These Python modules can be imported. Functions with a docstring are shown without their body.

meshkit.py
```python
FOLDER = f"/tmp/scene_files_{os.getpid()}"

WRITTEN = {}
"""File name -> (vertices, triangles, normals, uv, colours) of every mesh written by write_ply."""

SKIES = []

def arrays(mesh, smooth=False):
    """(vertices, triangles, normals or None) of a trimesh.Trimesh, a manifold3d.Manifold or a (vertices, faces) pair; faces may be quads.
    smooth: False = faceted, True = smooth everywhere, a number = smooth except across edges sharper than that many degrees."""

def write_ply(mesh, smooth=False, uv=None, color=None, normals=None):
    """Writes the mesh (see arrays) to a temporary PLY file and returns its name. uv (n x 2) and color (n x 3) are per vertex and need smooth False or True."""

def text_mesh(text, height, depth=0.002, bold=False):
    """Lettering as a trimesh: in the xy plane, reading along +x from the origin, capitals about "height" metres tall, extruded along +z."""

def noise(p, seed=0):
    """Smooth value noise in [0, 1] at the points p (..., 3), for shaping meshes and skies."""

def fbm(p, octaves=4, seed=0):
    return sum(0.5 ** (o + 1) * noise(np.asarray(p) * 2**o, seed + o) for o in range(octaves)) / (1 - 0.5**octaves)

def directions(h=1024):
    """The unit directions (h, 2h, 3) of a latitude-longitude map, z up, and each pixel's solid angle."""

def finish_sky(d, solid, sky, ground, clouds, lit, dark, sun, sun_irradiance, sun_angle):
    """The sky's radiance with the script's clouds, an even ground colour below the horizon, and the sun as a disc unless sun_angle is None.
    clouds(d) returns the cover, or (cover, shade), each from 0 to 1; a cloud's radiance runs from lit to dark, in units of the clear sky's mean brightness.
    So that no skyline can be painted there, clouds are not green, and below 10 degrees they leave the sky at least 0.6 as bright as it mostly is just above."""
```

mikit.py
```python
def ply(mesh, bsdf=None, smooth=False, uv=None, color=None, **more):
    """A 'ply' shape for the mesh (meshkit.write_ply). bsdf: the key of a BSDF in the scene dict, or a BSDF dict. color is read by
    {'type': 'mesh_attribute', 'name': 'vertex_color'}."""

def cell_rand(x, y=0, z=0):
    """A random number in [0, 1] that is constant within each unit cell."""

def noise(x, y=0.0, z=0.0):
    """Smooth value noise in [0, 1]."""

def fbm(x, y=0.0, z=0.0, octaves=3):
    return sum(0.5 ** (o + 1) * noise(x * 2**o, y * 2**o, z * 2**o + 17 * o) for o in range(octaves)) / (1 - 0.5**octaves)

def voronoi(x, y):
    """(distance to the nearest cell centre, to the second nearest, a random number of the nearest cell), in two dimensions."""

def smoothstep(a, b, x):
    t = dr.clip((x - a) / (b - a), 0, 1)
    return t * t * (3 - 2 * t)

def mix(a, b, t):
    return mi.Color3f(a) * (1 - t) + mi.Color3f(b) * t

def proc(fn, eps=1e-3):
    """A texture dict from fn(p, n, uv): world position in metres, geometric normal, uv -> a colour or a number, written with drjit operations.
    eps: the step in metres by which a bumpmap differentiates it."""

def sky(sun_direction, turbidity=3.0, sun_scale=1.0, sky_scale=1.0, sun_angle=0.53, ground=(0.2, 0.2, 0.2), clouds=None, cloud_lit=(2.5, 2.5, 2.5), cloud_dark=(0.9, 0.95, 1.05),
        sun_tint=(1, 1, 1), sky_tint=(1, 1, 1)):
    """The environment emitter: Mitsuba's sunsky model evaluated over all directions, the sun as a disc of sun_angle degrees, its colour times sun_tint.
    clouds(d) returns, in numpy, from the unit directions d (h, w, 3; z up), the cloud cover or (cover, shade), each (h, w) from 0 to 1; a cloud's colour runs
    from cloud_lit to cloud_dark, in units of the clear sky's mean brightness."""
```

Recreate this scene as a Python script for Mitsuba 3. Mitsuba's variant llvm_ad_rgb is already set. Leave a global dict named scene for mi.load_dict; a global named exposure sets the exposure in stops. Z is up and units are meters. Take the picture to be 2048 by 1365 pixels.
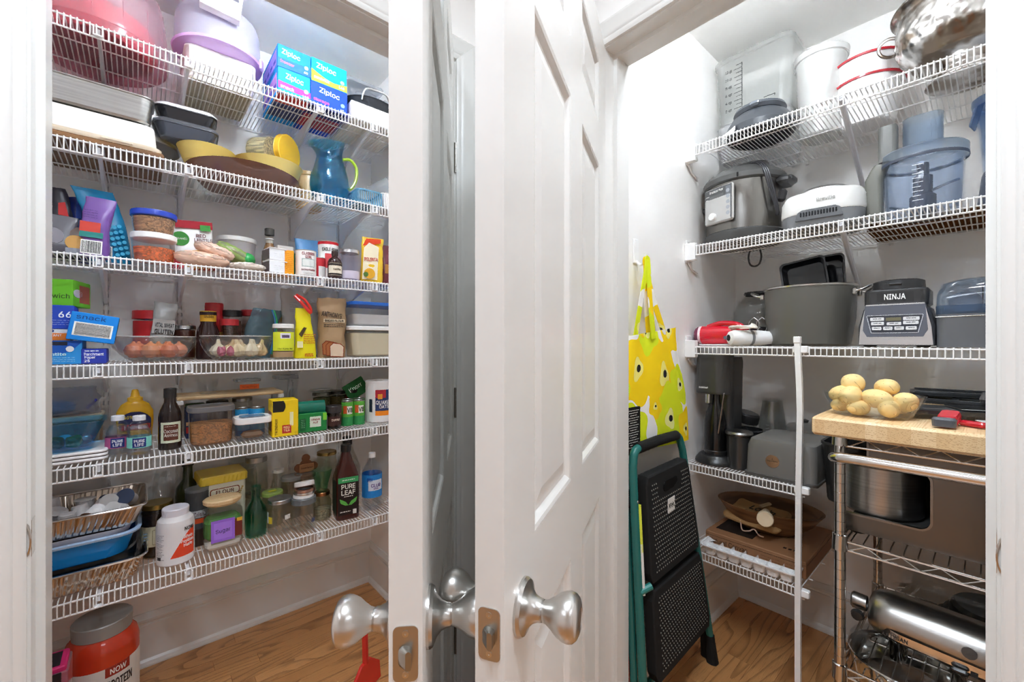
import math, random
import numpy as np, trimesh, mitsuba as mi, mikit, meshkit, drjit as dr
from shapely.geometry import Polygon, Point, box as sbox
from mikit import proc, noise, fbm, smoothstep, mix

scene, labels = {}, {}
# ---------------------------------------------------------------- camera, light, exposure
# world: x runs along the wall of the food closet, y along the wall of the appliance closet, z up; the eye stands above the origin
EYE = (0.0, 0.0, 1.2)
scene['camera'] = {'type': 'perspective', 'fov': 2 * math.degrees(math.atan(1024 / 848)), 'fov_axis': 'x', 'near_clip': 0.01, 'far_clip': 60.0,
                   'principal_point_offset_y': -2.5 / 1365,
                   'to_world': mi.ScalarTransform4f().look_at(origin=list(EYE), target=[0.66197, 0.74953, 1.2], up=[0, 0, 1])}
exposure = 0.92
CLOSET_LAMP = (40.0, 44.0, 48.0)       # radiance of the two round closet lamps
ROOM_LAMP = (3.6, 4.1, 4.7)             # radiance of the kitchen's ceiling panels
DOWNLIGHT = (92, 104, 117)          # radiance of the recessed lamps

# ---------------------------------------------------------------- helpers
def C(h):
    h = h.lstrip('#'); c = np.array([int(h[i:i + 2], 16) for i in (0, 2, 4)]) / 255
    return np.where(c < .04045, c / 12.92, ((c + .055) / 1.055) ** 2.4)

def pack(h):
    # every part has one plain colour, kept in its (constant) uv: red and green in u, blue in v
    h = h.lstrip('#'); r, g, b = (int(h[i:i + 2], 16) for i in (0, 2, 4)); return (r * 256.0 + g, b / 255.0)
def part_colour(p, n, uv):
    i = dr.floor(uv.x + .5); r = dr.floor(i / 256); c = mi.Color3f(r / 255, (i - 256 * r) / 255, uv.y)
    return dr.select(c < .04045, c / 12.92, ((c + .055) / 1.055) ** 2.4)
def tr(x=0, y=0, z=0): m = np.eye(4); m[:3, 3] = (x, y, z); return m
def rot(axis, deg):
    return trimesh.transformations.rotation_matrix(math.radians(deg), {'x': [1, 0, 0], 'y': [0, 1, 0], 'z': [0, 0, 1]}.get(axis, axis))
def xf(m, M):
    v, f = m; return np.asarray(v, float) @ M[:3, :3].T + M[:3, 3], f
def cat(*ms):
    vs, fs, k = [], [], 0
    for v, f in ms:
        vs.append(np.asarray(v, float)); fs.append(np.asarray(f, int) + k); k += len(v)
    return np.vstack(vs), np.vstack(fs)
def tm(m): return np.array(m.vertices), np.array(m.faces)

def numbered(k):
    if k not in scene and k not in labels and k not in KEYS: KEYS.add(k); return k
    i = 1
    while f'{k}_{i:03d}' in KEYS: i += 1
    KEYS.add(f'{k}_{i:03d}'); return f'{k}_{i:03d}'
KEYS = set()

def put(key, mesh, mat, col=None, M=None, smooth=30, uv=None, emit=None):
    v, f, n = meshkit.arrays(mesh, smooth)
    if len(v) == 0: return key
    if col is not None: uv = np.tile(pack(col), (len(v), 1))
    d = {'type': 'ply', 'filename': meshkit.write_ply((v, f), False, uv, normals=n), 'face_normals': n is None, 'bsdf': {'type': 'ref', 'id': mat}}
    if M is not None: d['to_world'] = mi.ScalarTransform4f(M)
    if emit is not None: d['emitter'] = {'type': 'area', 'radiance': {'type': 'rgb', 'value': list(emit)}}
    scene[key] = d
    return key

class Thing:
    """One top-level object; its parts are entries name__part."""
    def __init__(s, name, label=None, cat=None, loc=(0, 0, 0), rz=0, rx=0, ry=0, group=None, kind=None):
        s.key = numbered(name); s.M = tr(*loc) @ rot('z', rz) @ rot('x', rx) @ rot('y', ry)
        L = {}
        if label: L['label'] = label
        if cat: L['category'] = cat
        if group: L['group'] = group
        if kind: L['kind'] = kind
        labels[s.key] = L
    def part(s, name, mesh, mat, col=None, parent=None, smooth=30, uv=None, label=None, emit=None, kind=None, M=None):
        k = numbered((parent or s.key) + '__' + name)
        put(k, mesh, mat, col, s.M if M is None else s.M @ M, smooth, uv, emit)
        if label or kind: labels[k] = {a: b for a, b in (('label', label), ('kind', kind)) if b}
        return k
    def whole(s, mesh, mat, col=None, smooth=30, uv=None, emit=None):
        put(s.key, mesh, mat, col, s.M, smooth, uv, emit); return s
    # flat print on the front (facing local -y) at depth y
    def panel(s, x, z, w, h, col, y, parent=None, name='print', mat='paper', r=0.0):
        g = sbox(x - w / 2, z - h / 2, x + w / 2, z + h / 2)
        if r: g = g.buffer(-r).buffer(r, quad_segs=4)
        return s.poly(g, col, y, parent, name, mat)
    def poly(s, g, col, y, parent=None, name='print', mat='paper', th=.0005):
        m = trimesh.util.concatenate([trimesh.creation.extrude_polygon(q, th, engine='earcut') for q in getattr(g, 'geoms', [g])])
        return s.part(name, xf(tm(m), tr(0, y, 0) @ rot('x', 90)), mat, col, parent, smooth=False)
    def text(s, t, x, z, h, col, y, w=None, parent=None, bold=True, tilt=0, mat='paper', th=.0004, side=None, name='lettering'):
        m = tm(meshkit.text_mesh(t, h, th, bold)); v = m[0]
        v[:, 0] -= (v[:, 0].min() + v[:, 0].max()) / 2
        if w: v[:, 0] *= w / (np.ptp(v[:, 0]) + 1e-9)
        v[:, 1] -= h / 2
        M = tr(x, y, z) @ rot('x', 90) @ rot('z', tilt)
        if side is not None: M = rot('z', side) @ M
        return s.part(name, xf((v, m[1]), M), mat, col, parent, smooth=False)
    # print on a cylinder of radius r about the local z axis; a = angle of the centre (0 = front), degrees
    def wtext(s, t, r, a, z, h, col, w=None, parent=None, bold=True, ell=1.0, vert=False, name='lettering'):
        m = tm(meshkit.text_mesh(t, h, .0005, bold)); v = m[0]
        v[:, 0] -= (v[:, 0].min() + v[:, 0].max()) / 2
        if w: v[:, 0] *= w / (np.ptp(v[:, 0]) + 1e-9)
        v[:, 1] -= h / 2
        if vert: v = v @ rot('z', 90)[:3, :3].T
        ang = v[:, 0] / r + math.radians(a); rr_ = r + .0006 + v[:, 2]
        return s.part(name, (np.stack([rr_ * np.sin(ang), -rr_ * np.cos(ang) * ell, z + v[:, 1]], 1), m[1]), 'paper', col, parent, smooth=False)
    def wrap(s, r, z0, z1, col, a0=-180, a1=180, parent=None, mat='paper', name='paper_label', r1=None, ell=1.0):
        n = max(3, int((a1 - a0) / 8)); a = np.radians(np.linspace(a0, a1, n + 1)); r1 = r if r1 is None else r1
        v = np.vstack([np.stack([q * np.sin(a), -q * np.cos(a) * ell, 0 * a + z], 1) for q, z in ((r, z0), (r1, z1))])
        i = np.arange(n); f = np.vstack([np.stack([i, i + 1, i + n + 2], 1), np.stack([i, i + n + 2, i + n + 1], 1)])
        return s.part(name, (v, f), mat, col, parent, smooth=True)

def lathe(prof, n=36, ell=1.0):
    prof = [(max(r, 0), z) for r, z in prof]; a = np.arange(n) * 2 * math.pi / n
    v, idx = [], []
    for r, z in prof:
        if r < 1e-7: idx.append([len(v)] * n); v.append((0, 0, z))
        else: idx.append(list(range(len(v), len(v) + n))); v += [(r * math.sin(t), -r * math.cos(t) * ell, z) for t in a]
    f = []
    for p, q in zip(idx[:-1], idx[1:]):
        for i in range(n):
            j = (i + 1) % n
            if p[i] != p[j]: f.append((p[i], p[j], q[j]))
            if q[i] != q[j]: f.append((p[i], q[j], q[i]))
    return np.array(v, float), np.array(f, int)

def loft(rings, cap0=True, cap1=True):
    n = len(rings[0]); v = list(np.vstack(rings)); f = []
    for k in range(len(rings) - 1):
        for i in range(n):
            j = (i + 1) % n; a, b, c, d = k * n + i, k * n + j, (k + 1) * n + j, (k + 1) * n + i
            f += [(a, b, c), (a, c, d)]
    for on, k, flip in ((cap0, 0, True), (cap1, len(rings) - 1, False)):
        if on:
            c = len(v); v.append(np.mean(rings[k], 0))
            f += [((c, k * n + (i + 1) % n, k * n + i) if flip else (c, k * n + i, k * n + (i + 1) % n)) for i in range(n)]
    return np.array(v, float), np.array(f, int)

def rr(w, d, r, z, n=4, cx=0, cy=0):
    r = min(r, w / 2 - 1e-5, d / 2 - 1e-5); p = []
    for sx, sy, a0 in ((1, -1, -90), (1, 1, 0), (-1, 1, 90), (-1, -1, 180)):
        for a in np.radians(np.linspace(a0, a0 + 90, n + 1)):
            p.append((cx + sx * (w / 2 - r) + r * math.cos(a), cy + sy * (d / 2 - r) + r * math.sin(a), z))
    return np.array(p)

def rbox(w, d, h, r=.003, c=None, n=2, z0=0.0):
    c = min(r if c is None else c, h / 2.1, w / 2.1, d / 2.1)
    return loft([rr(w - 2 * c, d - 2 * c, r, z0, n), rr(w, d, r + c, z0 + c, n), rr(w, d, r + c, z0 + h - c, n), rr(w - 2 * c, d - 2 * c, r, z0 + h, n)])
def bx(x0, x1, y0, y1, z0, z1):
    v = np.array([[x, y, z] for x in (x0, x1) for y in (y0, y1) for z in (z0, z1)], float)
    return v, np.array([[0, 1, 3], [0, 3, 2], [4, 6, 7], [4, 7, 5], [0, 4, 5], [0, 5, 1], [2, 3, 7], [2, 7, 6], [0, 2, 6], [0, 6, 4], [1, 5, 7], [1, 7, 3]])
def tub(prof, n=4, r=.03, cap1=False, cap0=True):
    """Rounded-rectangle vessel: prof = [(w, d, z), ...]."""
    return loft([rr(w, d, r, z, n) for w, d, z in prof], cap0, cap1)

def tube(path, r, n=8, closed=False, cap=True):
    P = np.asarray(path, float); m = len(P); R = np.broadcast_to(np.asarray(r, float), (m,))
    T = np.gradient(P, axis=0) if not closed else np.roll(P, -1, 0) - np.roll(P, 1, 0)
    T /= np.linalg.norm(T, axis=1, keepdims=True) + 1e-12
    u = np.cross(T[0], [0, 0, 1.0] if abs(T[0][2]) < .9 else [1.0, 0, 0]); rings = []
    a = np.arange(n) * 2 * math.pi / n
    for k in range(m):
        u = u - T[k] * (u @ T[k]); u /= np.linalg.norm(u) + 1e-12; w = np.cross(T[k], u)
        rings.append(P[k] + R[k] * (np.cos(a)[:, None] * u + np.sin(a)[:, None] * w))
    if closed:
        rings.append(rings[0]); return loft(rings, False, False)
    return loft(rings, cap, cap)
def arc(pts, k=6):
    """A smooth path through the points (Catmull-Rom)."""
    P = np.asarray(pts, float); P = np.vstack([2 * P[0] - P[1], P, 2 * P[-1] - P[-2]]); out = []
    for i in range(1, len(P) - 2):
        for t in np.linspace(0, 1, k, endpoint=False):
            a, b, c, d = P[i - 1:i + 3]
            out.append(.5 * (2 * b + (c - a) * t + (2 * a - 5 * b + 4 * c - d) * t * t + (3 * b - a - 3 * c + d) * t ** 3))
    return np.vstack(out + [P[-2]])
def prism(g, th, plane='xz', y0=0.0):
    """A shapely outline extruded: in the xz plane (towards +y from y0) or in xy (up from y0)."""
    m = trimesh.util.concatenate([trimesh.creation.extrude_polygon(q, th, engine='earcut') for q in getattr(g, 'geoms', [g])])
    m = tm(m)
    return xf(m, tr(0, y0 + th, 0) @ rot('x', 90)) if plane == 'xz' else xf(m, tr(0, 0, y0))
def ring(w, t, z, ex=2.5, n=28, cx=0, cy=0):
    a = np.arange(n) * 2 * math.pi / n; c, s = np.cos(a), np.sin(a)
    return np.stack([cx + w / 2 * np.sign(c) * np.abs(c) ** (2 / ex), cy + t / 2 * np.sign(s) * np.abs(s) ** (2 / ex), 0 * a + z], 1)
def crumple(m, amp, scale=30, seed=0):
    v, f = m; v = np.array(v, float)
    q = np.stack([meshkit.noise(v * scale + k * 7.3, seed + k) - .5 for k in range(3)], -1)
    return v + 2 * amp * q, f
def bag(w, h, t, top=.15, lean=0.0, seed=0, amp=.004, ex=2.6, twist=1.0, n=11, bottom=.8):
    """A standing pouch: full at the bottom, flat along the top seam."""
    R = []
    for i in range(n + 1):
        q = i / n
        tt = t * (bottom + (1 - bottom) * min(1, q / .15)) * (1 - (max(0, q - .35) / .65) ** 1.4 * (1 - top))
        R.append(ring(w * (1 - .04 * math.sin(3 * q)) * (1 + (twist - 1) * q), tt, h * q, ex, cx=lean * q * q))
    return crumple(loft(R), amp, 38, seed)
def ellipsoid(a, b, c, n=3, amp=0.0, seed=0, scale=30):
    m = trimesh.creation.icosphere(subdivisions=n); v = m.vertices * np.array([a, b, c])
    return crumple((np.array(v), np.array(m.faces)), amp, scale, seed)
def disc(r, n=32, z=0.0): return lathe([(r, z), (0, z)], n)

# ---------------------------------------------------------------- materials
VC = proc(part_colour)
def prin(**k): return {'type': 'twosided', 'b': {'type': 'principled', 'base_color': VC, **k}}
scene['paper'] = prin(roughness=.55, specular=.3)
scene['matte'] = prin(roughness=.8, specular=.2)
scene['plastic'] = prin(roughness=.32, specular=.5)
scene['gloss'] = prin(roughness=.1, specular=.6)
scene['steel'] = prin(metallic=1.0, roughness=.28, specular=.5)
scene['chrome'] = prin(metallic=1.0, roughness=.09, specular=.5)
scene['clear'] = {'type': 'thindielectric', 'int_ior': 1.48, 'specular_transmittance': VC}
scene['milky'] = {'type': 'blendbsdf', 'weight': .45, 'a': {'type': 'thindielectric', 'int_ior': 1.45, 'specular_transmittance': VC}, 'b': prin(roughness=.35)}
scene['frost'] = {'type': 'blendbsdf', 'weight': .16, 'a': {'type': 'thindielectric', 'int_ior': 1.45, 'specular_transmittance': VC}, 'b': prin(roughness=.25)}
scene['paint'] = {'type': 'bumpmap', 't': proc(lambda p, n, uv: fbm(p.x * 420, p.y * 420, p.z * 420, 2)), 'scale': .00018, 'b': prin(roughness=.5, specular=.35)}
scene['enamel'] = {'type': 'bumpmap', 't': proc(lambda p, n, uv: fbm(p.x * 900, p.y * 900, p.z * 180, 2)), 'scale': .00012, 'b': prin(roughness=.3, specular=.45)}

def oak(p, n, uv):
    i = uv.x
    w = fbm(p.x * 1.1 + i * 91, p.y * 7 + i * 13, i * 57, 3)
    g = w * 13; g = g - dr.floor(g)
    line = smoothstep(.62, .95, g) * (.55 + .45 * noise(p.x * 9, p.y * 60, i * 31))
    pore = smoothstep(.62, .8, noise(p.x * 24 + i * 7, p.y * 900, i * 11))
    base = mix((.56, .27, .10), (.42, .185, .062), noise(i * 173.3, 3.1))
    base = mix(base, (.64, .34, .14), .35 * fbm(p.x * 2.2 + i * 5, p.y * 30, i, 2))
    return mix(base, (.17, .06, .02), dr.clip(.62 * line + .25 * pore, 0, 1))
scene['oak'] = {'type': 'twosided', 'b': {'type': 'principled', 'base_color': proc(oak), 'roughness': .24, 'specular': .45}}
def bamboo(p, n, uv):
    k = dr.floor(p.y / .021); e = mikit.cell_rand(k, dr.floor(p.x / .32 + 7.7 * mikit.cell_rand(k, 5)))
    base = mix((.70, .47, .24), (.82, .60, .35), e)
    return mix(base, (.52, .30, .13), .55 * smoothstep(.5, .85, noise(p.x * 14 + k * 3, p.y * 420, p.z * 420)))
scene['bamboo'] = {'type': 'twosided', 'b': {'type': 'principled', 'base_color': proc(bamboo), 'roughness': .4, 'specular': .4}}
def darkwood(p, n, uv):
    g = fbm(p.x * 9, p.y * 9, p.z * 40, 3)
    return mix((.10, .045, .018), (.24, .115, .045), smoothstep(.3, .75, g))
scene['darkwood'] = {'type': 'twosided', 'b': {'type': 'principled', 'base_color': proc(darkwood), 'roughness': .38, 'specular': .4}}
def brushed(p, n, uv):
    return mix((.36, .35, .34), (.54, .53, .51), fbm(p.x * 6, p.y * 6, p.z * 260, 2))
scene['brushed'] = {'type': 'twosided', 'b': {'type': 'principled', 'base_color': proc(brushed), 'metallic': 1.0, 'roughness': .3}}
def kernel_tint(p, n, uv): return part_colour(p, n, uv) * (.45 + .75 * mikit.voronoi(p.x * 240 + p.y * 170, p.z * 260)[2])
scene['kernels'] = {'type': 'twosided', 'b': {'type': 'bumpmap', 't': proc(lambda p, n, uv: 1 - mikit.voronoi(p.x * 240 + p.y * 170, p.z * 260)[0]), 'scale': .0016, 'b': {'type': 'principled', 'base_color': proc(kernel_tint), 'roughness': .6}}}

# ---------------------------------------------------------------- the setting
WALL, TRIM = '#eeece9', '#d9d8d4'
YA, XB = 1.052, .99            # front faces of the two closet walls
TK = .115                       # wall thickness
YL, XL0, XL1 = 2.09, -.34, .89  # food closet: back wall, side walls
XR, YR1, YR0 = 2.15, .815, -.32 # appliance closet: back wall, side walls
CEIL = 2.46; HEAD = 2.03
JL0, JL1 = -.132, .700          # jamb faces of the food closet
JR0, JR1 = -.005, .723          # jamb faces of the appliance closet

def struct(name, mesh, mat, col, **k):
    key = numbered(name); labels[key] = {'kind': 'structure', **{a: b for a, b in k.items() if a in ('label', 'category')}}
    put(key, mesh, mat, col, smooth=k.get('smooth', False)); return key
RX0, RY0 = -2.6, -2.6
struct('ceiling', bx(RX0, XR + .1, RY0, YL + .1, CEIL, CEIL + .05), 'paint', '#e9e8e4', label='white painted ceiling above both closets')
# walls facing the kitchen, each with its doorway
struct('wall_food_closet_front', cat(bx(RX0, JL0 - .018, YA, YA + TK, 0, CEIL), bx(JL1 + .018, XB + .0, YA, YA + TK, 0, CEIL), bx(JL0 - .018, JL1 + .018, YA, YA + TK, HEAD + .018, CEIL)), 'paint', WALL, label='white wall around the doorway of the food closet')
struct('wall_appliance_closet_front', cat(bx(XB, XB + TK, JR1 + .018, YA + TK, 0, CEIL), bx(XB, XB + TK, RY0, JR0 - .018, 0, CEIL), bx(XB, XB + TK, JR0 - .018, JR1 + .018, HEAD + .018, CEIL)), 'paint', WALL, label='white wall around the doorway of the appliance closet')
struct('wall_food_closet_back', bx(XL0 - .1, XL1 + .05, YL, YL + .1, 0, CEIL), 'paint', WALL, label='white back wall behind the food shelves')
struct('wall_food_closet_right', bx(XL1, XL1 + .05, YA + TK, YL, 0, CEIL), 'paint', WALL, label='white right wall at the end of the food shelves')
struct('wall_food_closet_left', bx(XL0 - .1, XL0, YA + TK, YL, 0, CEIL), 'paint', WALL)
struct('wall_appliance_closet_back', bx(XR, XR + .1, YR0 - .1, YR1 + .1, 0, CEIL), 'paint', WALL, label='white back wall behind the appliance shelves')
struct('wall_appliance_closet_left', bx(XB + TK, XR, YR1, YR1 + .05, 0, CEIL), 'paint', WALL, label='white left wall with the tote bag and ladder')
struct('wall_appliance_closet_right', bx(XB + TK, XR, YR0 - .1, YR0, 0, CEIL), 'paint', WALL)
struct('wall_kitchen_left', bx(RX0 - .1, RX0, RY0, YA, 0, CEIL), 'paint', WALL)
struct('wall_kitchen_back', bx(RX0, XB, RY0 - .1, RY0, 0, CEIL), 'paint', WALL)
# floor: base and single planks where the photograph shows them
FL = 'floor'; KEYS.add(FL); labels[FL] = {'kind': 'structure', 'label': 'glossy oak plank floor'}
def uvput(key, mesh, mat, u): v, f = mesh; put(key, mesh, mat, None, smooth=False, uv=np.tile([u, .5], (len(v), 1)))
uvput(FL, bx(RX0, XR, RY0, YL, -.03, -.004), 'oak', .37)
rng = random.Random(5)
def planks(x0, x1, y0, y1, pw):
    y = y0
    while y < y1:
        ye, x = min(y + pw, y1), x0 - rng.random() * .6
        while x < x1:
            xe = x + .45 + rng.random() * .7; a, b = max(x, x0), min(xe, x1)
            if b - a > .01: uvput(numbered(FL + '__plank'), bx(a + .0005, b - .0005, y + .0005, ye - .0005, -.006, 0), 'oak', rng.random())
            x = xe
        y = ye
planks(XL0, XL1, YA + .02, YL, .062)
planks(XB + .02, XR, YR0, YR1, .083)

def baseboard(name, p0, p1, nrm, label):
    """Tall baseboard with a stepped cap and a shoe moulding, from p0 to p1, thick along nrm."""
    prof = [(0, 0), (.026, 0), (.026, .006), (.022, .018), (.015, .026), (.015, .150), (.011, .153), (.011, .158), (.017, .163), (.017, .172), (.009, .186), (.006, .192), (0, .192)]
    d = np.array(p1, float) - p0; L = np.linalg.norm(d); d /= L
    a = np.array([[p0[0] + nrm[0] * t, p0[1] + nrm[1] * t, z] for t, z in prof]); b = a + np.array([d[0], d[1], 0]) * L
    struct(name, loft([a, b]), 'enamel', TRIM, label=label)
baseboard('baseboard_food_back', (XL0, YL), (XL1, YL), (0, -1), 'tall white baseboard under the food shelves')
baseboard('baseboard_food_right', (XL1, YL), (XL1, YA + TK), (-1, 0), 'short white baseboard of the food closet side wall')
baseboard('baseboard_appliance_back', (XR, YR1), (XR, YR0), (-1, 0), 'tall white baseboard behind the chrome cart')
baseboard('baseboard_appliance_left', (XR, YR1), (XB + TK, YR1), (0, -1), 'tall white baseboard behind the step ladder')

# door casings: profile (distance from the jamb outwards, proud of the wall)
CAS = [(.004, 0), (.004, .010), (.010, .013), (.018, .013), (.022, .016), (.030, .017), (.046, .020), (.052, .022), (.058, .022), (.060, .018), (.064, .018), (.068, .012), (.070, 0)]
def casing(name, axis, face, j0, j1, label):
    """Mitred casing around a doorway; axis 'x': wall front at y=face (proud towards -y); axis 'y': wall front at x=face (proud towards -x)."""
    def P(s, t, z): return (s, face - t, z) if axis == 'x' else (face - t, s, z)
    th = Thing(name, label, None, kind='structure')
    for nm, sgn, j in (('side_casing', -1, j0), ('side_casing', 1, j1)):
        a = np.array([P(j + sgn * o, t, 0) for o, t in CAS]); b = np.array([P(j + sgn * o, t, HEAD + o) for o, t in CAS])
        th.part(nm, loft([a, b]), 'enamel', TRIM)
    a = np.array([P(j0 - o, t, HEAD + o) for o, t in CAS]); b = np.array([P(j1 + o, t, HEAD + o) for o, t in CAS])
    th.part('head_casing', loft([a, b]), 'enamel', TRIM)
    def Q(s0, s1, t0, t1, z0, z1):
        return bx(s0, s1, face + t0, face + t1, z0, z1) if axis == 'x' else bx(face + t0, face + t1, s0, s1, z0, z1)
    for j, s in ((j0, -1), (j1, 1)):
        th.part('jamb', Q(min(j, j + s * .019), max(j, j + s * .019), -.001, TK + .001, 0, HEAD + .019), 'enamel', TRIM)
        th.part('door_stop', Q(min(j, j - s * .012), max(j, j - s * .012), .040, .078 if s > 0 else TK, 0, HEAD - .012), 'enamel', TRIM)
    th.part('head_jamb', Q(j0, j1, -.001, TK + .001, HEAD, HEAD + .019), 'enamel', TRIM)
    th.part('head_stop', Q(j0, j1, .040, .078, HEAD - .012, HEAD), 'enamel', TRIM)
    return th
tL = casing('trim_1', 'x', YA, JL0, JL1, 'white moulded door frame of the food closet')
tR = casing('trim_2', 'y', XB, JR0, JR1, 'white moulded door frame of the appliance closet')
# strike plates let into the latch-side jambs
def strike(th, z, M):
    k = th.part('strike_plate', xf(bx(-.0015, .0005, 0, .030, z - .030, z + .030), M), 'chrome', '#b8b2aa', label='steel strike plate')
    a = np.radians(np.linspace(-50, 50, 9)); lip = np.array([[-.0005 - .016 * (1 - math.cos(t) ) , -.012 * math.cos(t), z + .027 * math.sin(t) / math.sin(math.radians(50))] for t in a])
    th.part('strike_lip', xf(loft([np.array([[0, 0, p[2]], [0, .004, p[2]], p, p + np.array([.002, 0, 0])])[[0, 1, 3, 2]] for p in lip]), M), 'chrome', '#b8b2aa', parent=k)
strike(tL, .874, tr(JL0, YA + .004, 0))
strike(tR, .874, tr(XB + .004, JR0, 0) @ np.array([[0, 1, 0, 0], [1, 0, 0, 0], [0, 0, 1, 0], [0, 0, 0, 1.0]]))

# ---------------------------------------------------------------- lamps
def lamp(name, x, y, label):
    t = Thing(name, label, 'lamp', (x, y, CEIL))
    t.part('canopy', lathe([(.0, -.001), (.085, -.001), (.09, -.012), (.08, -.022), (.03, -.026), (.024, -.085), (.05, -.10), (0, -.10)], 32), 'plastic', '#f2f2f0')
    a = np.linspace(0, math.pi / 2, 9)
    t.part('globe', lathe([(.068 * math.sin(q), -.165 - .068 * math.cos(q)) for q in np.linspace(0, math.pi * .9, 14)], 32), 'matte', '#ffffff', emit=CLOSET_LAMP, smooth=True)
lamp('ceiling_lamp', .32, 1.29, 'round white closet lamp on the ceiling above the food shelves')
lamp('ceiling_lamp', 1.225, .36, 'round white closet lamp on the ceiling above the appliance shelves')
for i, (x, y) in enumerate(((.35, -1.5), (-1.5, .35))):
    t = Thing('ceiling_panel_light', f'flat white ceiling light of the kitchen, {("nearer to", "farther from")[i]} the closets', 'lamp', (x, y, CEIL), rz=90 * i)
    t.part('frame', loft([rr(1.24, .34, .01, 0), rr(1.24, .34, .01, -.03), rr(1.18, .28, .01, -.03), rr(1.18, .28, .01, -.02)], True, False), 'plastic', '#f2f2f0', smooth=False)
    t.part('diffuser', xf(bx(-.59, .59, -.14, .14, 0, .004), tr(0, 0, -.024)), 'matte', '#ffffff', emit=ROOM_LAMP, smooth=False)
for i, (x, y) in enumerate(((.42, -.02), (-.12, .30), (.03, .03))):
    t = Thing('recessed_light', f'small round kitchen downlight {("in front of the appliance closet", "in front of the food closet", "over the two open doors")[i]}', 'lamp', (x, y, CEIL))
    t.part('trim_ring', lathe([(.10, 0), (.10, -.006), (.075, -.008), (.075, 0)], 32), 'plastic', '#f2f2f0')
    t.part('lens', lathe([(0, -.004), (.074, -.004)], 32), 'matte', '#ffffff', emit=DOWNLIGHT)

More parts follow.
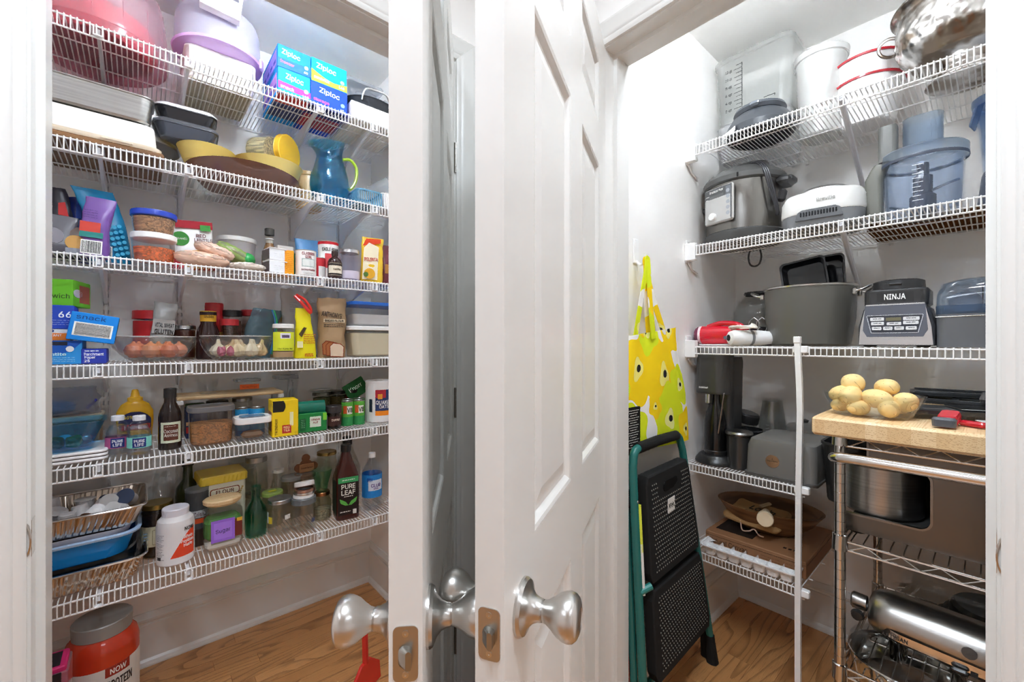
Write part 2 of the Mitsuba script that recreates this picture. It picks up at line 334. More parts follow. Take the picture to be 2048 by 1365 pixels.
# ---------------------------------------------------------------- the two doors
LP = np.array([[0, 0, -1, 0], [-1, 0, 0, 0], [0, 1, 0, 0], [0, 0, 0, 1.0]])    # plate in the xy plane -> plate on the latch edge
def W2(r, f): return np.array([.74953 * r + .66197 * f, -.66197 * r + .74953 * f])
def knobset(t, x, z, yf, s):
    """Rosette, neck and knob standing out of the face y=yf towards s*(+y)."""
    M = tr(x, yf, z) @ rot('x', -90 * s)
    k = t.part('rosette', xf(lathe([(0, 0), (.0335, 0), (.0335, .003), (.031, .007), (.022, .0105), (.016, .016), (.0135, .022), (.013, .026), (0, .026)], 48), M), 'steel', '#c9c7c3', label='satin nickel rosette')
    t.part('neck', xf(lathe([(0, .024), (.0125, .024), (.0125, .0275), (.0115, .0275), (.0115, .030), (.0125, .031), (0, .031)], 40), M), 'steel', '#b5b3af', parent=k)
    t.part('door_knob', xf(lathe([(.0, .0285), (.0122, .0285), (.0135, .033), (.018, .040), (.0235, .047), (.0265, .054), (.0275, .060), (.0262, .0655), (.0225, .0695), (.017, .0718), (.012, .0725), (.011, .0718), (0, .0715)], 48), M), 'steel', '#cfcdc9', label='satin nickel egg-shaped door knob')
def door(name, near, hinge, th, faces_right, label, zk, hinges):
    """Six-panel leaf; local x from the latch edge (0) to the hinge edge, y across the thickness, y=0 the face that the camera sees."""
    d = hinge - near; W = np.linalg.norm(d); ang = math.degrees(math.atan2(d[1], d[0]))
    t = Thing(name, label, None, (near[0], near[1], 0), ang, kind='structure')
    z0, z1 = .012, HEAD - .004
    xs = [.113, .113 + (W - .226 - .108) / 2]; pw = xs[1] - xs[0]; cols = [(xs[0], xs[1]), (xs[1] + .108, xs[1] + .108 + pw)]
    rows = [(.245, .800), (.945, 1.656), (1.765, 1.925)]
    fr = [bx(0, .113, 0, th, z0, z1), bx(W - .113, W, 0, th, z0, z1), bx(cols[0][1], cols[1][0], 0, th, z0, z1)]
    for a, b in ((z0, .245), (.800, .945), (1.656, 1.765), (1.925, z1)):
        for c in cols: fr.append(bx(c[0], c[1], 0, th, a, b))
    t.part('stiles_and_rails', cat(*fr), 'enamel', TRIM, smooth=False)
    for a, b in cols:
        for c, e in rows:
            cx, cz, w, h = (a + b) / 2, (c + e) / 2, b - a, e - c
            def R(ins, dep):
                return np.array([[cx + sx * (w / 2 - ins), dep, cz + sz * (h / 2 - ins)] for sx, sz in ((-1, -1), (1, -1), (1, 1), (-1, 1))])
            P = [(0, 0), (.006, .0015), (.010, .005), (.014, .009), (.020, .009), (.045, .0035), (.052, .0035)]
            t.part('panel', loft([R(*p) for p in P][::-1] + [R(p[0], th - p[1]) for p in P]), 'enamel', TRIM, smooth=False)
    knobset(t, .060, zk, 0, -1); knobset(t, .060, zk, th, 1)
    k = t.part('latch_plate', xf(loft([rr(.026, .058, .006, 0), rr(.026, .058, .006, .0012)]), tr(0, th / 2, zk) @ LP), 'steel', '#bdbab4', label='steel latch plate')
    t.part('latch_bolt', xf(loft([rr(.0145, .022, .006, 0), rr(.0145, .022, .006, .003), rr(.006, .020, .003, .010, cx=.004)]), tr(0, th / 2, zk - .002) @ LP), 'steel', '#a3a29c', parent=k, label='grey spring latch')
    for s in (-1, 1):
        t.part('screw', xf(lathe([(.0036, .0010), (.0036, .0018), (.0012, .0021), (0, .0015)], 14), tr(0, th / 2, zk + s * .0215) @ LP), 'chrome', '#cfccc5', parent=k)
    for zz in hinges:
        s = 0 if not faces_right else 0
        hk = t.part('hinge', cat(bx(W - .0012, W + .0012, .001, .030, zz - .0445, zz + .0445), xf(bx(-.002, .024, -.0012, .0002, -.0445, .0445), tr(W + .004, -.001, zz))), 'steel', '#a9a59d', smooth=False, label='steel butt hinge')
        for q in range(5):
            t.part('knuckle', xf(lathe([(0, 0), (.006, .0003), (.006, .0172), (0, .0175)], 14), tr(W + .002, -.0055, zz - .0445 + q * .0178)), 'steel', '#9b978f', parent=hk)
    return t
# food closet door: the seen face looks right (towards the other door); local y grows to the left
nL, hL = W2(-.0943, .447), W2(-.1713, 1.252)
door('door_1', nL, hL, .035, True, 'white six-panel door of the food closet standing open on the left', .873, (.325, 1.022, 1.745))
nR, hR = W2(-.0088, .466), W2(.2638, 1.1976)
door('door_2', nR, hR, .035, True, 'white six-panel door of the appliance closet standing open on the right', .875, ())
# ---------------------------------------------------------------- wire shelves
WHITE = '#f1f1f0'
LZ = {1: 2.105, 2: 1.768, 3: 1.450, 4: 1.139, 5: .856, 6: .486}
RZ = {1: 1.977, 2: 1.584, 3: 1.186, 4: .723, 5: .386}
def wire_shelf(label, loc, rz, length, depth, step, lip, group, rails=(.33, .66), x0=.006):
    """Local x along the front, y back into the closet, z=0 the top of the cross wires."""
    t = Thing('wire_shelf', label, 'shelf', loc, rz, group=group)
    w = .0017
    path = [(0, depth, -w), (0, .006, -w), (0, .0018, -w - .0010), (0, .0002, -w - .0048), (0, 0, -lip)]
    proto = None; n = int((length - 2 * x0) / step)
    for i in range(n + 1):
        M = t.M @ tr(x0 + i * step, 0, 0); k = numbered(t.key + '__wire')
        if proto is None:
            put(k, tube(path, w, 6), 'plastic', WHITE, M, 40); proto = scene[k]
        else: scene[k] = {**proto, 'to_world': mi.ScalarTransform4f(M)}
    for y, z, r in [(.006, -.0055, .0028), (.0032, -lip, .0028), (depth - .003, -.0052, .0026)] + [(depth * q, -.0052, .0022) for q in rails]:
        t.part('rail', tube([(0, y, z), (length / 2, y, z), (length, y, z)], r, 8), 'plastic', WHITE)
    return t
names = ['highest shelf of the food closet, under the cake carriers and bag boxes', 'second food closet shelf, under the baking pans and yellow bowls', 'third food closet shelf, under the lentil tubs', 'fourth food closet shelf from the top, under the two crystal bowls', 'second lowest food closet shelf, under the mustard and water bottles', 'lowest food closet shelf, under the foil pans and glass jars']
for k in range(1, 7):
    wire_shelf('white wire shelf, ' + names[k - 1], (XL0 + .005, 1.68, LZ[k]), 0, 1.218, .398, .0127, .040, 'wire shelves of the food closet')
names = ['highest shelf of the appliance closet, under the plastic bins and silver bowl', 'second appliance closet shelf, under the pressure cooker and food processor', 'third appliance closet shelf, under the stock pot and blender base']
for k in (1, 2, 3):
    t = wire_shelf('white wire shelf, ' + names[k - 1], (1.64, .772, RZ[k]), -90, 1.05, .500, .0155 if k == 3 else .01245, .031 if k == 3 else .041, 'long wire shelves of the appliance closet', (.22, .5, .75))
    zl = -.034 if k == 3 else -.047
    e = t.part('end_bracket', xf(rbox(.043, .028, .068, .002), tr(-.0215, .014, zl - .012)), 'plastic', WHITE)
    t.part('end_bracket', xf(rbox(.006, .05, .092, .002), tr(-.040, .03, zl - .018)), 'plastic', WHITE)
    t.part('screw_head', xf(lathe([(.005, 0), (.004, .002), (0, .0025)], 12), tr(-.034, .016, .012) @ rot('x', 90)), 'steel', '#b9b7b4')
    t.part('end_bracket_arm', tube([(-.036, .02, zl - .016), (-.037, .05, zl - .040), (-.038, .10, zl - .052)], .005, 6), 'plastic', '#e4e4e2')
    for q in (.08, .25, .52, .78):
        t.part('wall_clip', xf(rbox(.014, .008, .024, .002), tr(q, .502, -.020)), 'plastic', WHITE)
    if k < 3:
        y = .772 - .314 if k == 1 else .772 - .314
        t.part('support_strut', tube([(y, .012, -.012), (y + (-.012 if k == 1 else -.02), .25, -.075 if k == 1 else -.08), (y + (-.024 if k == 1 else -.035), .503, -.157 if k == 1 else -.167)], .0085, 8), 'plastic', '#e2e3ea', label='flattened diagonal support strut')
for k, l in ((4, 'short white wire shelf under the soda maker and grey lidded box'), (5, 'short white wire shelf under the cardboard box and ice cube tray')):
    wire_shelf(l, (1.64, .812, RZ[k]), -90, .405, .500, .01245, .032, 'short wire shelves beside the pole', (.2, .52, .8))
t = Thing('shelf_pole', 'slightly bent white plastic pole holding up the short wire shelves', 'pole')
t.part('pole', loft([np.array([(1.625 + .5 * w * c - .5 * w * s * 0, y + .5 * w * s, z) for c, s in ((-1, -1), (1, -1), (1, 1), (-1, 1))]) for z, y, w in ((0, .4215, .016), (.30, .4215, .016), (.72, .4195, .016), (.97, .4155, .016), (1.06, .4175, .016), (1.205, .4235, .016))]), 'plastic', WHITE, smooth=False)
t.part('cap', xf(rbox(.021, .021, .022, .002), tr(1.625, .4235, 1.197)), 'plastic', WHITE)
for z in (1.186, .723, .386): t.part('shelf_clip', xf(rbox(.022, .044, .024, .003), tr(1.640, .414 if z < 1 else .418, z - .022)), 'plastic', WHITE)

# slotted wall standards and their brackets
SX = (-.0838, .1215, .517, .7305)
word = ('leftmost', 'second', 'third', 'rightmost')
slots = [sbox(sx * .0062 - .0022, z, sx * .0062 + .0022, z + .0155) for z in np.arange(.42, 2.2, .0293) for sx in (-1, 1)]
std = sbox(-.0125, .40, .0125, 2.235)
from shapely import union_all
std = std.difference(union_all(slots))
m0 = cat(prism(std, .0016, 'xz', -.0100), bx(-.0125, -.0109, -.0100, 0, .40, 2.235), bx(.0109, .0125, -.0100, 0, .40, 2.235))
for i, x in enumerate(SX):
    t = Thing('shelf_standard', f'white slotted upright strip on the food closet wall, {word[i]} of four', 'shelf standard', (x, YL, 0), group='slotted strips of the food closet')
    t.part('slotted_channel', m0, 'plastic', '#e3e2df', smooth=False)
prof = Polygon([(-.012, .003), (-.012, -.112), (-.026, -.113), (-.10, -.075), (-.30, -.028), (-.398, -.026), (-.402, -.010), (-.39, -.009), (-.30, -.008), (-.06, -.008), (-.03, .003)])
b0 = tm(trimesh.creation.extrude_polygon(prof, .0085, engine='earcut'))
b0 = xf(b0, tr(-.00425, 0, 0) @ np.array([[0, 0, 1, 0], [1, 0, 0, 0], [0, 1, 0, 0], [0, 0, 0, 1.0]]))
sh = ('highest', 'second', 'third', 'fourth', 'fifth', 'lowest')
for k in range(1, 7):
    for i, x in enumerate(SX):
        t = Thing('shelf_bracket', f'white steel bracket on the {word[i]} upright strip under the {sh[k - 1]} food shelf', 'shelf bracket', (x, YL, LZ[k] - .0015), group='brackets under the food shelves')
        t.part('arm', b0, 'plastic', '#e6e6e9', smooth=False)
        t.part('front_clip', cat(bx(-.011, -.008, -.4175, -.398, -.033, -.008), bx(.008, .011, -.4175, -.398, -.033, -.008), bx(-.011, .011, -.4175, -.398, -.036, -.033)), 'plastic', WHITE, smooth=False)
        t.part('screw', xf(lathe([(.0035, 0), (.0028, .0012), (0, .0014)], 8), tr(-.0043, -.372, -.018) @ rot('y', -90)), 'matte', '#3a3a3a')
# ---------------------------------------------------------------- builders for things on the shelves
def bars(t, x, z, w, rows, dz, col, y, th=.0011, seed=0, parent=None, name='small_print', words=True):
    """Lines of print too small to read: short strokes, one mesh."""
    g = random.Random(seed); ms = []
    for i in range(rows):
        q = x - w / 2
        while q < x + w / 2 - .001:
            l = min(g.uniform(.003, .011) if words else w, x + w / 2 - q); ms.append(sbox(q, z - i * dz - th / 2, q + l, z - i * dz + th / 2)); q += l + .0018
    return t.poly(union_all(ms), col, y, parent, name, th=.0003)
def barcode(t, x, z, w, h, y, parent=None, horiz=False, seed=1):
    t.panel(x, z, w, h, '#f2f0ec', y, parent, 'barcode_field')
    g = random.Random(seed); ms = []; q = -.45
    while q < .44:
        l = g.choice((.012, .02, .035)); ms.append(sbox(x - w * .45, z + h * q, x + w * .45, z + h * min(q + l, .45)) if horiz else sbox(x + w * q, z - h * .42, x + w * min(q + l, .45), z + h * .42)); q += l + g.choice((.015, .03))
    t.poly(union_all(ms), '#1d1c1c', y - .0005, parent, 'barcode', th=.0003)
def swoosh(x0, x1, pts, zb):
    """Area between a curve through pts and the line z=zb."""
    P = [tuple(p[[0, 1]]) for p in arc([(a, b, 0) for a, b in pts], 6)]
    return Polygon([(x0, zb)] + P + [(x1, zb)]).buffer(0)
def carton(name, label, cat_, loc, w, d, h, col, rz=0, ry=0, rx=0, group=None, mat='paper'):
    t = Thing(name, label, cat_, loc, rz, rx, ry, group); t.w, t.d, t.h, t.f = w, d, h, -d / 2 - .0001
    t.part('carton_body', rbox(w, d, h, .0015), mat, col); return t
def glass_jar(name, label, loc, r, h, col='#f4f6f4', lid=None, neck=.86, lidh=.014, lidmat='steel', shoulder=.80, fill=None, level=.6, fmat='matte', ell=1.0, cat_='jar', group=None, rz=0):
    t = Thing(name, label, cat_, loc, rz, group=group); rn = r * neck
    hb = h - (lidh * .7 if lid else 0)
    p = [(0, .003), (r * .6, .002), (r * .86, 0), (r * .97, .004), (r, .012), (r, hb * (shoulder - .06)), (r * .985, hb * shoulder), ((r + rn) / 2, hb * (shoulder + .07)), (rn, hb * (shoulder + .12)), (rn, hb - .006), (rn * 1.03, hb - .004), (rn, hb)]
    t.part('glass_body', lathe(p, 36, ell), 'clear', col, label='clear glass')
    if fill: t.part('contents', lathe([(0, .006), (r * .9, .006), (r * .94, .014), (r * .94, h * level), (r * .5, h * (level + .02)), (0, h * (level + .015))], 28, ell), fmat, fill)
    if lid:
        rl = rn * 1.06; t.part('lid', lathe([(rn, h - lidh), (rl, h - lidh), (rl * 1.02, h - lidh + .001), (rl, h - lidh + .003), (rl, h - .002), (rl * .95, h), (rl * .8, h - .0008), (0, h - .0008)], 36, ell), lidmat, lid)
    t.r, t.h = r, h
    return t
def can(name, label, loc, r, h, col, top='#c9c8c6', cat_='can', group=None, rz=0, plastic=None):
    t = Thing(name, label, cat_, loc, rz, group=group); t.r = r
    t.part('can_body', lathe([(0, .001), (r * .94, 0), (r, .003), (r, h - .003), (r * .99, h - .001)], 36), 'paper', col)
    if plastic: t.part('plastic_lid', lathe([(r * 1.02, h - .008), (r * 1.02, h), (r * .98, h + .001), (0, h + .001)], 36), 'plastic', plastic)
    else: t.part('can_end', lathe([(r * 1.0, h - .003), (r * 1.015, h), (r * .95, h), (r * .92, h - .002), (0, h - .002)], 36), 'steel', top)
    return t
def tubbox(name, label, loc, w, d, h, col, lid, lidh=.014, r=.03, taper=.86, fill=None, level=.7, mat='milky', fmat='matte', round_=False, lidmat='plastic', cat_='food container', group=None, rz=0):
    """Plastic food tub: see-through body, lid, contents."""
    t = Thing(name, label, cat_, loc, rz, group=group); hb = h - lidh
    rr_ = (min(w, d) / 2 - .0005) if round_ else r; n = 9 if round_ else 5
    R = lambda k, z, e=0: rr(w * k - e, d * k - e, max(.004, rr_ * k - e / 2), z, n)
    t.part('tub_body', loft([R(taper * .93, 0), R(taper, .006), R((taper + 1) / 2, hb * .55), R(.985, hb)], True, False), mat, col)
    if fill:
        kk = taper + (1 - taper) * level
        t.part('contents', loft([R(taper * .93, .004, .004), R(taper, .009, .004), R(kk, hb * level, .005)]), fmat, fill)
    t.part('lid', loft([R(1, hb - .002), R(1.035, hb), R(1.035, h - .003), R(1.01, h), R(.93, h), R(.91, h - .003)]), lidmat, lid)
    return t
def pouch(name, label, loc, w, h, t_, col, rz=0, rx=0, ry=0, seed=0, top=.12, amp=.004, lean=0.0, mat='plastic', cat_='bag', group=None, twist=1.0, bottom=.8):
    t = Thing(name, label, cat_, loc, rz, rx, ry, group); t.w, t.h, t.t = w, h, t_
    t.part('bag_body', bag(w, h, t_, top, lean, seed, amp, twist=twist, bottom=bottom), mat, col); return t
def yf(t, z, k=1.0):      # how far a print must stand off a pouch's bulging front at height z
    q = z / t.h; return -t.t / 2 * (1 - max(0, q - .35) ** 1.4 / .65 ** 1.4 * .85) * k - .0022
def bottle(name, label, loc, prof, mat, col, cap, caph, group=None, rz=0, n=36, cat_='bottle', ell=1.0, capmat='plastic', fill=None, fz=None, fmat='gloss'):
    t = Thing(name, label, cat_, loc, rz, group=group)
    t.part('bottle_body', lathe(prof, n, ell), mat, col)
    rn, zt = prof[-1]
    t.part('cap', lathe([(rn * 1.02, zt - caph * .45), (rn * 1.16, zt - caph * .45), (rn * 1.16, zt + caph * .5), (rn * 1.08, zt + caph * .55), (0, zt + caph * .55)], 28), capmat, cap)
    if fill: t.part('contents', lathe([(0, .004)] + [(max(r - .002, 0), max(z, .004)) for r, z in prof if z < fz] + [(np.interp(fz, [q[1] for q in prof], [q[0] for q in prof]) - .002, fz), (0, fz)], 28, ell), fmat, fill)
    return t
def on(k): return LZ[k] + .0004

# ================================================================ food closet, highest shelf
z = on(1)
t = Thing('cake_carrier', 'large round clear pink cake carrier at the left end of the highest food shelf', 'cake carrier', (-.098, 1.88, z))
t.part('base', lathe([(0, 0), (.165, 0), (.174, .008), (.176, .03), (.172, .032)], 56), 'frost', '#e9b9c4')
t.part('folded_red_liner', crumple(lathe([(0, .012), (.135, .014), (.15, .05), (.14, .10), (.11, .13), (0, .135)], 40), .012, 26, 3), 'plastic', '#c8646a')
t.part('dome', lathe([(.172, .030), (.176, .034), (.175, .06), (.171, .15), (.160, .21), (.135, .25), (.08, .272), (0, .278)], 64), 'frost', '#f6dde4', smooth=True, label='clear pink dome')
for q in range(16):
    a = math.radians(q * 22.5 - 90); t.part('dome_rib', tube([(.1745 * math.sin(a), -.1745 * math.cos(a), .036), (.1725 * math.sin(a), -.1725 * math.cos(a), .12), (.162 * math.sin(a), -.162 * math.cos(a), .208)], .0016, 6), 'frost', '#f7dbe3')

def ribring(w, d, r, z, n=9, amp=.0):
    p = rr(w, d, r, z, n); return p
t = Thing('basket', 'white ribbed basket with taupe woven bottom under the lilac cake carrier', 'basket', (.225, 1.925, z))
t.part('basket_wall', tub([(.185, .235, .0), (.196, .246, .012), (.206, .256, .100), (.214, .264, .104), (.212, .262, .110)], 5, .03), 'plastic', '#f3f1ee')
t.part('woven_bottom', cat(*([bx(-.092 + q * .0115, -.0845 + q * .0115, -.115, .115, -.0016, .004) for q in range(16)] + [bx(-.09, .09, -.114 + q * .0115, -.1085 + q * .0115, -.0008, .003) for q in range(20)])), 'matte', '#a39a8a', smooth=False)
t.part('rib', cat(*[bx(-.094 + q * .0125, -.088 + q * .0125, -.1315, -.121, .014, .100) for q in range(16)]), 'plastic', '#ffffff', smooth=False, kind='stuff')
t = Thing('cake_carrier', 'frosted white cake carrier with lilac rim standing on the white basket', 'cake carrier', (.222, 1.862, z + .1105))
t.part('base', lathe([(0, 0), (.118, 0), (.135, .006), (.137, .014), (.131, .018), (0, .012)], 56), 'plastic', '#cfa6e4', label='lilac base and rim')
t.part('dome', lathe([(.131, .015), (.130, .022), (.127, .115), (.119, .142), (.10, .156), (0, .162)], 64), 'milky', '#e7e4f2', smooth=True)
t.part('latch', xf(rbox(.026, .010, .036, .003), rot('z', 62) @ tr(0, -.139, -.006)), 'plastic', '#d9b8ec')
t = carton('box', 'small white box printed with a jar of food, leaning on the lilac cake carrier', 'box', (.206, 1.706, z + .190), .112, .034, .150, '#f2f1f4', rz=-4, ry=7)
t.poly(Point(-.018, .058).buffer(.024).intersection(sbox(-.06, .02, .03, .11)), '#e58a2e', t.f, name='printed_jar'); t.panel(-.018, .084, .044, .006, '#39435e', t.f - .0006, name='printed_lid')
t.poly(union_all([Point(-.028 + .009 * i, .05 + .009 * (i % 2)).buffer(.005) for i in range(4)]), '#b8341e', t.f - .0006, name='printed_food')
t.panel(.036, .062, .02, .010, '#4a4a52', t.f); bars(t, .036, .046, .020, 4, .005, '#9a9aa4', t.f)

zb = [('#1c7fd0', '#e43a9a', 'Ziploc', 'freezer', '40'), ('#10a9e6', '#c9e53e', 'Ziploc', 'sandwich', '145'), ('#1096dc', '#e637b0', 'Ziploc', 'snack', '100'), ('#2148c8', '#2148c8', 'Ziploc', 'storage', '40')]
zl = ['blue zipper bag box with pink freezer lettering, upper left of four', 'turquoise zipper bag box with lime band, upper right of four', 'blue zipper bag box with magenta band, lower left of four', 'dark blue zipper bag box with pink storage lettering, lower right of four']
for i, (x, w, zz, h) in enumerate(((.4345, .112, .0925, .082), (.5605, .134, .0895, .090), (.4345, .110, 0, .092), (.5605, .138, 0, .089))):
    c, c2, s1, s2, s3 = zb[i]; d = .245
    t = carton('zipper_bag_box', zl[i], 'box', (x, 1.703 + d / 2 + (.004 if i % 2 else 0), z + zz), w, d, h, c, group='zipper bag boxes on the highest food shelf')
    f = t.f
    if i == 1: t.poly(swoosh(-w / 2, w / 2, [(-w / 2, h * .52), (-w * .15, h * .30), (w * .15, h * .22), (w / 2, h * .30)], .001), c2, f, name='lime_band')
    elif i == 2: t.poly(Polygon([(-w / 2, h * .46), (w / 2, h * .36), (w / 2, h * .14), (-w / 2, h * .18)]), c2, f, name='magenta_band')
    elif i == 0: t.panel(0, h * .20, w, h * .4, '#2a66c8', f, name='lower_band')
    t.text(s1, -.012 if i < 2 else 0, h * .70, h * .21, '#ffffff', f - .0006, w=w * .55, tilt=-4)
    t.text(s2, -w * .22, h * (.26 if i != 1 else .20), h * .13, '#ff5fc0' if i in (0, 3) else '#ffffff', f - .0006, w=w * .42, tilt=-3)
    t.text(s3, w * .34, h * .14, h * .10, '#ffffff', f - .0006)
    t.poly(Point(w * .36, h * .36).buffer(h * .09).intersection(sbox(0, 0, w, h)), '#8fb6ee', f - .0006, name='seal')
    if i % 2 == 0:
        t.part('side_print', xf(bx(-d * .42, d * .42, 0, .0005, h * .15, h * .85), tr(-w / 2 - .0006, 0, 0) @ rot('z', -90)), 'paper', '#8f7fe0' if i == 0 else '#b98ad8', smooth=False)
        for q in range(4): t.part('side_print', xf(bx(-d * .36 + q * .05, -d * .36 + q * .05 + .034, 0, .0003, h * .3, h * .45), tr(-w / 2 - .001, 0, 0) @ rot('z', -90)), 'paper', '#4a46b8', smooth=False)
    if i > 1:
        t.part('bottom_print', bx(-w * .5, w * .5, -d * .48, -d * .18, -.0004, .0004), 'paper', '#b8363e' if i == 2 else '#20265e', smooth=False)
        t.part('bottom_print', bx(-w * .5, w * .5, -d * .16, d * .3, -.0004, .0004), 'paper', '#2a2f66' if i == 2 else '#a8344c', smooth=False)
t = carton('box', 'flat white box under the black roasting pan at the right of the highest food shelf', 'box', (.752, 1.835, z), .215, .26, .072, '#efe8df'); bars(t, -.06, .045, .05, 3, .008, '#b88a88', t.f)
t = Thing('roasting_pan', 'black oval roasting pan with a steel wire handle on the flat white box', 'pan', (.770, 1.835, z + .0725))
t.part('pan_body', lathe([(0, 0), (.085, 0), (.105, .008), (.112, .058), (.117, .062), (.113, .063), (.106, .055), (.098, .012), (0, .008)], 44, .85), 'matte', '#26272a')
t.part('wire_handle', tube(arc([(-.066, -.087, .040), (-.064, -.096, .062), (-.052, -.102, .084), (-.02, -.108, .088), (.03, -.108, .086), (.05, -.1, .062), (.052, -.092, .042)]), .0034, 8), 'chrome', '#d7d6d4')
t = tubbox('plastic_container', 'clear plastic container behind the black roasting pan', (.745, 1.855, z + .1365), .16, .12, .085, '#eceff4', '#eef0f4', mat='clear', lidmat='frost', r=.02)
for q in range(3):
    m = Thing('plastic_bag', f'crumpled clear plastic bag in the roasting pan, {("left", "middle", "right")[q]} one', 'bag', (.716 + q * .048, 1.79, z + .082 + .055)); m.whole(crumple(ellipsoid(.026, .03, .024, 3), .010, 60, q), 'frost', '#f4f5f8')

# ================================================================ second shelf
z = on(2)
t = Thing('cutting_board', 'dark brown wooden board under the upturned white bin', 'cutting board', (-.115, 1.85, z)); t.whole(rbox(.355, .30, .016, .004), 'darkwood')
t = Thing('storage_bin', 'upturned white plastic bin with a cream rim on the brown board', 'bin', (-.135, 1.845, z + .0164))
t.part('rim', loft([rr(.380, .285, .03, 0, 5), rr(.384, .289, .03, .004, 5), rr(.384, .289, .03, .013, 5), rr(.368, .274, .03, .016, 5)]), 'plastic', '#ecdcc4', label='cream snap rim')
t.part('bin_body', loft([rr(.362, .268, .03, .014, 5), rr(.350, .256, .03, .080, 5), rr(.334, .24, .03, .084, 5)]), 'plastic', '#ece9e4')
for x in (-.09, .09): t.part('rim_clip', xf(rbox(.07, .006, .009, .002), tr(x, -.146, .004)), 'plastic', '#f0e2cc')
def open_pan(th, prof, inner, mat, col, n=6, r=.03):
    R = [rr(w, d, r, q, n) for w, d, q in prof] + [rr(w, d, r * .9, q, n) for w, d, q in inner]; return th.part('pan_body', loft(R), mat, col)
t = Thing('baking_pan', 'rectangular aluminium baking pan lying on the upturned white bin', 'pan', (-.152, 1.765, z + .1008))
open_pan(t, [(.35, .10, 0), (.362, .112, .006), (.376, .126, .072), (.384, .134, .074), (.384, .134, .0765)], [(.372, .122, .0765), (.358, .108, .010), (.35, .10, .006)], 'brushed', None, r=.028)
t = Thing('baking_pan', 'round aluminium cake pan behind the rectangular baking pan', 'pan', (-.005, 1.945, z + .1008))
t.part('pan_body', lathe([(0, 0), (.118, 0), (.122, .004), (.131, .110), (.137, .112), (.138, .116), (.133, .117), (.128, .112), (.118, .008), (0, .006)], 64), 'brushed', None)
for i, (zz, w, d, c, lc, l) in enumerate(((0, .172, .125, '#3a3f49', '#dfe3ea', 'dark food tray with a clear lid beside the round cake pan, lower one'), (.062, .165, .118, '#15161a', '#e8ecf2', 'black food tray with a white lid on top of the other tray'))):
    t = Thing('food_tray', l, 'food container', (.128, 1.852, z + .1145 + zz * .85), rz=-4)
    t.part('tray_body', tub([(w * .8, d * .8, 0), (w * .84, d * .84, .004), (w, d, .042), (w * 1.04, d * 1.04, .043), (w * 1.04, d * 1.04, .046)], 5, .03), 'gloss', c)
    t.part('lid', tub([(w * 1.05, d * 1.05, .046), (w * 1.05, d * 1.05, .050), (w * .96, d * .96, .058)], 5, .03, True), 'frost' if i == 0 else 'plastic', lc)
def dish(name, label, loc, r, h, mat, col, base=.62, cat_='bowl', ell=1.0):
    t = Thing(name, label, cat_, loc)
    t.whole(lathe([(0, 0), (r * base, 0), (r * (base + .08), .004), (r * .9, h * .62), (r * .985, h * .94), (r, h), (r * .97, h * 1.01), (r * .88, h * .66), (r * base, .010), (0, .008)], 64, ell), mat, col); return t
dish('bowl', 'large shallow brown bowl lying under the yellow bowls', (.306, 1.870, z), .182, .058, 'gloss', '#6d4a3c', .66)
dish('bowl', 'small pale yellow bowl, left of the two stacked on the brown bowl', (.185, 1.850, z + .058), .086, .054, 'plastic', '#e3c66a', .7)
dish('bowl', 'long pale yellow bowl, right of the two stacked on the brown bowl', (.385, 1.872, z + .059), .118, .062, 'plastic', '#e8cf7c', .72)
# jar lying in the yellow bowl
def aim(d):   # rotation whose z axis points along d
    d = np.array(d, float) / np.linalg.norm(d); x = np.cross([0, 0, 1.0], d); x /= np.linalg.norm(x); m = np.eye(4); m[:3, :3] = np.stack([x, np.cross(d, x), d], 1); return m
t = glass_jar('glass_jar', 'tilted glass jar with a yellow lid lying over the yellow bowl', (.345, 1.955, z + .150), .056, .150, lid='#eebb2f', lidmat='plastic', neck=.98, lidh=.022, fill='#efe2b8', level=.55, fmat='kernels')
M = tr(.352, 1.945, z + .182) @ aim((.62, -.72, -.02)) @ np.diag([1.14, 1.14, 1.0, 1])
for k in [q for q in scene if q.startswith(t.key + '__')]: scene[k]['to_world'] = mi.ScalarTransform4f(M)
t.M = M; t.wrap(.0566, .03, .075, '#f4d94e', -40, 60)
t = Thing('canister', 'beige ceramic canister behind the blue pitcher', 'canister', (.555, 1.955, z)); t.part('canister_body', lathe([(0, 0), (.046, 0), (.050, .006), (.052, .12), (.048, .14), (0, .14)], 36), 'plastic', '#d8b98a'); t.part('lid', lathe([(.05, .138), (.052, .142), (.05, .156), (0, .158)], 36), 'plastic', '#cba873')
t = Thing('pitcher', 'turquoise glass pitcher with a lime green handle', 'pitcher', (.592, 1.80, z))
pr = [(0, .004), (.045, .002), (.056, 0), (.060, .004), (.070, .03), (.077, .062), (.074, .095), (.060, .140), (.050, .172), (.049, .186), (.055, .210), (.058, .222)]
v, f = lathe(pr, 56); w = v[:, 2] > .17
k = np.clip((v[:, 2] - .170) / .05, 0, 1) * np.clip(-v[:, 0] / .05 - .35, 0, 1) ** 1.5
v *= [1, 1, 1.08]; v[:, 0] -= .040 * k; v[:, 2] -= .012 * k; v[:, 2] += .014 * np.clip((v[:, 2] - .18) / .04, 0, 1) * np.clip(v[:, 0] / .05, 0, 1)
t.part('pitcher_body', (v, f), 'clear', '#56c6e2', smooth=True); t.part('inner_wall', (v * [.95, .95, .985] + [0, 0, .004], f), 'clear', '#b4e6f2', smooth=True)
t.part('handle', tube(arc([(.052, 0, .196), (.082, -.006, .200), (.106, -.010, .170), (.104, -.008, .120), (.088, -.004, .085), (.074, 0, .075)]), .0062, 10), 'gloss', '#a3c230', label='lime green handle')
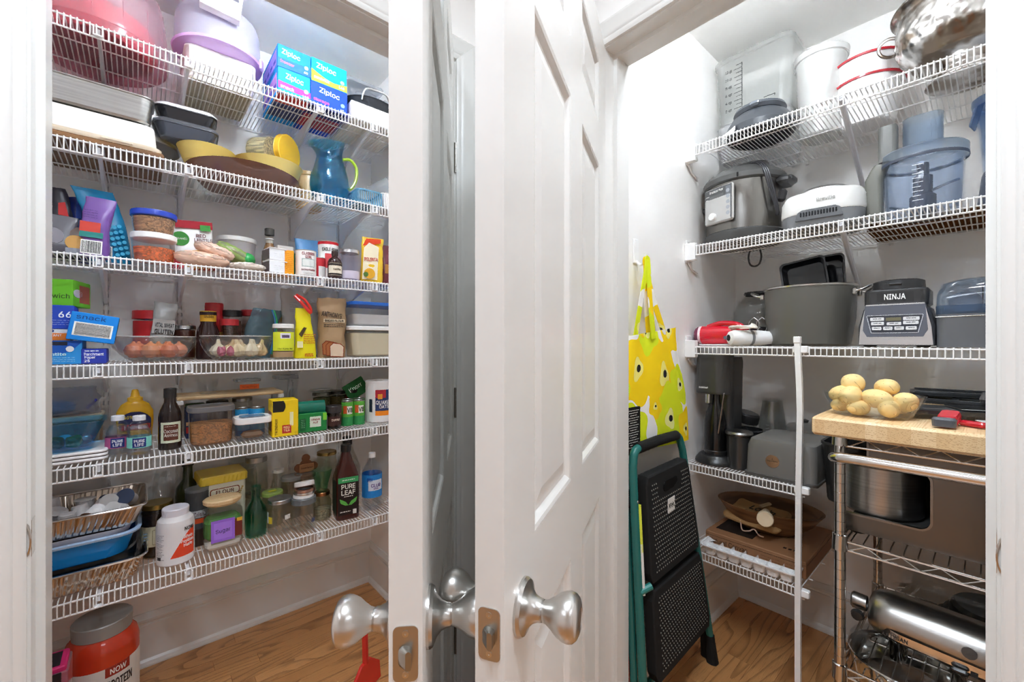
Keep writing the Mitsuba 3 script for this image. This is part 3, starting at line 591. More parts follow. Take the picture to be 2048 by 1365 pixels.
t = Thing('basket', 'small blue-grey slotted basket beside the turquoise pitcher', 'basket', (.720, 1.765, z)); t.part('basket_rim', tub([(.10, .13, .052), (.104, .134, .054), (.104, .134, .060), (.098, .128, .060)], 4, .02, cap0=False), 'plastic', '#5f96b4')
t.part('slat', cat(*[bx(-.048 + q * .0087, -.0445 + q * .0087, -.0655, -.0625, .002, .056) for q in range(12)] + [bx(-.052, -.049, -.06 + q * .0087, -.0565 + q * .0087, .002, .056) for q in range(14)]), 'plastic', '#5a8fae', smooth=False, kind='stuff'); t.part('basket_bottom', rbox(.096, .126, .004, .01), 'plastic', '#5f96b4')
t = Thing('basket', 'small white plastic basket at the right end of the second food shelf', 'basket', (.826, 1.775, z)); t.part('basket_wall', tub([(.085, .13, 0), (.09, .135, .004), (.10, .145, .060), (.104, .149, .062), (.104, .149, .066)], 4, .02), 'plastic', '#f0f0f0')
t.part('rib', cat(*[bx(-.043 + q * .0085, -.0405 + q * .0085, -.0735, -.066, .006, .060) for q in range(11)]), 'plastic', '#ffffff', smooth=False, kind='stuff')
t = Thing('plastic_cup', 'clear plastic cup lying across the white basket', 'cup', (.800, 1.80, z + .105)); t.M = t.M @ aim((.72, -.45, .30)); t.whole(lathe([(0, -.05), (.026, -.05), (.042, .05), (.045, .051), (.045, .054)], 32), 'frost', '#f2f4f6')
for i, x in enumerate((.13, .215, .30, .385, .47)):
    t = Thing('drinking_glass', 'clear drinking glass behind the brown bowl, ' + ('leftmost of five', 'second of five', 'third of five', 'fourth of five', 'rightmost of five')[i], 'glass', (x, 2.035, z), group='drinking glasses behind the brown bowl'); t.whole(lathe([(0, .006), (.026, .004), (.030, 0), (.033, .004), (.037, .095), (.036, .097)], 28), 'clear', '#f2f5f5', smooth=True)

# ================================================================ third shelf
z = on(3)
t = pouch('snack_bag', 'grey foil bag at the left end of the third food shelf', (-.172, 1.772, z), .085, .115, .06, '#55535a', seed=1, mat='plastic'); t.poly(Point(-.006, .05).buffer(.022), '#8a8790', yf(t, .05), name='foil_window')
t = pouch('snack_bag', 'black and red bag with a twisted top behind the grey foil bag', (-.165, 1.862, z), .062, .215, .05, '#2a2630', seed=2, top=.25, twist=.55, lean=-.012); t.panel(.004, .085, .040, .075, '#c0242c', yf(t, .085) - .004); t.poly(Polygon([(-.012, .13), (.010, .128), (.002, .17), (-.012, .165)]), '#d23a3a', yf(t, .15) - .004)
t = pouch('snack_bag', 'cereal bag with a printed flake window between the grey and purple bags', (-.136, 1.765, z), .052, .085, .04, '#5b4a44', seed=4); t.poly(Point(.002, .036).buffer(.021, quad_segs=6), '#c99a58', yf(t, .04) - .001, name='printed_flakes'); t.panel(.002, .012, .04, .016, '#8b8d96', yf(t, .012))
t = pouch('snack_bag', 'narrow dark blue bag with an upright seam behind the purple bag', (-.128, 1.89, z), .055, .200, .04, '#1c2c78', seed=5, lean=-.016, top=.1); t.panel(-.008, .17, .012, .075, '#2547a0', yf(t, .19) - .012)
t = pouch('snack_bag', 'purple candy bag leaning against the turquoise bag', (-.100, 1.757, z), .068, .178, .045, '#6f4a94', seed=6, ry=3, lean=.012, rz=-8); t.panel(-.004, .082, .044, .035, '#c8463a', yf(t, .085) - .002); t.panel(.0, .062, .05, .016, '#2f7f7a', yf(t, .07) - .003); barcode(t, .002, .026, .046, .040, yf(t, .03) - .002); bars(t, -.006, .135, .03, 4, .007, '#4a2f72', yf(t, .13) - .003)
t = pouch('snack_bag', 'tall turquoise bag with pale oval spots leaning to the right', (-.062, 1.850, z), .094, .222, .075, '#1584b4', seed=7, lean=-.045, top=.08, rz=14, amp=.003)
t.poly(union_all([Point(.004 + .012 * (i % 3) - .010 * (i // 3) * .4, .022 + .016 * (i // 3) + .005 * (i % 3)).buffer(.0055) for i in range(18)]), '#4fbfe6', yf(t, .06) - .008, name='printed_spots'); barcode(t, -.022, .028, .030, .036, yf(t, .03) - .003, seed=4)
t = Thing('takeout_container', 'stack of clear plastic takeout containers against the wall behind the lentil tubs', 'food container', (-.008, 2.0, z))
for q in range(7): t.part('clear_tray', tub([(.078, .10, .001 + q * .017), (.09, .115, .012 + q * .017), (.096, .12, .015 + q * .017)], 4, .015), 'clear', '#eef0f2')
lent = [('tub of brown lentils with a dark blue lid, stacked on the orange lentils', .0905, '#b98a64', '#1f3ca8', .070, .9), ('tub of orange lentils with a white lid under the brown lentils', 0, '#e8743c', '#f1efec', .090, .62)]
for l, zz, c, lc, h, lev in lent: tubbox('food_container', l, (.0395, 1.765, z + zz), .112, .112, h, '#f0f0f0', lc, .016, taper=.88, fill=c, level=lev, mat='clear', fmat='kernels', round_=True, group='tubs of lentils')
t = pouch('lentil_bag', 'white and red bag of red lentils with a round green mark', (.150, 1.862, z), .128, .176, .05, '#f2f0ee', seed=9, top=.05, ry=-4, amp=.002)
t.panel(0, .160, .124, .026, '#a81e2e', yf(t, .16) - .005); t.panel(0, .026, .122, .05, '#b02434', yf(t, .03)); t.poly(Point(-.032, .108).buffer(.024), '#3c8a36', yf(t, .11) - .001, name='green_roundel'); t.text('RED', .026, .122, .011, '#5a1e22', yf(t, .12) - .001); t.text('LENTILS', .032, .106, .011, '#5a1e22', yf(t, .11) - .0015, w=.052); t.panel(.040, .150, .030, .020, '#3f9440', yf(t, .15) - .008); t.text('ORGANIC', -.032, .108, .006, '#e8f0e0', yf(t, .11) - .002, w=.036); t.poly(Point(.010, .030).buffer(.040).intersection(sbox(-.06, .004, .06, .075)), '#c9923a', yf(t, .03) - .001, name='printed_soup')
def bean_bag(label, loc, L_, th, col, rz, ry, seed, spots=True, film='#f4eeea'):
    t = Thing('bean_bag', label, 'bag', loc, rz, 0, ry, group=None)
    m = ellipsoid(L_ / 2, .042, th / 2, 4); v, f = m; v = v * [1, 1, 1]; v[:, 2] = np.sign(v[:, 2]) * np.abs(v[:, 2] / (th / 2)) ** .8 * th / 2
    g = np.random.default_rng(seed); P = np.c_[g.uniform(-L_ / 2, L_ / 2, 260), g.uniform(-.042, .042, 260), g.uniform(-th / 2, th / 2, 260)]
    d2 = ((v[:, None] - P[None]) ** 2).sum(-1).min(1); v = v + v / (np.linalg.norm(v, axis=1, keepdims=True) + 1e-9) * (.0045 * np.exp(-d2 / .000028))[:, None]
    v[:, 2] += th / 2; t.part('bag_body', (v, f), 'plastic', col)
    t.part('clear_seam', crumple(ellipsoid(L_ / 2 * 1.02, .044, th * .30), .003, 50, seed), 'frost', film, M=tr(0, 0, th * .62)); return t
bean_bag('bag of pink speckled beans at the shelf front under the other bean bag', (.160, 1.742, z + .003), .150, .046, '#dfb8a0', -4, 3, 3)
bean_bag('bag of pink speckled beans on top, slanting down to the right', (.192, 1.772, z + .045), .118, .040, '#e4c2ae', -10, 17, 4)
t = bean_bag('bag of green split peas with a green corner behind the bean bags', (.252, 1.825, z + .048), .125, .05, '#8ba05a', -6, 30, 5); t.part('green_corner', ellipsoid(.026, .038, .026), 'plastic', '#2f9a4e', M=tr(.042, 0, .030))
bean_bag('flat white bag of pale beans lying at the shelf front', (.290, 1.735, z + .002), .108, .026, '#e9ddd0', 0, 0, 6)
tubbox('food_container', 'large clear round tub with a white lid behind the green pea bag', (.288, 1.94, z), .13, .13, .150, '#efe9ea', '#f4f2f0', .016, taper=.84, mat='milky', round_=True)
t = bottle('dressing_bottle', 'salad dressing bottle with a dark grey cap behind the small white boxes', (.390, 1.885, z), [(0, 0), (.026, 0), (.029, .004), (.029, .085), (.026, .105), (.016, .135), (.0145, .16), (.0145, .182)], 'clear', '#e9e4dc', '#3d3c3a', .026, fill='#a07a52', fz=.145, fmat='plastic'); t.wrap(.0149, .138, .158, '#dfe3e2')
for q in range(2):
    t = carton('small_box', ('lower', 'upper')[q] + ' of two small white foil-topped boxes in front of the dressing bottle', 'box', (.372, 1.735, z + q * .044), .052, .07, .0435, '#e9e9ea', rz=8, group='small white boxes'); t.part('torn_flap', crumple(xf(rbox(.058, .03, .003, .001), tr(.004, -.022, .040)), .004, 60, q), 'paper', '#f5f5f4'); t.part('dark_side', bx(-.0275, -.0262, -.033, .033, .003, .040), 'paper', '#4b3f42', smooth=False); bars(t, .004, .024, .03, 3, .006, '#c9cacc', t.f)
t = carton('food_box', 'orange box of dry food next to the small white boxes', 'box', (.4165, 1.755, z), .036, .09, .088, '#ea9a1e'); bars(t, 0, .075, .028, 10, .007, '#b8661a', t.f, seed=3)
carton('food_box', 'grey-white box behind the orange box', 'box', (.432, 1.845, z), .058, .05, .125, '#cfccca')
t = can('spice_can', 'narrow dark green can between the orange box and the white can', (.4540, 1.765, z), .0125, .090, '#1f5138', '#7a8884')
t = can('baking_powder_can', 'white baking powder can with a red and black printed label', (.4805, 1.729, z), .036, .096, '#f1efec', '#d8d5d0')
t.wtext('CLABBER', .036, 0, .082, .010, '#7a1f26', w=.046); t.wtext('GIRL', .036, 0, .069, .009, '#7a1f26', w=.024); t.wrap(.0363, .032, .063, '#9fb0ac', -38, 38); t.wrap(.0366, .035, .060, '#dfe3df', -33, 33, name='picture'); t.wtext('BAKING POWDER', .036, 0, .021, .006, '#6a2028', w=.050); bars(t, 0, .010, .04, 2, .004, '#8a7a76', -.0372)
t = pouch('flour_bag', 'light blue flour bag standing behind the two printed cans', (.572, 1.935, z), .158, .186, .07, '#5f9bd2', seed=12, top=.2, amp=.003); t.text('Bobs Red', -.028, .115, .013, '#22406c', yf(t, .115), w=.08); t.panel(.02, .06, .09, .05, '#3f78b8', yf(t, .06))
t = can('milk_can', 'white condensed milk can with a red band behind the dark vanilla bottle', (.588, 1.808, z), .039, .160, '#f4f2ef', '#dcdad6'); t.wrap(.0394, .146, .157, '#c2242e'); t.wtext('EAGLE BRAND', .039, 0, .125, .013, '#2a2320', w=.070); t.wrap(.0396, .050, .108, '#d04a4e', -36, 36, name='red_disc')
t = can('red_can', 'small red and white can half hidden behind the vanilla bottle', (.5415, 1.775, z), .024, .085, '#c8323a', '#d0ccc8'); t.wrap(.0243, .0, .05, '#f1ece8', -20, 80)
t = bottle('vanilla_bottle', 'small dark brown vanilla bottle with a cream label', (.585, 1.722, z), [(0, 0), (.024, 0), (.0265, .003), (.0265, .064), (.022, .076), (.011, .086), (.0105, .1)], 'gloss', '#2a1410', '#2b1a16', .016); t.wrap(.0268, .012, .060, '#e8dfc8', -75, 75); t.wrap(.0271, .050, .059, '#2c2420', -75, 75, name='dark_band'); t.wrap(.0271, .013, .020, '#2c2420', -75, 75, name='dark_band'); t.wtext('vanilla', .0272, 0, .036, .007, '#5a4a3a')
t = glass_jar('glass_jar', 'glass canning jar a third full of white powder at the third shelf front', (.6485, 1.737, z), .041, .125, '#eeeaf4', '#d2d0d2', neck=.86, fill='#f4f2f2', level=.30)
t = pouch('polenta_bag', 'yellow and cream polenta bag with a red and yellow top', (.742, 1.742, z), .092, .192, .055, '#f0c528', seed=14, rz=-10, ry=2, top=.1, amp=.003); t.poly(Polygon([(-.043, .01), (.018, .012), (.020, .15), (-.020, .165), (-.04, .14)]), '#efe3c4', yf(t, .1) - .001, name='cream_panel'); t.text('POLENTA', -.010, .095, .014, '#a8281e', yf(t, .09) - .003, w=.054, tilt=4); t.poly(Polygon([(-.044, .15), (.03, .17), (.03, .187), (-.03, .182)]), '#d8421e', yf(t, .17) - .006, name='red_top'); t.poly(Point(-.015, .035).buffer(.022), '#d9a02a', yf(t, .03) - .003, name='printed_plate'); t.poly(Point(-.03, .03).buffer(.010), '#4a6a2a', yf(t, .03) - .0036, name='printed_leaf')
t = pouch('snack_bag', 'dark red pouch at the right end of the third food shelf', (.832, 1.775, z), .075, .178, .05, '#6a2a34', seed=15); t.panel(0, .07, .05, .04, '#a8743a', yf(t, .07))
# ================================================================ fourth shelf
z = on(4)
t = carton('foil_box', 'dark blue parchment paper box at the left end behind the tilted blue snack box', 'box', (-.178, 1.775, z + .098), .088, .12, .066, '#2746b0'); t.text('Paper', -.022, .046, .011, '#e8ecf6', t.f, w=.038); t.text('66', .026, .040, .016, '#ffffff', t.f); bars(t, .02, .024, .04, 3, .006, '#aebbe6', t.f)
t = carton('food_box', 'small white and orange box under the dark blue paper box', 'box', (-.183, 1.762, z + .066), .082, .09, .0315, '#f0ece6'); t.panel(0, .010, .082, .020, '#ec7a24', t.f); t.text('INSTANT', .006, .014, .006, '#f6ead8', t.f - .0006); t.poly(Point(.006, .026).buffer(.004), '#22356e', t.f, name='blue_dot')
t = carton('wrap_box', 'light blue plastic wrap box at the left of the fourth food shelf', 'box', (-.170, 1.752, z), .108, .13, .0655, '#2e92dc'); t.poly(swoosh(-.054, .054, [(-.054, .045), (0, .030), (.03, .036), (.054, .062)], .0655), '#1c56b4', t.f, name='dark_swoosh'); t.panel(.0, .057, .050, .010, '#1d1f33', t.f - .0004); t.text('WRAP', -.026, .042, .010, '#eaf4fb', t.f - .001, w=.034); t.text('stretchtite', -.012, .028, .008, '#c6ecf8', t.f - .001, w=.07); t.poly(Point(.030, .042).buffer(.008), '#f1f3f8', t.f - .001, name='white_seal'); bars(t, .0, .018, .08, 3, .005, '#a6dcf6', t.f - .0006)
t = carton('parchment_box', 'small dark blue parchment paper box beside the light blue wrap box', 'box', (-.0925, 1.745, z), .052, .12, .042, '#2a3aa0'); t.text('Parchment', 0, .027, .008, '#eef0fa', t.f, w=.040); t.text('Paper', -.008, .018, .007, '#eef0fa', t.f, w=.022); t.text('25', -.014, .008, .007, '#ffffff', t.f); bars(t, -.004, .036, .03, 1, .005, '#d6daf2', t.f, th=.003)
t = carton('snack_bag_box', 'bright blue snack bag box with handwriting and a barcode, tilted to the right', 'box', (-.104, 1.748, z + .0625), .098, .145, .078, '#1684dd', ry=9, rz=4); t.text('snack', -.008, .066, .012, '#15306e', t.f, w=.060, bold=False); barcode(t, .0, .032, .080, .038, t.f, horiz=True, seed=3)
t.part('side_print', bx(.0492, .0498, -.04, .05, .008, .070), 'paper', '#8a4a58', smooth=False); t.part('side_print', bx(.0496, .0502, -.065, -.045, .004, .074), 'paper', '#3a5a4a', smooth=False)
t = carton('sandwich_bag_box', 'green sandwich bag box on top of the dark blue paper box', 'box', (-.168, 1.820, z + .165), .090, .12, .076, '#6fc22c', rz=-14); t.text('sandwich', .000, .028, .013, '#1c3016', t.f, w=.075, bold=False); t.panel(-.012, .057, .0012, .037, '#4a9020', t.f, name='fold_line'); t.part('side_print', bx(.0452, .0457, -.02, .05, .012, .064), 'paper', '#a85a48', smooth=False); t.part('side_window', xf(lathe([(0, 0), (.012, 0), (.012, .0005), (0, .0005)], 20, 2.4), tr(.0452, -.03, .038) @ rot('y', 90)), 'paper', '#d9d6da')
def crystal(name, label, loc, r, h, flutes, base, dots=True):
    t = Thing(name, label, 'bowl', loc); a = np.arange(96) * 2 * math.pi / 96; R = []
    for q in np.linspace(0, 1, 22):
        rad = r * (base + (1 - base) * math.sin(q * math.pi / 2) ** .8); k = 1 if .1 < q < .88 else .15
        rad2 = rad * (1 + k * (.022 * np.abs(np.sin(flutes * a / 2 + (3 * q if dots else 0))) + (.012 * np.sin(flutes * a / 2 - 7 * q) if dots else 0)))
        R.append(np.stack([rad2 * np.sin(a), -rad2 * np.cos(a), 0 * a + h * q], 1))
    inn = [np.stack([k_ * np.sin(a), -k_ * np.cos(a), 0 * a + z_], 1) for k_, z_ in ((r * .985, h), (r * .96, h * .93), (r * .80, h * .4), (r * base * .9, h * .12))]
    t.part('bowl_body', loft(R, True, False), 'clear', '#f2f3f2', smooth=False); t.part('inner_wall', loft(inn[::-1], True, False), 'clear', '#f6f6f5', smooth=True)
    t.part('rim', lathe([(r * 1.0, h - .001), (r * 1.008, h + .0012), (r * .99, h + .0018), (r * .982, h)], 64), 'gloss', '#d9d8d4'); return t
crystal('crystal_bowl', 'cut crystal bowl of onions, left of the two on the fourth food shelf', (.043, 1.800, z), .108, .078, 34, .52)
crystal('crystal_bowl', 'ribbed crystal bowl of garlic and shallots, right of the two on the fourth food shelf', (.266, 1.785, z), .108, .082, 40, .62, False)
g = random.Random(8)
for i, (x, y, q) in enumerate(((-.052, -.028, .034), (-.012, -.050, .038), (.034, -.046, .036), (.060, -.008, .042), (.008, .004, .036), (-.040, .030, .040), (.03, .045, .044))):
    t = Thing('onion', 'orange-brown onion in the cut crystal bowl', 'onion', (.043 + x, 1.80 + y, z + .012), group='onions in the cut crystal bowl'); t.part('bulb', lathe([(0, 0), (.010, .001), (.021, .012), (.024, .024), (.018, .038), (.006, .046), (.003, .052), (0, .052)], 20), 'plastic', ('#d9805a', '#e08e62', '#d4754f')[i % 3])
for i, (x, y) in enumerate(((-.046, -.040), (-.026, -.052), (-.052, -.018))):
    t = Thing('shallot', 'pink shallot at the front of the ribbed crystal bowl', 'shallot', (.266 + x, 1.785 + y, z + .012), group='pink shallots in the ribbed crystal bowl', ry=20 * i - 20); t.whole(lathe([(0, 0), (.009, .004), (.013, .014), (.009, .028), (.002, .036), (0, .037)], 16), 'plastic', '#b8506a')
for i, (x, y) in enumerate(((.002, -.040), (.034, -.052), (.062, -.030), (.012, .0), (.052, .008), (-.02, .02), (.03, .045), (-.05, .04))):
    t = Thing('garlic_bulb', 'cream garlic bulb in the ribbed crystal bowl', 'garlic', (.266 + x, 1.785 + y, z + .012), group='garlic bulbs in the ribbed crystal bowl', ry=12 * (i % 3) - 12)
    a = np.arange(24) * 2 * math.pi / 24; t.whole(loft([np.stack([r_ * (1 + .10 * np.cos(8 * a)) * np.cos(a), r_ * (1 + .10 * np.cos(8 * a)) * np.sin(a), 0 * a + q], 1) for r_, q in ((.008, 0), (.020, .006), (.025, .018), (.019, .032), (.007, .044), (.004, .060))]), 'plastic', ('#e9d5ae', '#efdfc0', '#dfc293')[i % 3])
t = glass_jar('plastic_jar', 'large jar with a broad red lid behind the silver gluten bag', (.040, 1.99, z), .052, .172, '#efe8e6', '#c4282e', neck=1.0, lidh=.030, lidmat='plastic', shoulder=.9); t.part('red_label', lathe([(.0526, .055), (.0526, .135)], 36), 'paper', '#c22a2e'); t.wrap(.0530, .05, .085, '#f0e6e2', 5, 60)
t = pouch('gluten_bag', 'silver foil bag of wheat gluten folded over at the top', (.058, 1.925, z), .066, .200, .045, '#a9a8a5', seed=21, top=.12, ry=5, mat='plastic', amp=.004); t.panel(0, .115, .060, .050, '#c2c0bc', yf(t, .11) - .001); t.text('VITAL WHEAT', .002, .120, .014, '#2c2a29', yf(t, .12) - .004, w=.052); t.text('GLUTEN', .002, .098, .015, '#232120', yf(t, .1) - .004, w=.050)
t = glass_jar('glass_jar', 'jar with a silver screw lid behind the cut crystal bowl', (.128, 1.945, z), .033, .122, '#e2dcd8', '#c6c7c8', neck=.96, fill='#5a3026', level=.85, fmat='plastic')
t = bottle('syrup_bottle', 'dark syrup bottle with a yellow paper band round its neck', (.194, 1.90, z), [(0, 0), (.034, 0), (.036, .004), (.037, .07), (.034, .10), (.0235, .128), (.0225, .165)], 'gloss', '#2a100e', '#2a100e', .012, cat_='bottle'); t.wrap(.0245, .136, .174, '#e8b23a'); t.part('band_top', disc(.0245, 24, .174), 'paper', '#d9a22e'); t.wtext('Stubbs', .0248, 0, .154, .010, '#4a2416', w=.030, bold=False)
t = bottle('sauce_bottle', 'yellow bottle with a tall red cap behind the syrup bottle', (.222, 1.99, z), [(0, 0), (.028, 0), (.029, .004), (.029, .15), (.026, .165)], 'plastic', '#d9a83a', '#c02a30', .085); t.wrap(.0294, .10, .135, '#b8302c', -30, 60)
for nm, l, x, y, r, h, lid, lm, fill, lev in (('glass_jar', 'jar with a black lid behind the small red-lidded jar', .279, 1.985, .033, .186, '#1e1d1e', 'plastic', '#8a5a4a', .78), ('glass_jar', 'small glass jar with a bright red lid behind the ribbed crystal bowl', .262, 1.918, .029, .148, '#c8343a', 'plastic', '#c9b4a6', .4), ('glass_jar', 'jar with a red lid left of the yellow bag at the back', .348, 2.01, .034, .192, '#b82c32', 'plastic', '#a88a7a', .7), ('glass_jar', 'jar with a thin red lid behind the blue-green zipper bag', .418, 2.02, .030, .188, '#b42a30', 'plastic', '#9a8070', .7), ('glass_jar', 'jar with a dark grey lid at the back beside the tan paper bag', .486, 2.02, .030, .196, '#4a4644', 'plastic', '#8a7a6a', .8)):
    glass_jar(nm, l, (x, y, z), r, h, '#ece6e2', lid, neck=.98, lidmat=lm, fill=fill, level=lev, fmat='kernels', lidh=.024)
t = pouch('zipper_bag', 'blue-green zipper bag with a bright green seam behind the ribbed crystal bowl', (.345, 1.912, z), .110, .195, .06, '#b9d8e4', seed=22, mat='frost', top=.1, ry=8, lean=.02, amp=.005); t.part('zipper_seam', tube(arc([(.050, -.030, .02), (.052, -.032, .09), (.050, -.026, .15), (.036, -.012, .195)]), .004, 6), 'gloss', '#2fae6e'); t.part('zipper_seam', tube(arc([(.044, -.032, .02), (.046, -.034, .09), (.044, -.028, .15), (.030, -.013, .195)]), .003, 6), 'gloss', '#2f7fc0')
pouch('paper_bag', 'tan paper bag between the ribbed crystal bowl and the yellow bag', (.436, 1.945, z), .082, .180, .05, '#b8935e', seed=23, mat='paper').panel(.004, .125, .05, .035, '#8a8078', -.026)
t = glass_jar('glass_jar', 'jar of beige powder with a white lid and a neon yellow label', (.404, 1.735, z), .0355, .128, '#eef0ea', '#f0eeea', neck=.94, lidmat='plastic', lidh=.016, shoulder=.84, fill='#c9a27c', level=.2, fmat='matte'); t.wrap(.0360, .030, .098, '#dfe63a', -80, 80); t.wrap(.0363, .074, .094, '#e9e6ee', -28, 28, name='white_sticker'); t.wrap(.0366, .077, .087, '#5a4a62', -20, 20, name='sticker_emblem'); t.wtext('Hot Honey Nut', .0364, 0, .037, .005, '#4a5214', w=.052, bold=False)
t = pouch('flour_bag', 'yellow flour bag pinched at the top with a red clip', (.482, 1.745, z), .080, .190, .055, '#ecdf1e', seed=24, mat='paper', top=.15, twist=.62, lean=-.012, amp=.003); bars(t, .008, .090, .042, 5, .008, '#c9722a', yf(t, .09) - .002, seed=2, th=.003); bars(t, .006, .016, .03, 2, .007, '#c05a24', yf(t, .02), th=.004); t.panel(-.026, .052, .020, .024, '#f1eab4', yf(t, .05) - .001); t.poly(Polygon([(-.03, .09), (-.012, .118), (-.002, .115), (-.02, .08)]), '#4a3a20', yf(t, .1) - .002, name='printed_grain')
t.part('clip', cat(tube(arc([(-.040, -.014, .235), (-.020, -.026, .210), (.004, -.028, .180), (.014, -.024, .172)]), .006, 8), tube(arc([(-.034, -.010, .240), (-.008, -.022, .222), (.012, -.026, .190), (.014, -.024, .172)]), .005, 8)), 'gloss', '#e2362c', label='red bag clip')
t = pouch('plastic_bag', 'crinkled clear plastic bag standing behind the yellow flour bag', (.506, 1.895, z), .15, .272, .06, '#dad6d4', seed=25, mat='milky', amp=.012, top=.25); bars(t, 0, .22, .1, 5, .009, '#8f8b8c', -.036, th=.003)
t = pouch('bread_flour_bag', 'crumpled brown paper flour bag printed with slices of bread', (.590, 1.772, z), .108, .238, .075, '#a88a68', seed=26, mat='paper', amp=.007, top=.3, rz=-6); t.text('ANTHONYS', -.006, .170, .018, '#2e2018', yf(t, .17) - .006, w=.076, tilt=-8); t.panel(.002, .146, .080, .014, '#d9c6a8', yf(t, .146) - .005); t.text('BREAD FLOUR', .002, .146, .008, '#3a2a1c', yf(t, .146) - .007, w=.07); bars(t, .002, .130, .08, 2, .007, '#3a2a1c', yf(t, .13) - .004, th=.003)
for q in range(3):
    t.poly(Polygon([(-.022, 0), (.022, 0), (.024, .034), (.018, .044), (-.018, .044), (-.024, .034)]).buffer(.004).buffer(0), ('#6a2c16', '#8a3a1c', '#7a3218')[q], yf(t, .05) - .004 - .0012 * q, name='printed_slice') if False else None
for q, (cx, cz) in enumerate(((-.018, .034), (-.006, .030), (.008, .026))):
    o = Polygon([(cx - .022, cz - .02), (cx + .024, cz - .022), (cx + .026, cz + .016), (cx + .014, cz + .026), (cx - .012, cz + .030), (cx - .024, cz + .018)]); t.poly(o.buffer(.003), '#7a3418', yf(t, .04) - .004 - .0014 * q, name='printed_crust'); t.poly(o, '#d9c0a6' if q == 2 else '#9a5c34', yf(t, .04) - .0046 - .0014 * q, name='printed_slice')
t = pouch('flour_bag', 'small white printed bag between the brown bag and the flour tubs', (.648, 1.82, z), .045, .125, .03, '#d6d8da', seed=27, mat='paper'); bars(t, 0, .1, .03, 8, .009, '#6a7078', -.019)
tubbox('flour_tub', 'clear tub of white flour with a white lid, lower of two', (.772, 1.80, z), .245, .18, .128, '#efeee9', '#f3f2ef', .016, r=.03, taper=.9, fill='#e9dfc8', level=.88, mat='clear', group='flour tubs')
tubbox('flour_tub', 'clear tub of white flour with a bright blue lid, stacked on the other tub', (.775, 1.80, z + .1282), .245, .18, .100, '#e6e9ee', '#1d66c8', .012, r=.03, taper=.9, fill='#ece4da', level=.55, mat='clear', group='flour tubs')

# ================================================================ fifth shelf
z = on(5)
t = Thing('storage_box', 'cream box with a pale lid behind the blue glass bowl', 'box', (-.182, 1.965, z)); t.part('box_body', rbox(.185, .14, .095, .004), 'paper', '#a9886a'); t.part('lid', xf(rbox(.195, .15, .016, .004), tr(0, 0, .095)), 'plastic', '#d9ccb4')
t = pouch('zipper_bag', 'grey zipper bag of blue things lying on the cream box', (-.178, 1.962, z + .1115), .165, .085, .11, '#e6e8f0', seed=31, mat='frost', top=.3, amp=.010); t.part('blue_contents', crumple(ellipsoid(.045, .03, .022, 3), .008, 50, 3), 'plastic', '#2e86c4', M=tr(-.015, -.015, .028)); t.part('purple_seam', tube([(.055, -.030, .018), (.078, -.022, .046)], .004, 6), 'plastic', '#4a46a0')
for q in range(3): tubbox('container_lid', ('lowest', 'middle', 'top')[q] + ' of three nested white container lids under the blue glass bowl', (-.148, 1.800, z + q * .0105), .160, .17, .010, '#eeeaea', '#eeeaea', .006, r=.02, taper=.97, mat='plastic', group='white lids under the blue glass bowl', cat_='lid')
zq = z + .0316
t = Thing('glass_bowl', 'square turquoise glass bowl on the white container lids', 'bowl', (-.150, 1.795, zq))
t.part('bowl_body', tub([(.095, .095, 0), (.105, .105, .003), (.125, .125, .035), (.158, .158, .080), (.164, .164, .082)], 6, .035), 'clear', '#86d2f2'); t.part('inner_wall', tub([(.09, .09, .006), (.118, .118, .036), (.156, .156, .082)], 6, .035), 'clear', '#d0effa')
for q, (x, y, c) in enumerate(((-.025, -.02, '#1f4a30'), (.012, -.032, '#2c6a3c'), (-.01, .01, '#4fb8d0'), (.03, .0, '#1a3a4a'))): Thing('wrapped_sweet', ('dark green', 'green', 'pale blue', 'navy')[q] + ' wrapped sweet inside the turquoise glass bowl', 'sweet', (-.150 + x, 1.795 + y, zq + .024), group='sweets in the turquoise glass bowl').whole(crumple(ellipsoid(.020, .017, .016, 3), .005, 60, q), 'gloss', c)
t = Thing('mustard_bottle', 'yellow mustard squeeze bottle behind the water bottles', 'bottle', (-.006, 1.885, z)); P = [(.078, .046, 0), (.086, .050, .005), (.088, .05, .05), (.094, .05, .085), (.092, .05, .115), (.070, .046, .138), (.044, .040, .147), (.034, .034, .150)]
t.part('bottle_body', loft([ring(a, b, c, 2.3, 40) for a, b, c in P]), 'plastic', '#e3a91f'); t.part('spout_cap', lathe([(.0195, .147), (.0195, .160), (.014, .162), (.0115, .166), (.0085, .184), (.006, .187), (0, .187)], 28), 'plastic', '#e8b02c'); o = Point(0, .072).buffer(.044).intersection(sbox(-.04, .06, .04, .115)); t.poly(o, '#26274e', -.0255, name='navy_label'); t.text('40% MORE', 0, .098, .010, '#e8c94a', -.0264, w=.054); t.panel(.002, .066, .072, .018, '#c42a2a', -.0264, name='red_label'); t.text('Frenchs', .002, .066, .013, '#f4efe8', -.0272, w=.056)
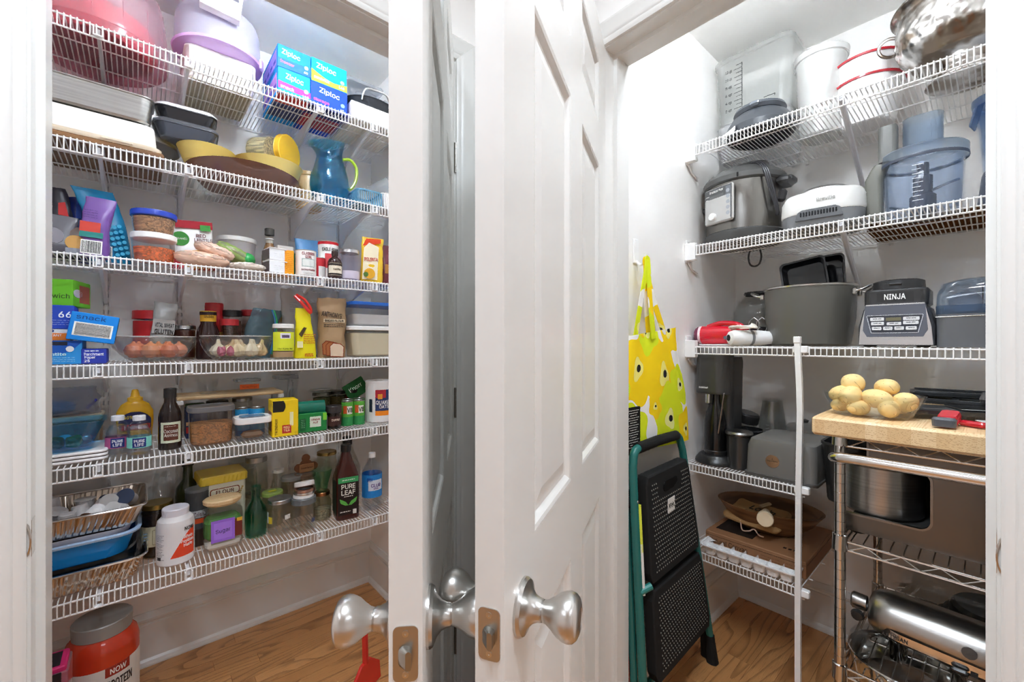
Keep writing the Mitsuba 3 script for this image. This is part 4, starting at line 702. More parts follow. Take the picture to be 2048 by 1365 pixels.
for i, (x, y, w_, l, c1) in enumerate(((-.045, 1.762, .0, 'clear water bottle with a pink label, left of two in front of the mustard', '#a8507e'), (.004, 1.722, .0, 'clear water bottle with an aqua label, right of two in front of the mustard', '#7fcfc4'))):
    t = Thing('water_bottle', l, 'bottle', (x, y, z), group='small water bottles')
    t.part('bottle_body', lathe([(0, .004), (.018, .003), (.025, 0), (.028, .006), (.027, .014), (.0285, .022), (.0285, .062), (.0275, .066), (.029, .072), (.0285, .082), (.022, .096), (.0145, .104), (.0135, .110)], 32), 'clear', '#f0f2f5', smooth=False); t.part('cap', lathe([(.0155, .106), (.0155, .119), (.0145, .1205), (0, .1205)], 24), 'plastic', '#e9eaf0'); t.wrap(.0290, .026, .058, c1); t.wrap(.0293, .028, .056, '#24306c', -32, 32, name='blue_oval'); t.wtext('PURE', .0294, 0, .047, .008, '#f4f5fa', w=.024); t.wtext('LIFE', .0294, 0, .036, .008, '#f4f5fa', w=.020); t.part('water', lathe([(0, .006), (.024, .006), (.026, .02), (.0265, .07), (.018, .092), (0, .092)], 24), 'clear', '#e9eef4')
t = bottle('sauce_bottle', 'tall dark bottle of coconut sauce with a black cap', (.079, 1.765, z), [(0, 0), (.0285, 0), (.030, .004), (.030, .105), (.026, .125), (.0155, .150), (.0145, .178)], 'gloss', '#1d0f0b', '#1c1a1a', .030); t.wrap(.0304, .022, .088, '#d9dfc4', -52, 60); o = .0308; t.wrap(o, .030, .080, '#5a2f22', -34, 40, name='brown_roundel'); t.wtext('Coconut', .0311, 2, .060, .011, '#f3eee4', w=.036, bold=False); t.wtext('Aminos', .0311, 2, .047, .010, '#f3eee4', w=.034, bold=False); bars(t, 0, .075, .03, 1, .004, '#e8e0d4', -.0318)
t = Thing('shelf_riser', 'wooden shelf riser with metal legs standing behind the rice tub', 'shelf riser', (.268, 1.945, z)); t.part('board', xf(rbox(.335, .17, .012, .003), tr(0, 0, .140)), 'bamboo')
for s in (-.158, .158): t.part('leg', tube([(s, -.080, .140), (s, -.080, .003), (s, -.02, .003), (s, .075, .003), (s, .075, .140)], .0032, 6), 'chrome', '#c9c8c6'); t.part('foot_bracket', xf(rbox(.022, .012, .016, .003), tr(s, -.080, .124)), 'plastic', '#f0efed')
zr = z + .1524
t = Thing('glass_bowl', 'small glass prep bowl on the left of the wooden riser', 'bowl', (.195, 1.93, zr)); t.whole(lathe([(0, .003), (.024, .001), (.026, 0), (.034, .050), (.0375, .054), (.037, .057)], 30), 'clear', '#eef0f1')
t = tubbox('glass_container', 'small glass container with an orange label on the wooden riser', (.322, 1.935, zr), .085, .075, .048, '#eef0f1', '#e4e6e8', .008, r=.015, mat='clear', lidmat='frost'); t.panel(.002, .020, .064, .018, '#e0642a', -.0385); t.text('Honey Poppy', .002, .020, .006, '#7a2a10', -.0392, w=.05, bold=False)
tubbox('glass_container', 'tall clear plastic container standing at the right end of the wooden riser', (.470, 1.985, z), .085, .085, .205, '#eceff1', '#e3e6e9', .014, r=.015, taper=.88, mat='clear', lidmat='frost')
t = carton('food_box', 'dark navy and red box under the left end of the wooden riser', 'box', (.160, 1.935, z), .062, .08, .105, '#1f2b52'); t.panel(0, .030, .062, .022, '#b83030', t.f); t.panel(0, .052, .062, .012, '#d9a878', t.f); t.part('green_top', xf(rbox(.06, .07, .012, .004), tr(0, 0, .1055)), 'paper', '#2f5a2c')
glass_jar('glass_jar', 'jar with a black lid under the wooden riser', (.228, 1.955, z), .034, .122, '#dedcd8', '#2c2a2a', neck=.98, lidmat='plastic', lidh=.018, fill='#4a3028', level=.75, fmat='plastic')
glass_jar('glass_jar', 'empty canning jar with a steel lid under the wooden riser', (.308, 1.945, z), .036, .128, '#e8e8e4', '#9a9894', neck=.9)
t = tubbox('rice_tub', 'large clear tub of brown rice with a clear lid at the shelf front', (.189, 1.775, z), .128, .112, .128, '#eceae8', '#dcdbdd', .016, r=.035, taper=.92, fill='#bd8350', level=.62, mat='clear', fmat='kernels', lidmat='frost')
for i, (x, y) in enumerate(((.293, 1.842), (.336, 1.826))):
    t = can('fruit_can', 'blue pineapple can behind the white-lidded tub, ' + ('left', 'right')[i] + ' of two', (x, y, z), .025, .100, '#2f9bd6', group='blue cans on the fifth food shelf'); t.wrap(.0253, .052, .080, '#f0eef0', -34, 34); t.wtext('Dole', .0256, 0, .066, .013, '#c42430', w=.024); t.wrap(.0253, .0, .02, '#1c6fb4')
t = tubbox('food_container', 'low clear container with a thick white locking lid', (.3075, 1.752, z), .110, .092, .080, '#eceeef', '#f4f3f3', .020, r=.024, taper=.94, mat='clear'); t.part('lid_panel', xf(rbox(.078, .06, .003, .012), tr(0, 0, .0790)), 'frost', '#c9ccd0'); t.part('contents', rbox(.07, .06, .02, .012, z0=.006), 'matte', '#9a7a62')
t = carton('tea_box', 'yellow tea box standing beside the white-lidded tub', 'box', (.4075, 1.750, z), .086, .082, .132, '#f2cd1c', rz=-3); t.poly(Point(-.030, .110).buffer(.030).intersection(sbox(-.041, .090, .0, .130)), '#1e1b16', t.f, name='black_medallion'); t.text('TWININGS', -.0285, .035, .010, '#4a2a10', t.f - .0006, w=.008) if False else None
t.panel(.004, .026, .030, .030, '#b8322a', t.f); t.text('RED', .004, .032, .008, '#f6d9a0', t.f - .0006); t.text('TEA', .004, .021, .008, '#f6d9a0', t.f - .0006); t.panel(.020, .062, .012, .050, '#f6eeb4', t.f); bars(t, .036, .012, .010, 3, .005, '#8a6a10', t.f)
m = tm(meshkit.text_mesh('TWININGS', .008, .0004, True)); t.part('lettering', xf(m, tr(-.026, t.f, .006) @ rot('x', 90) @ rot('z', 90)), 'paper', '#5a3010', smooth=False); t.part('side_print', bx(-.0437, -.0431, -.03, .03, .02, .09), 'paper', '#8a4a2a', smooth=False)
t = Thing('canned_drink_pack', 'green cardboard pack of cans lying beside the yellow tea box', 'box', (.507, 1.775, z), rz=-4); t.part('carton_body', rbox(.104, .10, .072, .003), 'paper', '#1f7a3a'); t.part('film_roll', xf(lathe([(0, -.048), (.027, -.048), (.027, .048), (0, .048)], 28), tr(0, -.018, .0885) @ rot('y', 90)), 'gloss', '#0f6a56', label='glossy teal can on top'); t.panel(.010, .038, .040, .040, '#d9e2d0', -.0502); t.text('GINGER', .010, .046, .007, '#8a2a2e', -.0508, w=.03); t.text('ALE', .010, .035, .007, '#8a2a2e', -.0508, w=.018); t.panel(-.034, .030, .020, .045, '#14572c', -.0502); t.panel(.044, .055, .014, .028, '#7cc63a', -.0502); bars(t, -.034, .048, .014, 5, .007, '#9fd0a4', -.0508)
t = glass_jar('coffee_jar', 'small dark instant coffee jar with a black lid', (.588, 1.748, z), .030, .090, '#6a4030', '#2a2526', neck=1.0, lidmat='plastic', lidh=.026, shoulder=.86, fill='#3a1a10', level=.66, fmat='matte'); t.wrap(.0304, .014, .050, '#3c1f1a', -60, 60); t.wtext('COFFEE', .0307, 0, .036, .008, '#e4d4c4', w=.032); t.wrap(.0304, .0, .055, '#a9aaac', -100, -62)
for i, (x, y, l) in enumerate(((.653, 1.772, 'slim green vegetable juice can, front left of four'), (.700, 1.770, 'slim green vegetable juice can, front right of four'), (.676, 1.830, 'slim green vegetable juice can, back left of four'), (.726, 1.830, 'slim green vegetable juice can, back right of four'))):
    t = can('juice_can', l, (x, y, z), .0235, .100, '#5aa83c', group='green juice cans'); t.wrap(.0238, .0, .036, '#2f8a4a'); t.wrap(.0238, .050, .082, '#c85a2a', -62, -20); t.wrap(.0241, .048, .080, '#f1eee2', -24, 30); t.wtext('V8', .0244, 4, .064, .018, '#2c3a24', w=.022)
t = can('oats_canister', 'white oats canister with a blue and red label beside the juice cans', (.800, 1.785, z), .060, .176, '#f0edec', cat_='canister', plastic='#f1eeee'); t.wrap(.0605, .050, .140, '#26335e', -42, 40); t.wrap(.0608, .105, .140, '#b02a38', -42, 0, name='red_panel'); t.wrap(.0608, .03, .050, '#f08a24', -42, 40); t.wrap(.0612, .100, .122, '#e89a3a', -32, -14, name='emblem'); t.wtext('QUAKER', .0609, -8, .086, .016, '#f2f0ee', w=.066); t.wtext('OATS', .0609, -8, .068, .014, '#f2f0ee', w=.04); t.wrap(.0605, .045, .10, '#1f2a3a', -70, -55)
t = Thing('seasoning_packet', 'dark green soup packet leaning behind the juice cans', 'packet', (.765, 1.915, z + .10), rx=-14, ry=-28); t.part('packet_body', rbox(.105, .008, .075, .002), 'paper', '#1f5f2a'); t.text('Knorr', 0, .044, .018, '#e6efe0', -.0042, w=.066)
for i, (x, lid, fill, l) in enumerate(((.600, '#7a786e', '#6a6a4a', 'jar of olives with a worn lid behind the green can pack'), (.668, '#3c3a36', '#5a4a20', 'jar of dark relish with a black lid behind the juice cans'), (.735, '#4a4440', '#a8442c', 'jar of red peppers behind the juice cans'))): glass_jar('glass_jar', l, (x, 1.93 + .01 * i, z), .036, .128, '#dedcd2', lid, neck=.98, fill=fill, level=.8, fmat='kernels', lidh=.014)
dish('glass_dish', 'shallow glass dish lying on top of the jar of olives', (.600, 1.93, z + .1285), .052, .012, 'clear', '#e2e4de', .8, 'dish')
t = carton('food_box', 'tall dark green box beside the oats canister', 'box', (.716, 1.868, z), .03, .03, .09, '#22463a'); t.panel(0, .04, .024, .02, '#c9d0c0', t.f)

# ================================================================ lowest shelf
z = on(6)
def foil_pan(t, w, d, h, ridges=True):
    a = rr(w, d, .035, 0, 7); n = len(a); R = []
    # ribbed walls: a dense ring whose radius wavers
    def rg(w_, d_, z_, k, m=240):
        p = rr(w_, d_, .035, z_, 10); L = np.r_[0, np.cumsum(np.linalg.norm(np.diff(np.vstack([p, p[:1]]), axis=0), axis=1))]; s = np.linspace(0, L[-1], m, endpoint=False)
        q = np.stack([np.interp(s, L, np.r_[p[:, i], p[0, i]]) for i in range(3)], 1); c = q - [0, 0, z_]; nn = c / (np.linalg.norm(c, axis=1, keepdims=True)); sg = np.sign(np.sin(s * 2 * math.pi / .0135))
        q[:, :2] += (nn * (k * sg)[:, None])[:, :2]; return q
    t.part('pan_body', loft([rg(w * .86, d * .82, .001, 0), rg(w * .88, d * .84, .004, .0012), rg(w * .985, d * .975, h - .003, .0012), rg(w, d, h - .001, 0)], True, False), 'chrome', '#c4b6a8', smooth=25)
    t.part('rolled_rim', tube([tuple(p) for p in rr(w * 1.01, d * 1.01, .038, h, 10)], .0038, 8, closed=True), 'chrome', '#e9e7e4')
t = Thing('foil_pan', 'ribbed foil pan on the lowest food shelf under the blue tub', 'foil pan', (-.175, 1.838, z)); foil_pan(t, .39, .28, .068)
t = Thing('tray', 'clear plastic tray lying inside the lower foil pan', 'tray', (-.175, 1.838, z + .03)); t.whole(tub([(.30, .20, 0), (.345, .24, .036), (.37, .262, .0375), (.37, .262, .040)], 6, .035), 'clear', '#d6e2ee')
t = Thing('plastic_tub', 'glossy bright blue plastic tub between the two foil pans', 'tub', (-.178, 1.838, z + .0705)); t.part('tub_body', tub([(.29, .19, 0), (.31, .21, .006), (.345, .242, .066)], 7, .05), 'gloss', '#1f87d2'); t.part('rim', tub([(.345, .242, .064), (.372, .268, .068), (.376, .272, .074), (.356, .252, .076)], 7, .055, cap0=False), 'plastic', '#a9c6e8')
t = Thing('plastic_tub', 'pale grey plastic tub stacked in the blue tub under the upper foil pan', 'tub', (-.178, 1.838, z + .104)); t.part('tub_body', tub([(.28, .18, 0), (.30, .20, .006), (.335, .232, .054)], 7, .05), 'plastic', '#c6c5cc'); t.part('inner_body', tub([(.27, .17, .001), (.29, .19, .007), (.325, .222, .052)], 7, .05), 'plastic', '#c2c0c6')
zf = z + .159
t = Thing('foil_pan', 'ribbed foil pan full of coffee pods on top of the stacked tubs', 'foil pan', (-.172, 1.838, zf)); foil_pan(t, .385, .275, .062)
g = random.Random(4)
pods = [(-.075, -.095, .02, 0), (-.028, -.098, .02, 172), (.022, -.095, .02, 180), (.078, -.085, .024, 120), (.128, -.092, .022, 70), (-.055, -.045, .02, 60), (-.008, -.050, .022, 20), (.045, -.040, .022, 165), (.098, -.035, .034, 75), (.150, -.030, .036, 60), (-.02, .0, .048, 178), (-.085, .01, .02, 30), (.05, .03, .02, 0), (.11, .04, .02, 90), (-.04, .06, .02, 150)]
for i, (x, y, q, a) in enumerate(pods):
    t = Thing('coffee_pod', 'white and grey single-serve coffee pod in the upper foil pan', 'coffee pod', (-.172 + x, 1.838 + y, zf + q + .026), rz=g.uniform(-50, 50), rx=a, group='coffee pods in the upper foil pan')
    c = ('#d8d5d6', '#c9c6c8', '#b9b5b6', '#e4e2e3')[i % 4]; t.part('cup', lathe([(0, -.021), (.0165, -.021), (.018, -.019), (.0222, .019)], 28), 'plastic', c); t.part('foil_lid', lathe([(.0222, .018), (.0252, .0195), (.0252, .0215), (.022, .0218), (0, .0212)], 28), 'plastic', ('#d9d7d6', '#6a4a3a', '#c4c2c4', '#3a4660')[(i * 3) % 4])
t = glass_jar('pickle_jar', 'large jar of dark olives with a gold lid and cream label', (.050, 1.862, z), .044, .176, '#b8a878', '#a08a4c', neck=.90, lidh=.016, fill='#3a2414', level=.84, fmat='kernels', shoulder=.82); t.wrap(.0446, .042, .108, '#cfc8a8', -95, 70); t.poly(sbox(-.014, .05, .03, .098).difference(sbox(-.013, .051, .029, .097)), '#6a5a3a', -.0458, name='label_frame'); t.text('CE', .018, .056, .006, '#4a3a24', -.0462); bars(t, -.03, .09, .012, 4, .01, '#7f9ab0', -.0440, th=.004)
t = Thing('supplement_bottle', 'big white plastic supplement jar with a red-orange label', 'jar', (.0935, 1.770, z)); t.part('jar_body', lathe([(0, 0), (.043, 0), (.049, .004), (.0505, .02), (.0505, .120), (.047, .138), (.036, .150), (.034, .153)], 48), 'plastic', '#ece9ea'); t.part('lid', lathe([(.0355, .152), (.036, .172), (.034, .175), (0, .174)], 40), 'plastic', '#e6e3ec')
v = []; A = np.linspace(-18, 62, 18); R_ = .0511
for k, a in enumerate(A):
    s = (a + 18) / 80; zt = .026 + .085 * math.sin(s * math.pi / 2); v += [(R_ * math.sin(math.radians(a)), -R_ * math.cos(math.radians(a)), .026), (R_ * math.sin(math.radians(a)), -R_ * math.cos(math.radians(a)), max(zt, .0265))]
f = []
for k in range(17): f += [(2 * k, 2 * k + 2, 2 * k + 3), (2 * k, 2 * k + 3, 2 * k + 1)]
t.part('orange_label', (np.array(v), np.array(f)), 'paper', '#e2492a', smooth=True)
t.wtext('Whole', R_ + .0004, 36, .086, .0095, '#f6efe9', w=.030); t.wtext('Psyllium', R_ + .0004, 34, .073, .0095, '#f6efe9', w=.040); t.wtext('Husks', R_ + .0004, 36, .060, .0095, '#f6efe9', w=.028); t.wtext('NOW', R_, 40, .112, .011, '#2a2622', w=.030)
for q in range(16): t.wrap(.0509, .100 - q * .0045 - (q // 5) * .003, .1012 - q * .0045 - (q // 5) * .003, '#7a787c', -72, -38 - 5 * (q % 3), name='small_print')
t.wrap(.0509, .022, .032, '#3a3638', -66, -50, name='barcode')
bottle('wine_bottle', 'dark green wine bottle behind the white supplement jar', (.140, 1.985, z), [(0, .01), (.030, 0), (.036, .004), (.037, .15), (.034, .175), (.016, .205), (.0145, .25), (.016, .252), (.016, .262)], 'gloss', '#2a3014', '#14140f', .016)
t = can('shortening_canister', 'grey and orange cleaning canister behind the white supplement jar', (.158, 1.868, z), .034, .196, '#4a4c4e', cat_='canister', plastic='#6a6e70'); t.wrap(.0344, .10, .125, '#b9bcc0', -50, 70); t.wtext('Crisco', .0347, 10, .112, .014, '#5a2626', w=.036, bold=False); t.wrap(.0344, .080, .097, '#d8562a', -60, 80); t.wrap(.0344, .0, .06, '#3a2a22', -60, 80)
t = Thing('flour_tin', 'square cream flour tin with a ribbed yellow lid behind the sugar jar', 'tin', (.236, 1.93, z), rz=3); t.part('tin_body', tub([(.132, .12, 0), (.138, .126, .003), (.138, .126, .205)], 4, .012, True), 'plastic', '#e2dcc8')
a = np.linspace(0, 1, 145)[:-1]
def wav(w, d, z_, k):
    p = rr(w, d, .012, z_, 4); L = np.r_[0, np.cumsum(np.linalg.norm(np.diff(np.vstack([p, p[:1]]), axis=0), axis=1))]; s = a * L[-1]; q = np.stack([np.interp(s, L, np.r_[p[:, i], p[0, i]]) for i in range(3)], 1); q[:, :2] *= (1 + k * np.sin(s / .0065 * math.pi))[:, None]; return q
t.part('lid', loft([wav(.146, .134, .198, .012), wav(.148, .136, .222, .012), wav(.142, .130, .228, 0)]), 'plastic', '#d9b83a', smooth=25)
t.poly(sbox(-.036, .160, .040, .172).buffer(.008), '#8a4a2c', -.0636, name='brown_border'); t.poly(sbox(-.034, .162, .038, .170).buffer(.007), '#e8e0c8', -.0642, name='cream_field'); t.text('FLOUR', .002, .166, .013, '#6a3420', -.0648, w=.056); t.text('Blue Plate', .004, .143, .007, '#6a5a4a', -.0638, w=.03, bold=False)
for s in (-1, 1): t.poly(union_all([Point(s * (.048 + .003 * i), .150 + .007 * i).buffer(.0035) for i in range(4)]), '#b89a5c', -.0638, name='printed_wheat')
t = Thing('sugar_jar', 'square clear sugar jar with a wooden lid and a purple label', 'jar', (.2235, 1.790, z)); t.part('jar_body', tub([(.106, .086, 0), (.112, .092, .004), (.112, .092, .128), (.092, .08, .140), (.08, .07, .142), (.08, .07, .152)], 5, .02), 'clear', '#eff0f0'); t.part('contents', rbox(.104, .084, .030, .01, z0=.004), 'matte', '#efe6da'); t.part('wooden_lid', lathe([(0, .148), (.046, .148), (.056, .156), (.057, .166), (.052, .170), (0, .170)], 40, .86), 'bamboo', None)
t.part('green_print', rbox(.107, .087, .072, .012, z0=.035), 'paper', '#4a8a3c'); t.panel(.040, .070, .024, .060, '#6a2a22', -.0470, name='fruit_print'); t.panel(.044, .096, .016, .012, '#e0b03a', -.0476, name='fruit_print'); t.panel(-.004, .070, .068, .074, '#9a6ad6', -.0480, name='purple_label'); t.panel(-.004, .070, .052, .056, '#a87ae2', -.0486, name='purple_label'); t.text('Sugar', -.004, .070, .013, '#3a2a5e', -.0494, w=.042, bold=False, tilt=3)
t = Thing('glass_jug', 'big clear glass jug behind the olive jar', 'jug', (.062, 1.995, z)); t.whole(lathe([(0, .004), (.06, 0), (.066, .006), (.066, .13), (.055, .17), (.02, .205), (.018, .235), (.021, .237), (.021, .243)], 40), 'clear', '#eceeed', smooth=True)
glass_jar('glass_jar', 'low canning jar under the tall jar behind the teal bottle', (.354, 1.935, z), .040, .120, '#e6e8e2', '#a5a29c', neck=.9)
glass_jar('glass_jar', 'canning jar with a steel band standing on another jar at the back', (.354, 1.935, z + .1202), .040, .142, '#e6e8e2', '#a9a6a0', neck=.88, lidh=.022)
dish('glass_dish', 'shallow glass bowl at the back beside the upper canning jar', (.330, 2.03, z + .20), .062, .035, 'clear', '#e4e6e4', .5, 'dish')
t = glass_jar('glass_jar', 'squat glass jar holding up the shallow glass bowl at the back', (.330, 2.03, z), .045, .20, '#e8eae8', None, neck=.9)
t = Thing('glass_bottle', 'teal ribbed glass bottle beside the purple sugar label', 'bottle', (.3275, 1.800, z)); P = [(0, .004), (.026, 0), (.034, .004), (.035, .012), (.035, .088), (.033, .100), (.022, .122), (.0155, .134), (.0145, .165), (.017, .168), (.017, .182), (.0155, .184)]
v, f = lathe(P, 72); a_ = np.arctan2(v[:, 0], -v[:, 1]); k = np.where((v[:, 2] > .012) & (v[:, 2] < .09), .022 * np.cos(18 * a_), 0); v[:, :2] *= (1 + k)[:, None]; t.part('bottle_body', (v, f), 'clear', '#86d2c0', smooth=False); t.part('inner_wall', lathe([(0, .008), (.030, .008), (.031, .088), (.019, .122), (.012, .14), (.012, .18)], 36), 'clear', '#b4e0d4')
t = bottle('glass_bottle', 'small clear bottle with a white cap behind the silver-lidded jar', (.430, 1.925, z), [(0, 0), (.030, 0), (.033, .01), (.034, .11), (.020, .16), (.018, .19)], 'clear', '#e6e8e4', '#f2f1ef', .012)
t = glass_jar('glass_jar', 'jar with a green and yellow printed lid behind the silver-lidded jar', (.395, 1.862, z), .036, .132, '#e2e6d8', '#9ab05a', neck=.96, lidmat='plastic'); t.part('lid_emblem', lathe([(.016, .1328), (0, .1328)], 24, .6), 'paper', '#d8d63a')
t = glass_jar('glass_jar', 'short canning jar with a silver lid and a lemon sticker', (.402, 1.775, z), .041, .128, '#eaeae6', '#b9bbbd', neck=.94, lidh=.014); t.wrap(.0414, .045, .07, '#d8c23a', -75, -50, name='lemon_sticker'); t.wrap(.0414, .045, .085, '#c9dde0', -100, -76, name='strip_sticker'); t.wrap(.0414, .055, .072, '#e0ded8', 10, 42, name='blank_sticker')
t = glass_jar('glass_jar', 'canning jar with a grey rubber band and spare lids stacked on it', (.478, 1.748, z), .042, .122, '#eaeae6', '#65686a', neck=.97, lidmat='plastic', lidh=.022); t.wrap(.0424, .03, .045, '#4a4e6a', 24, 48, name='blue_emblem')
zz = z + .1224
for q, (c, h) in enumerate((('#efeeec', .012), ('#e6e4e2', .010), ('#c9a292', .010))): m = Thing('jar_lid', ('lowest white', 'middle white', 'upper copper-coloured')[q] + ' screw band stacked on the grey-banded jar', 'lid', (.478 + .002 * q, 1.750, zz)); m.whole(lathe([(.034, 0), (.0365, 0), (.037, .002), (.036, h - .001), (.030, h), (.030, h - .002), (.033, h - .003), (.034, .001)], 36), 'steel' if q else 'plastic', c); zz += h + .0002
m = Thing('jar_lid', 'white printed jar lid tilted on top of the stacked bands', 'lid', (.482, 1.752, zz + .006), rx=-14); m.part('lid_body', lathe([(0, 0), (.034, 0), (.0355, .002), (.035, .015), (.033, .017), (0, .017)], 36), 'plastic', '#ece9e6'); m.part('lid_print', lathe([(.014, .0174), (0, .0174)], 20, .5), 'paper', '#d9c096')
for i, (x, l, c) in enumerate(((.470, 'jar with a grey lid behind the stacked bands', '#8a8682'), (.520, 'jar with a brown lid under the little wooden sign', '#7a5c48'))): glass_jar('glass_jar', l, (x + .005, 1.905, z), .040, .165, '#dcdad2', c, neck=.96, lidmat='plastic')
t = Thing('wooden_sign', 'small wooden sign shaped like a bear on top of the back jars', 'sign', (.530, 1.905, z + .1655)); o = union_all([Point(0, .030).buffer(.026), Point(-.028, .024).buffer(.017), Point(.030, .024).buffer(.017), Point(.0, .062).buffer(.016)]); t.part('silhouette', prism(o, .006, 'xz', 0), 'paper', '#8a5a3c', smooth=False); t.part('sign_board', xf(rbox(.058, .006, .034, .002), tr(0, -.008, .006)), 'paper', '#a9744e'); t.text('Small Batch', 0, .024, .006, '#5a2a1a', -.0114, w=.046)
glass_jar('glass_jar', 'little glass jar with a copper lid beside the dark tea bottle', (.560, 1.795, z), .034, .112, '#dfe2d6', '#a8744e', neck=.80, shoulder=.72, fill='#b8ab98', level=.4, fmat='kernels')
t = Thing('drinking_glass', 'pale green flared glass standing on the copper-lidded jar', 'glass', (.562, 1.805, z + .1125)); t.whole(lathe([(0, .003), (.018, 0), (.022, .003), (.026, .03), (.040, .084), (.039, .085)], 32), 'clear', '#b4e6cc', smooth=True)
glass_jar('glass_jar', 'canning jar with a gold lid behind the pale green glass', (.628, 1.95, z), .042, .232, '#e4e4da', '#a08450', neck=.9)
t = Thing('tea_bottle', 'square dark brown tea bottle with a black cap and leaf label', 'bottle', (.642, 1.758, z), rz=-8); t.part('bottle_body', loft([rr(w, w, r_, q, 6) for w, r_, q in ((.082, .012, 0), (.088, .014, .004), (.088, .014, .165), (.082, .02, .182), (.050, .0235, .232), (.036, .0175, .258), (.033, .016, .275))], True, False), 'gloss', '#3a130c'); t.part('cap', lathe([(.0195, .266), (.0205, .292), (.019, .295), (0, .295)], 32), 'plastic', '#191818'); f_ = -.0443
t.panel(0, .088, .078, .135, '#1f1310', f_, name='paper_label'); t.panel(0, .160, .078, .022, '#3f9a5c', f_ - .0004, name='green_band'); bars(t, 0, .160, .05, 1, .004, '#cfe6d0', f_ - .0010, th=.004); t.text('PURE', 0, .134, .018, '#efece4', f_ - .0010, w=.054); t.text('LEAF', 0, .110, .018, '#efece4', f_ - .0010, w=.054); bars(t, 0, .094, .034, 1, .004, '#d8d4cc', f_ - .001, th=.003)
for s in (-1, 1): t.poly(Polygon([(0, .058), (s * .010, .074), (s * .034, .088), (s * .030, .070), (s * .012, .058)]), '#5aa64a', f_ - .0010, name='printed_leaf')
t.part('side_label', bx(-.0446, -.0442, -.038, .038, .02, .155), 'paper', '#16241a', smooth=False); t.panel(.024, .030, .014, .018, '#e6e2da', f_ - .001); bars(t, -.012, .034, .04, 1, .006, '#d0ccc4', f_ - .001, th=.004)
t = bottle('glass_jug', 'clear jug with a black cap behind the dark tea bottle', (.720, 1.955, z), [(0, 0), (.05, 0), (.056, .006), (.056, .14), (.04, .19), (.02, .24), (.0185, .262)], 'clear', '#e2e2de', '#1e1d1d', .036)
t = bottle('soda_bottle', 'clear club soda bottle with a blue label and white cap', (.757, 1.768, z), [(0, .012), (.014, .008), (.024, 0), (.034, .002), (.040, .018), (.041, .040), (.041, .150), (.038, .168), (.024, .196), (.0135, .212), (.0125, .228)], 'clear', '#e4e9ee', '#f2f2f0', .020); t.wrap(.0414, .056, .152, '#2a86d2'); t.wrap(.0418, .086, .130, '#dfe6f4', -44, 44, name='white_oval'); t.wtext('CLUB', .0422, 0, .108, .013, '#5a3f86', w=.042); t.wtext('SODA', .0422, 0, .095, .006, '#7a5f9a', w=.02); t.wrap(.0418, .124, .140, '#1f5cae', -52, -20, name='blue_emblem')

# ================================================================ food closet floor
t = Thing('protein_tub', 'large whey protein tub with a grey lid on the food closet floor', 'tub', (-.080, 1.80, 0)); t.part('tub_body', lathe([(0, 0), (.092, 0), (.098, .006), (.098, .300), (.092, .325), (.074, .345), (.072, .352)], 64), 'gloss', '#b8341a'); t.part('lid', lathe([(.078, .345), (.080, .385), (.077, .388), (0, .388)], 48), 'plastic', '#87837e'); t.wrap(.0985, .03, .262, '#cfc9c2', -110, 110); t.wrap(.0989, .232, .262, '#8a2a1e', 6, 46, name='red_oval'); t.wtext('NOW', .0992, 26, .247, .016, '#e8dcd4', w=.045); t.wtext('WHEY PROTEIN', .0990, 14, .205, .026, '#2e2420', w=.125); t.wtext('ISOLATE', .0990, 14, .170, .024, '#2e2420', w=.085); t.wrap(.0989, .05, .13, '#6a5a52', -40, 50)
t.M = t.M @ np.diag([.87, .87, .93, 1]); [scene[q].update(to_world=mi.ScalarTransform4f(t.M)) for q in list(scene) if q.startswith(t.key + '__')]
t = Thing('gift_box', 'pink and black box with a clear front left of the protein tub', 'box', (-.184, 1.668, 0), rz=0); t.part('box_body', rbox(.085, .09, .345, .003), 'paper', '#c22a66'); t.part('clear_sleeve', rbox(.094, .10, .33, .003, z0=.002), 'frost', '#f0dfe4')
for q in range(3): t.panel(.004, .315 - q * .055, .060, .036, '#1b1619', -.0506, name='black_panel')
t.part('top_panel', bx(-.034, .030, -.035, .035, .3452, .3458), 'paper', '#1d181b', smooth=False)
t = Thing('dustpan', 'red plastic dustpan lip on the floor beside the open food closet door', 'dustpan', (.585, 1.42, 0), rz=30); t.part('pan', loft([rr(.16, .012, .004, .001), rr(.15, .010, .004, .06), rr(.05, .012, .005, .105)]), 'plastic', '#d8342c'); t.part('handle', tube([(0, 0, .10), (0, .004, .25)], .010, 10), 'plastic', '#c92e28')
# ================================================================ appliance closet: local x runs to the viewer's right (towards -y), local y into the closet (+x)
def Rt(name, label, cat_, X, Y, z, drz=0, group=None, rx=0, ry=0): return Thing(name, label, cat_, (X, Y, z), -90 + drz, rx, ry, group)
def onr(k): return RZ[k] + .0004
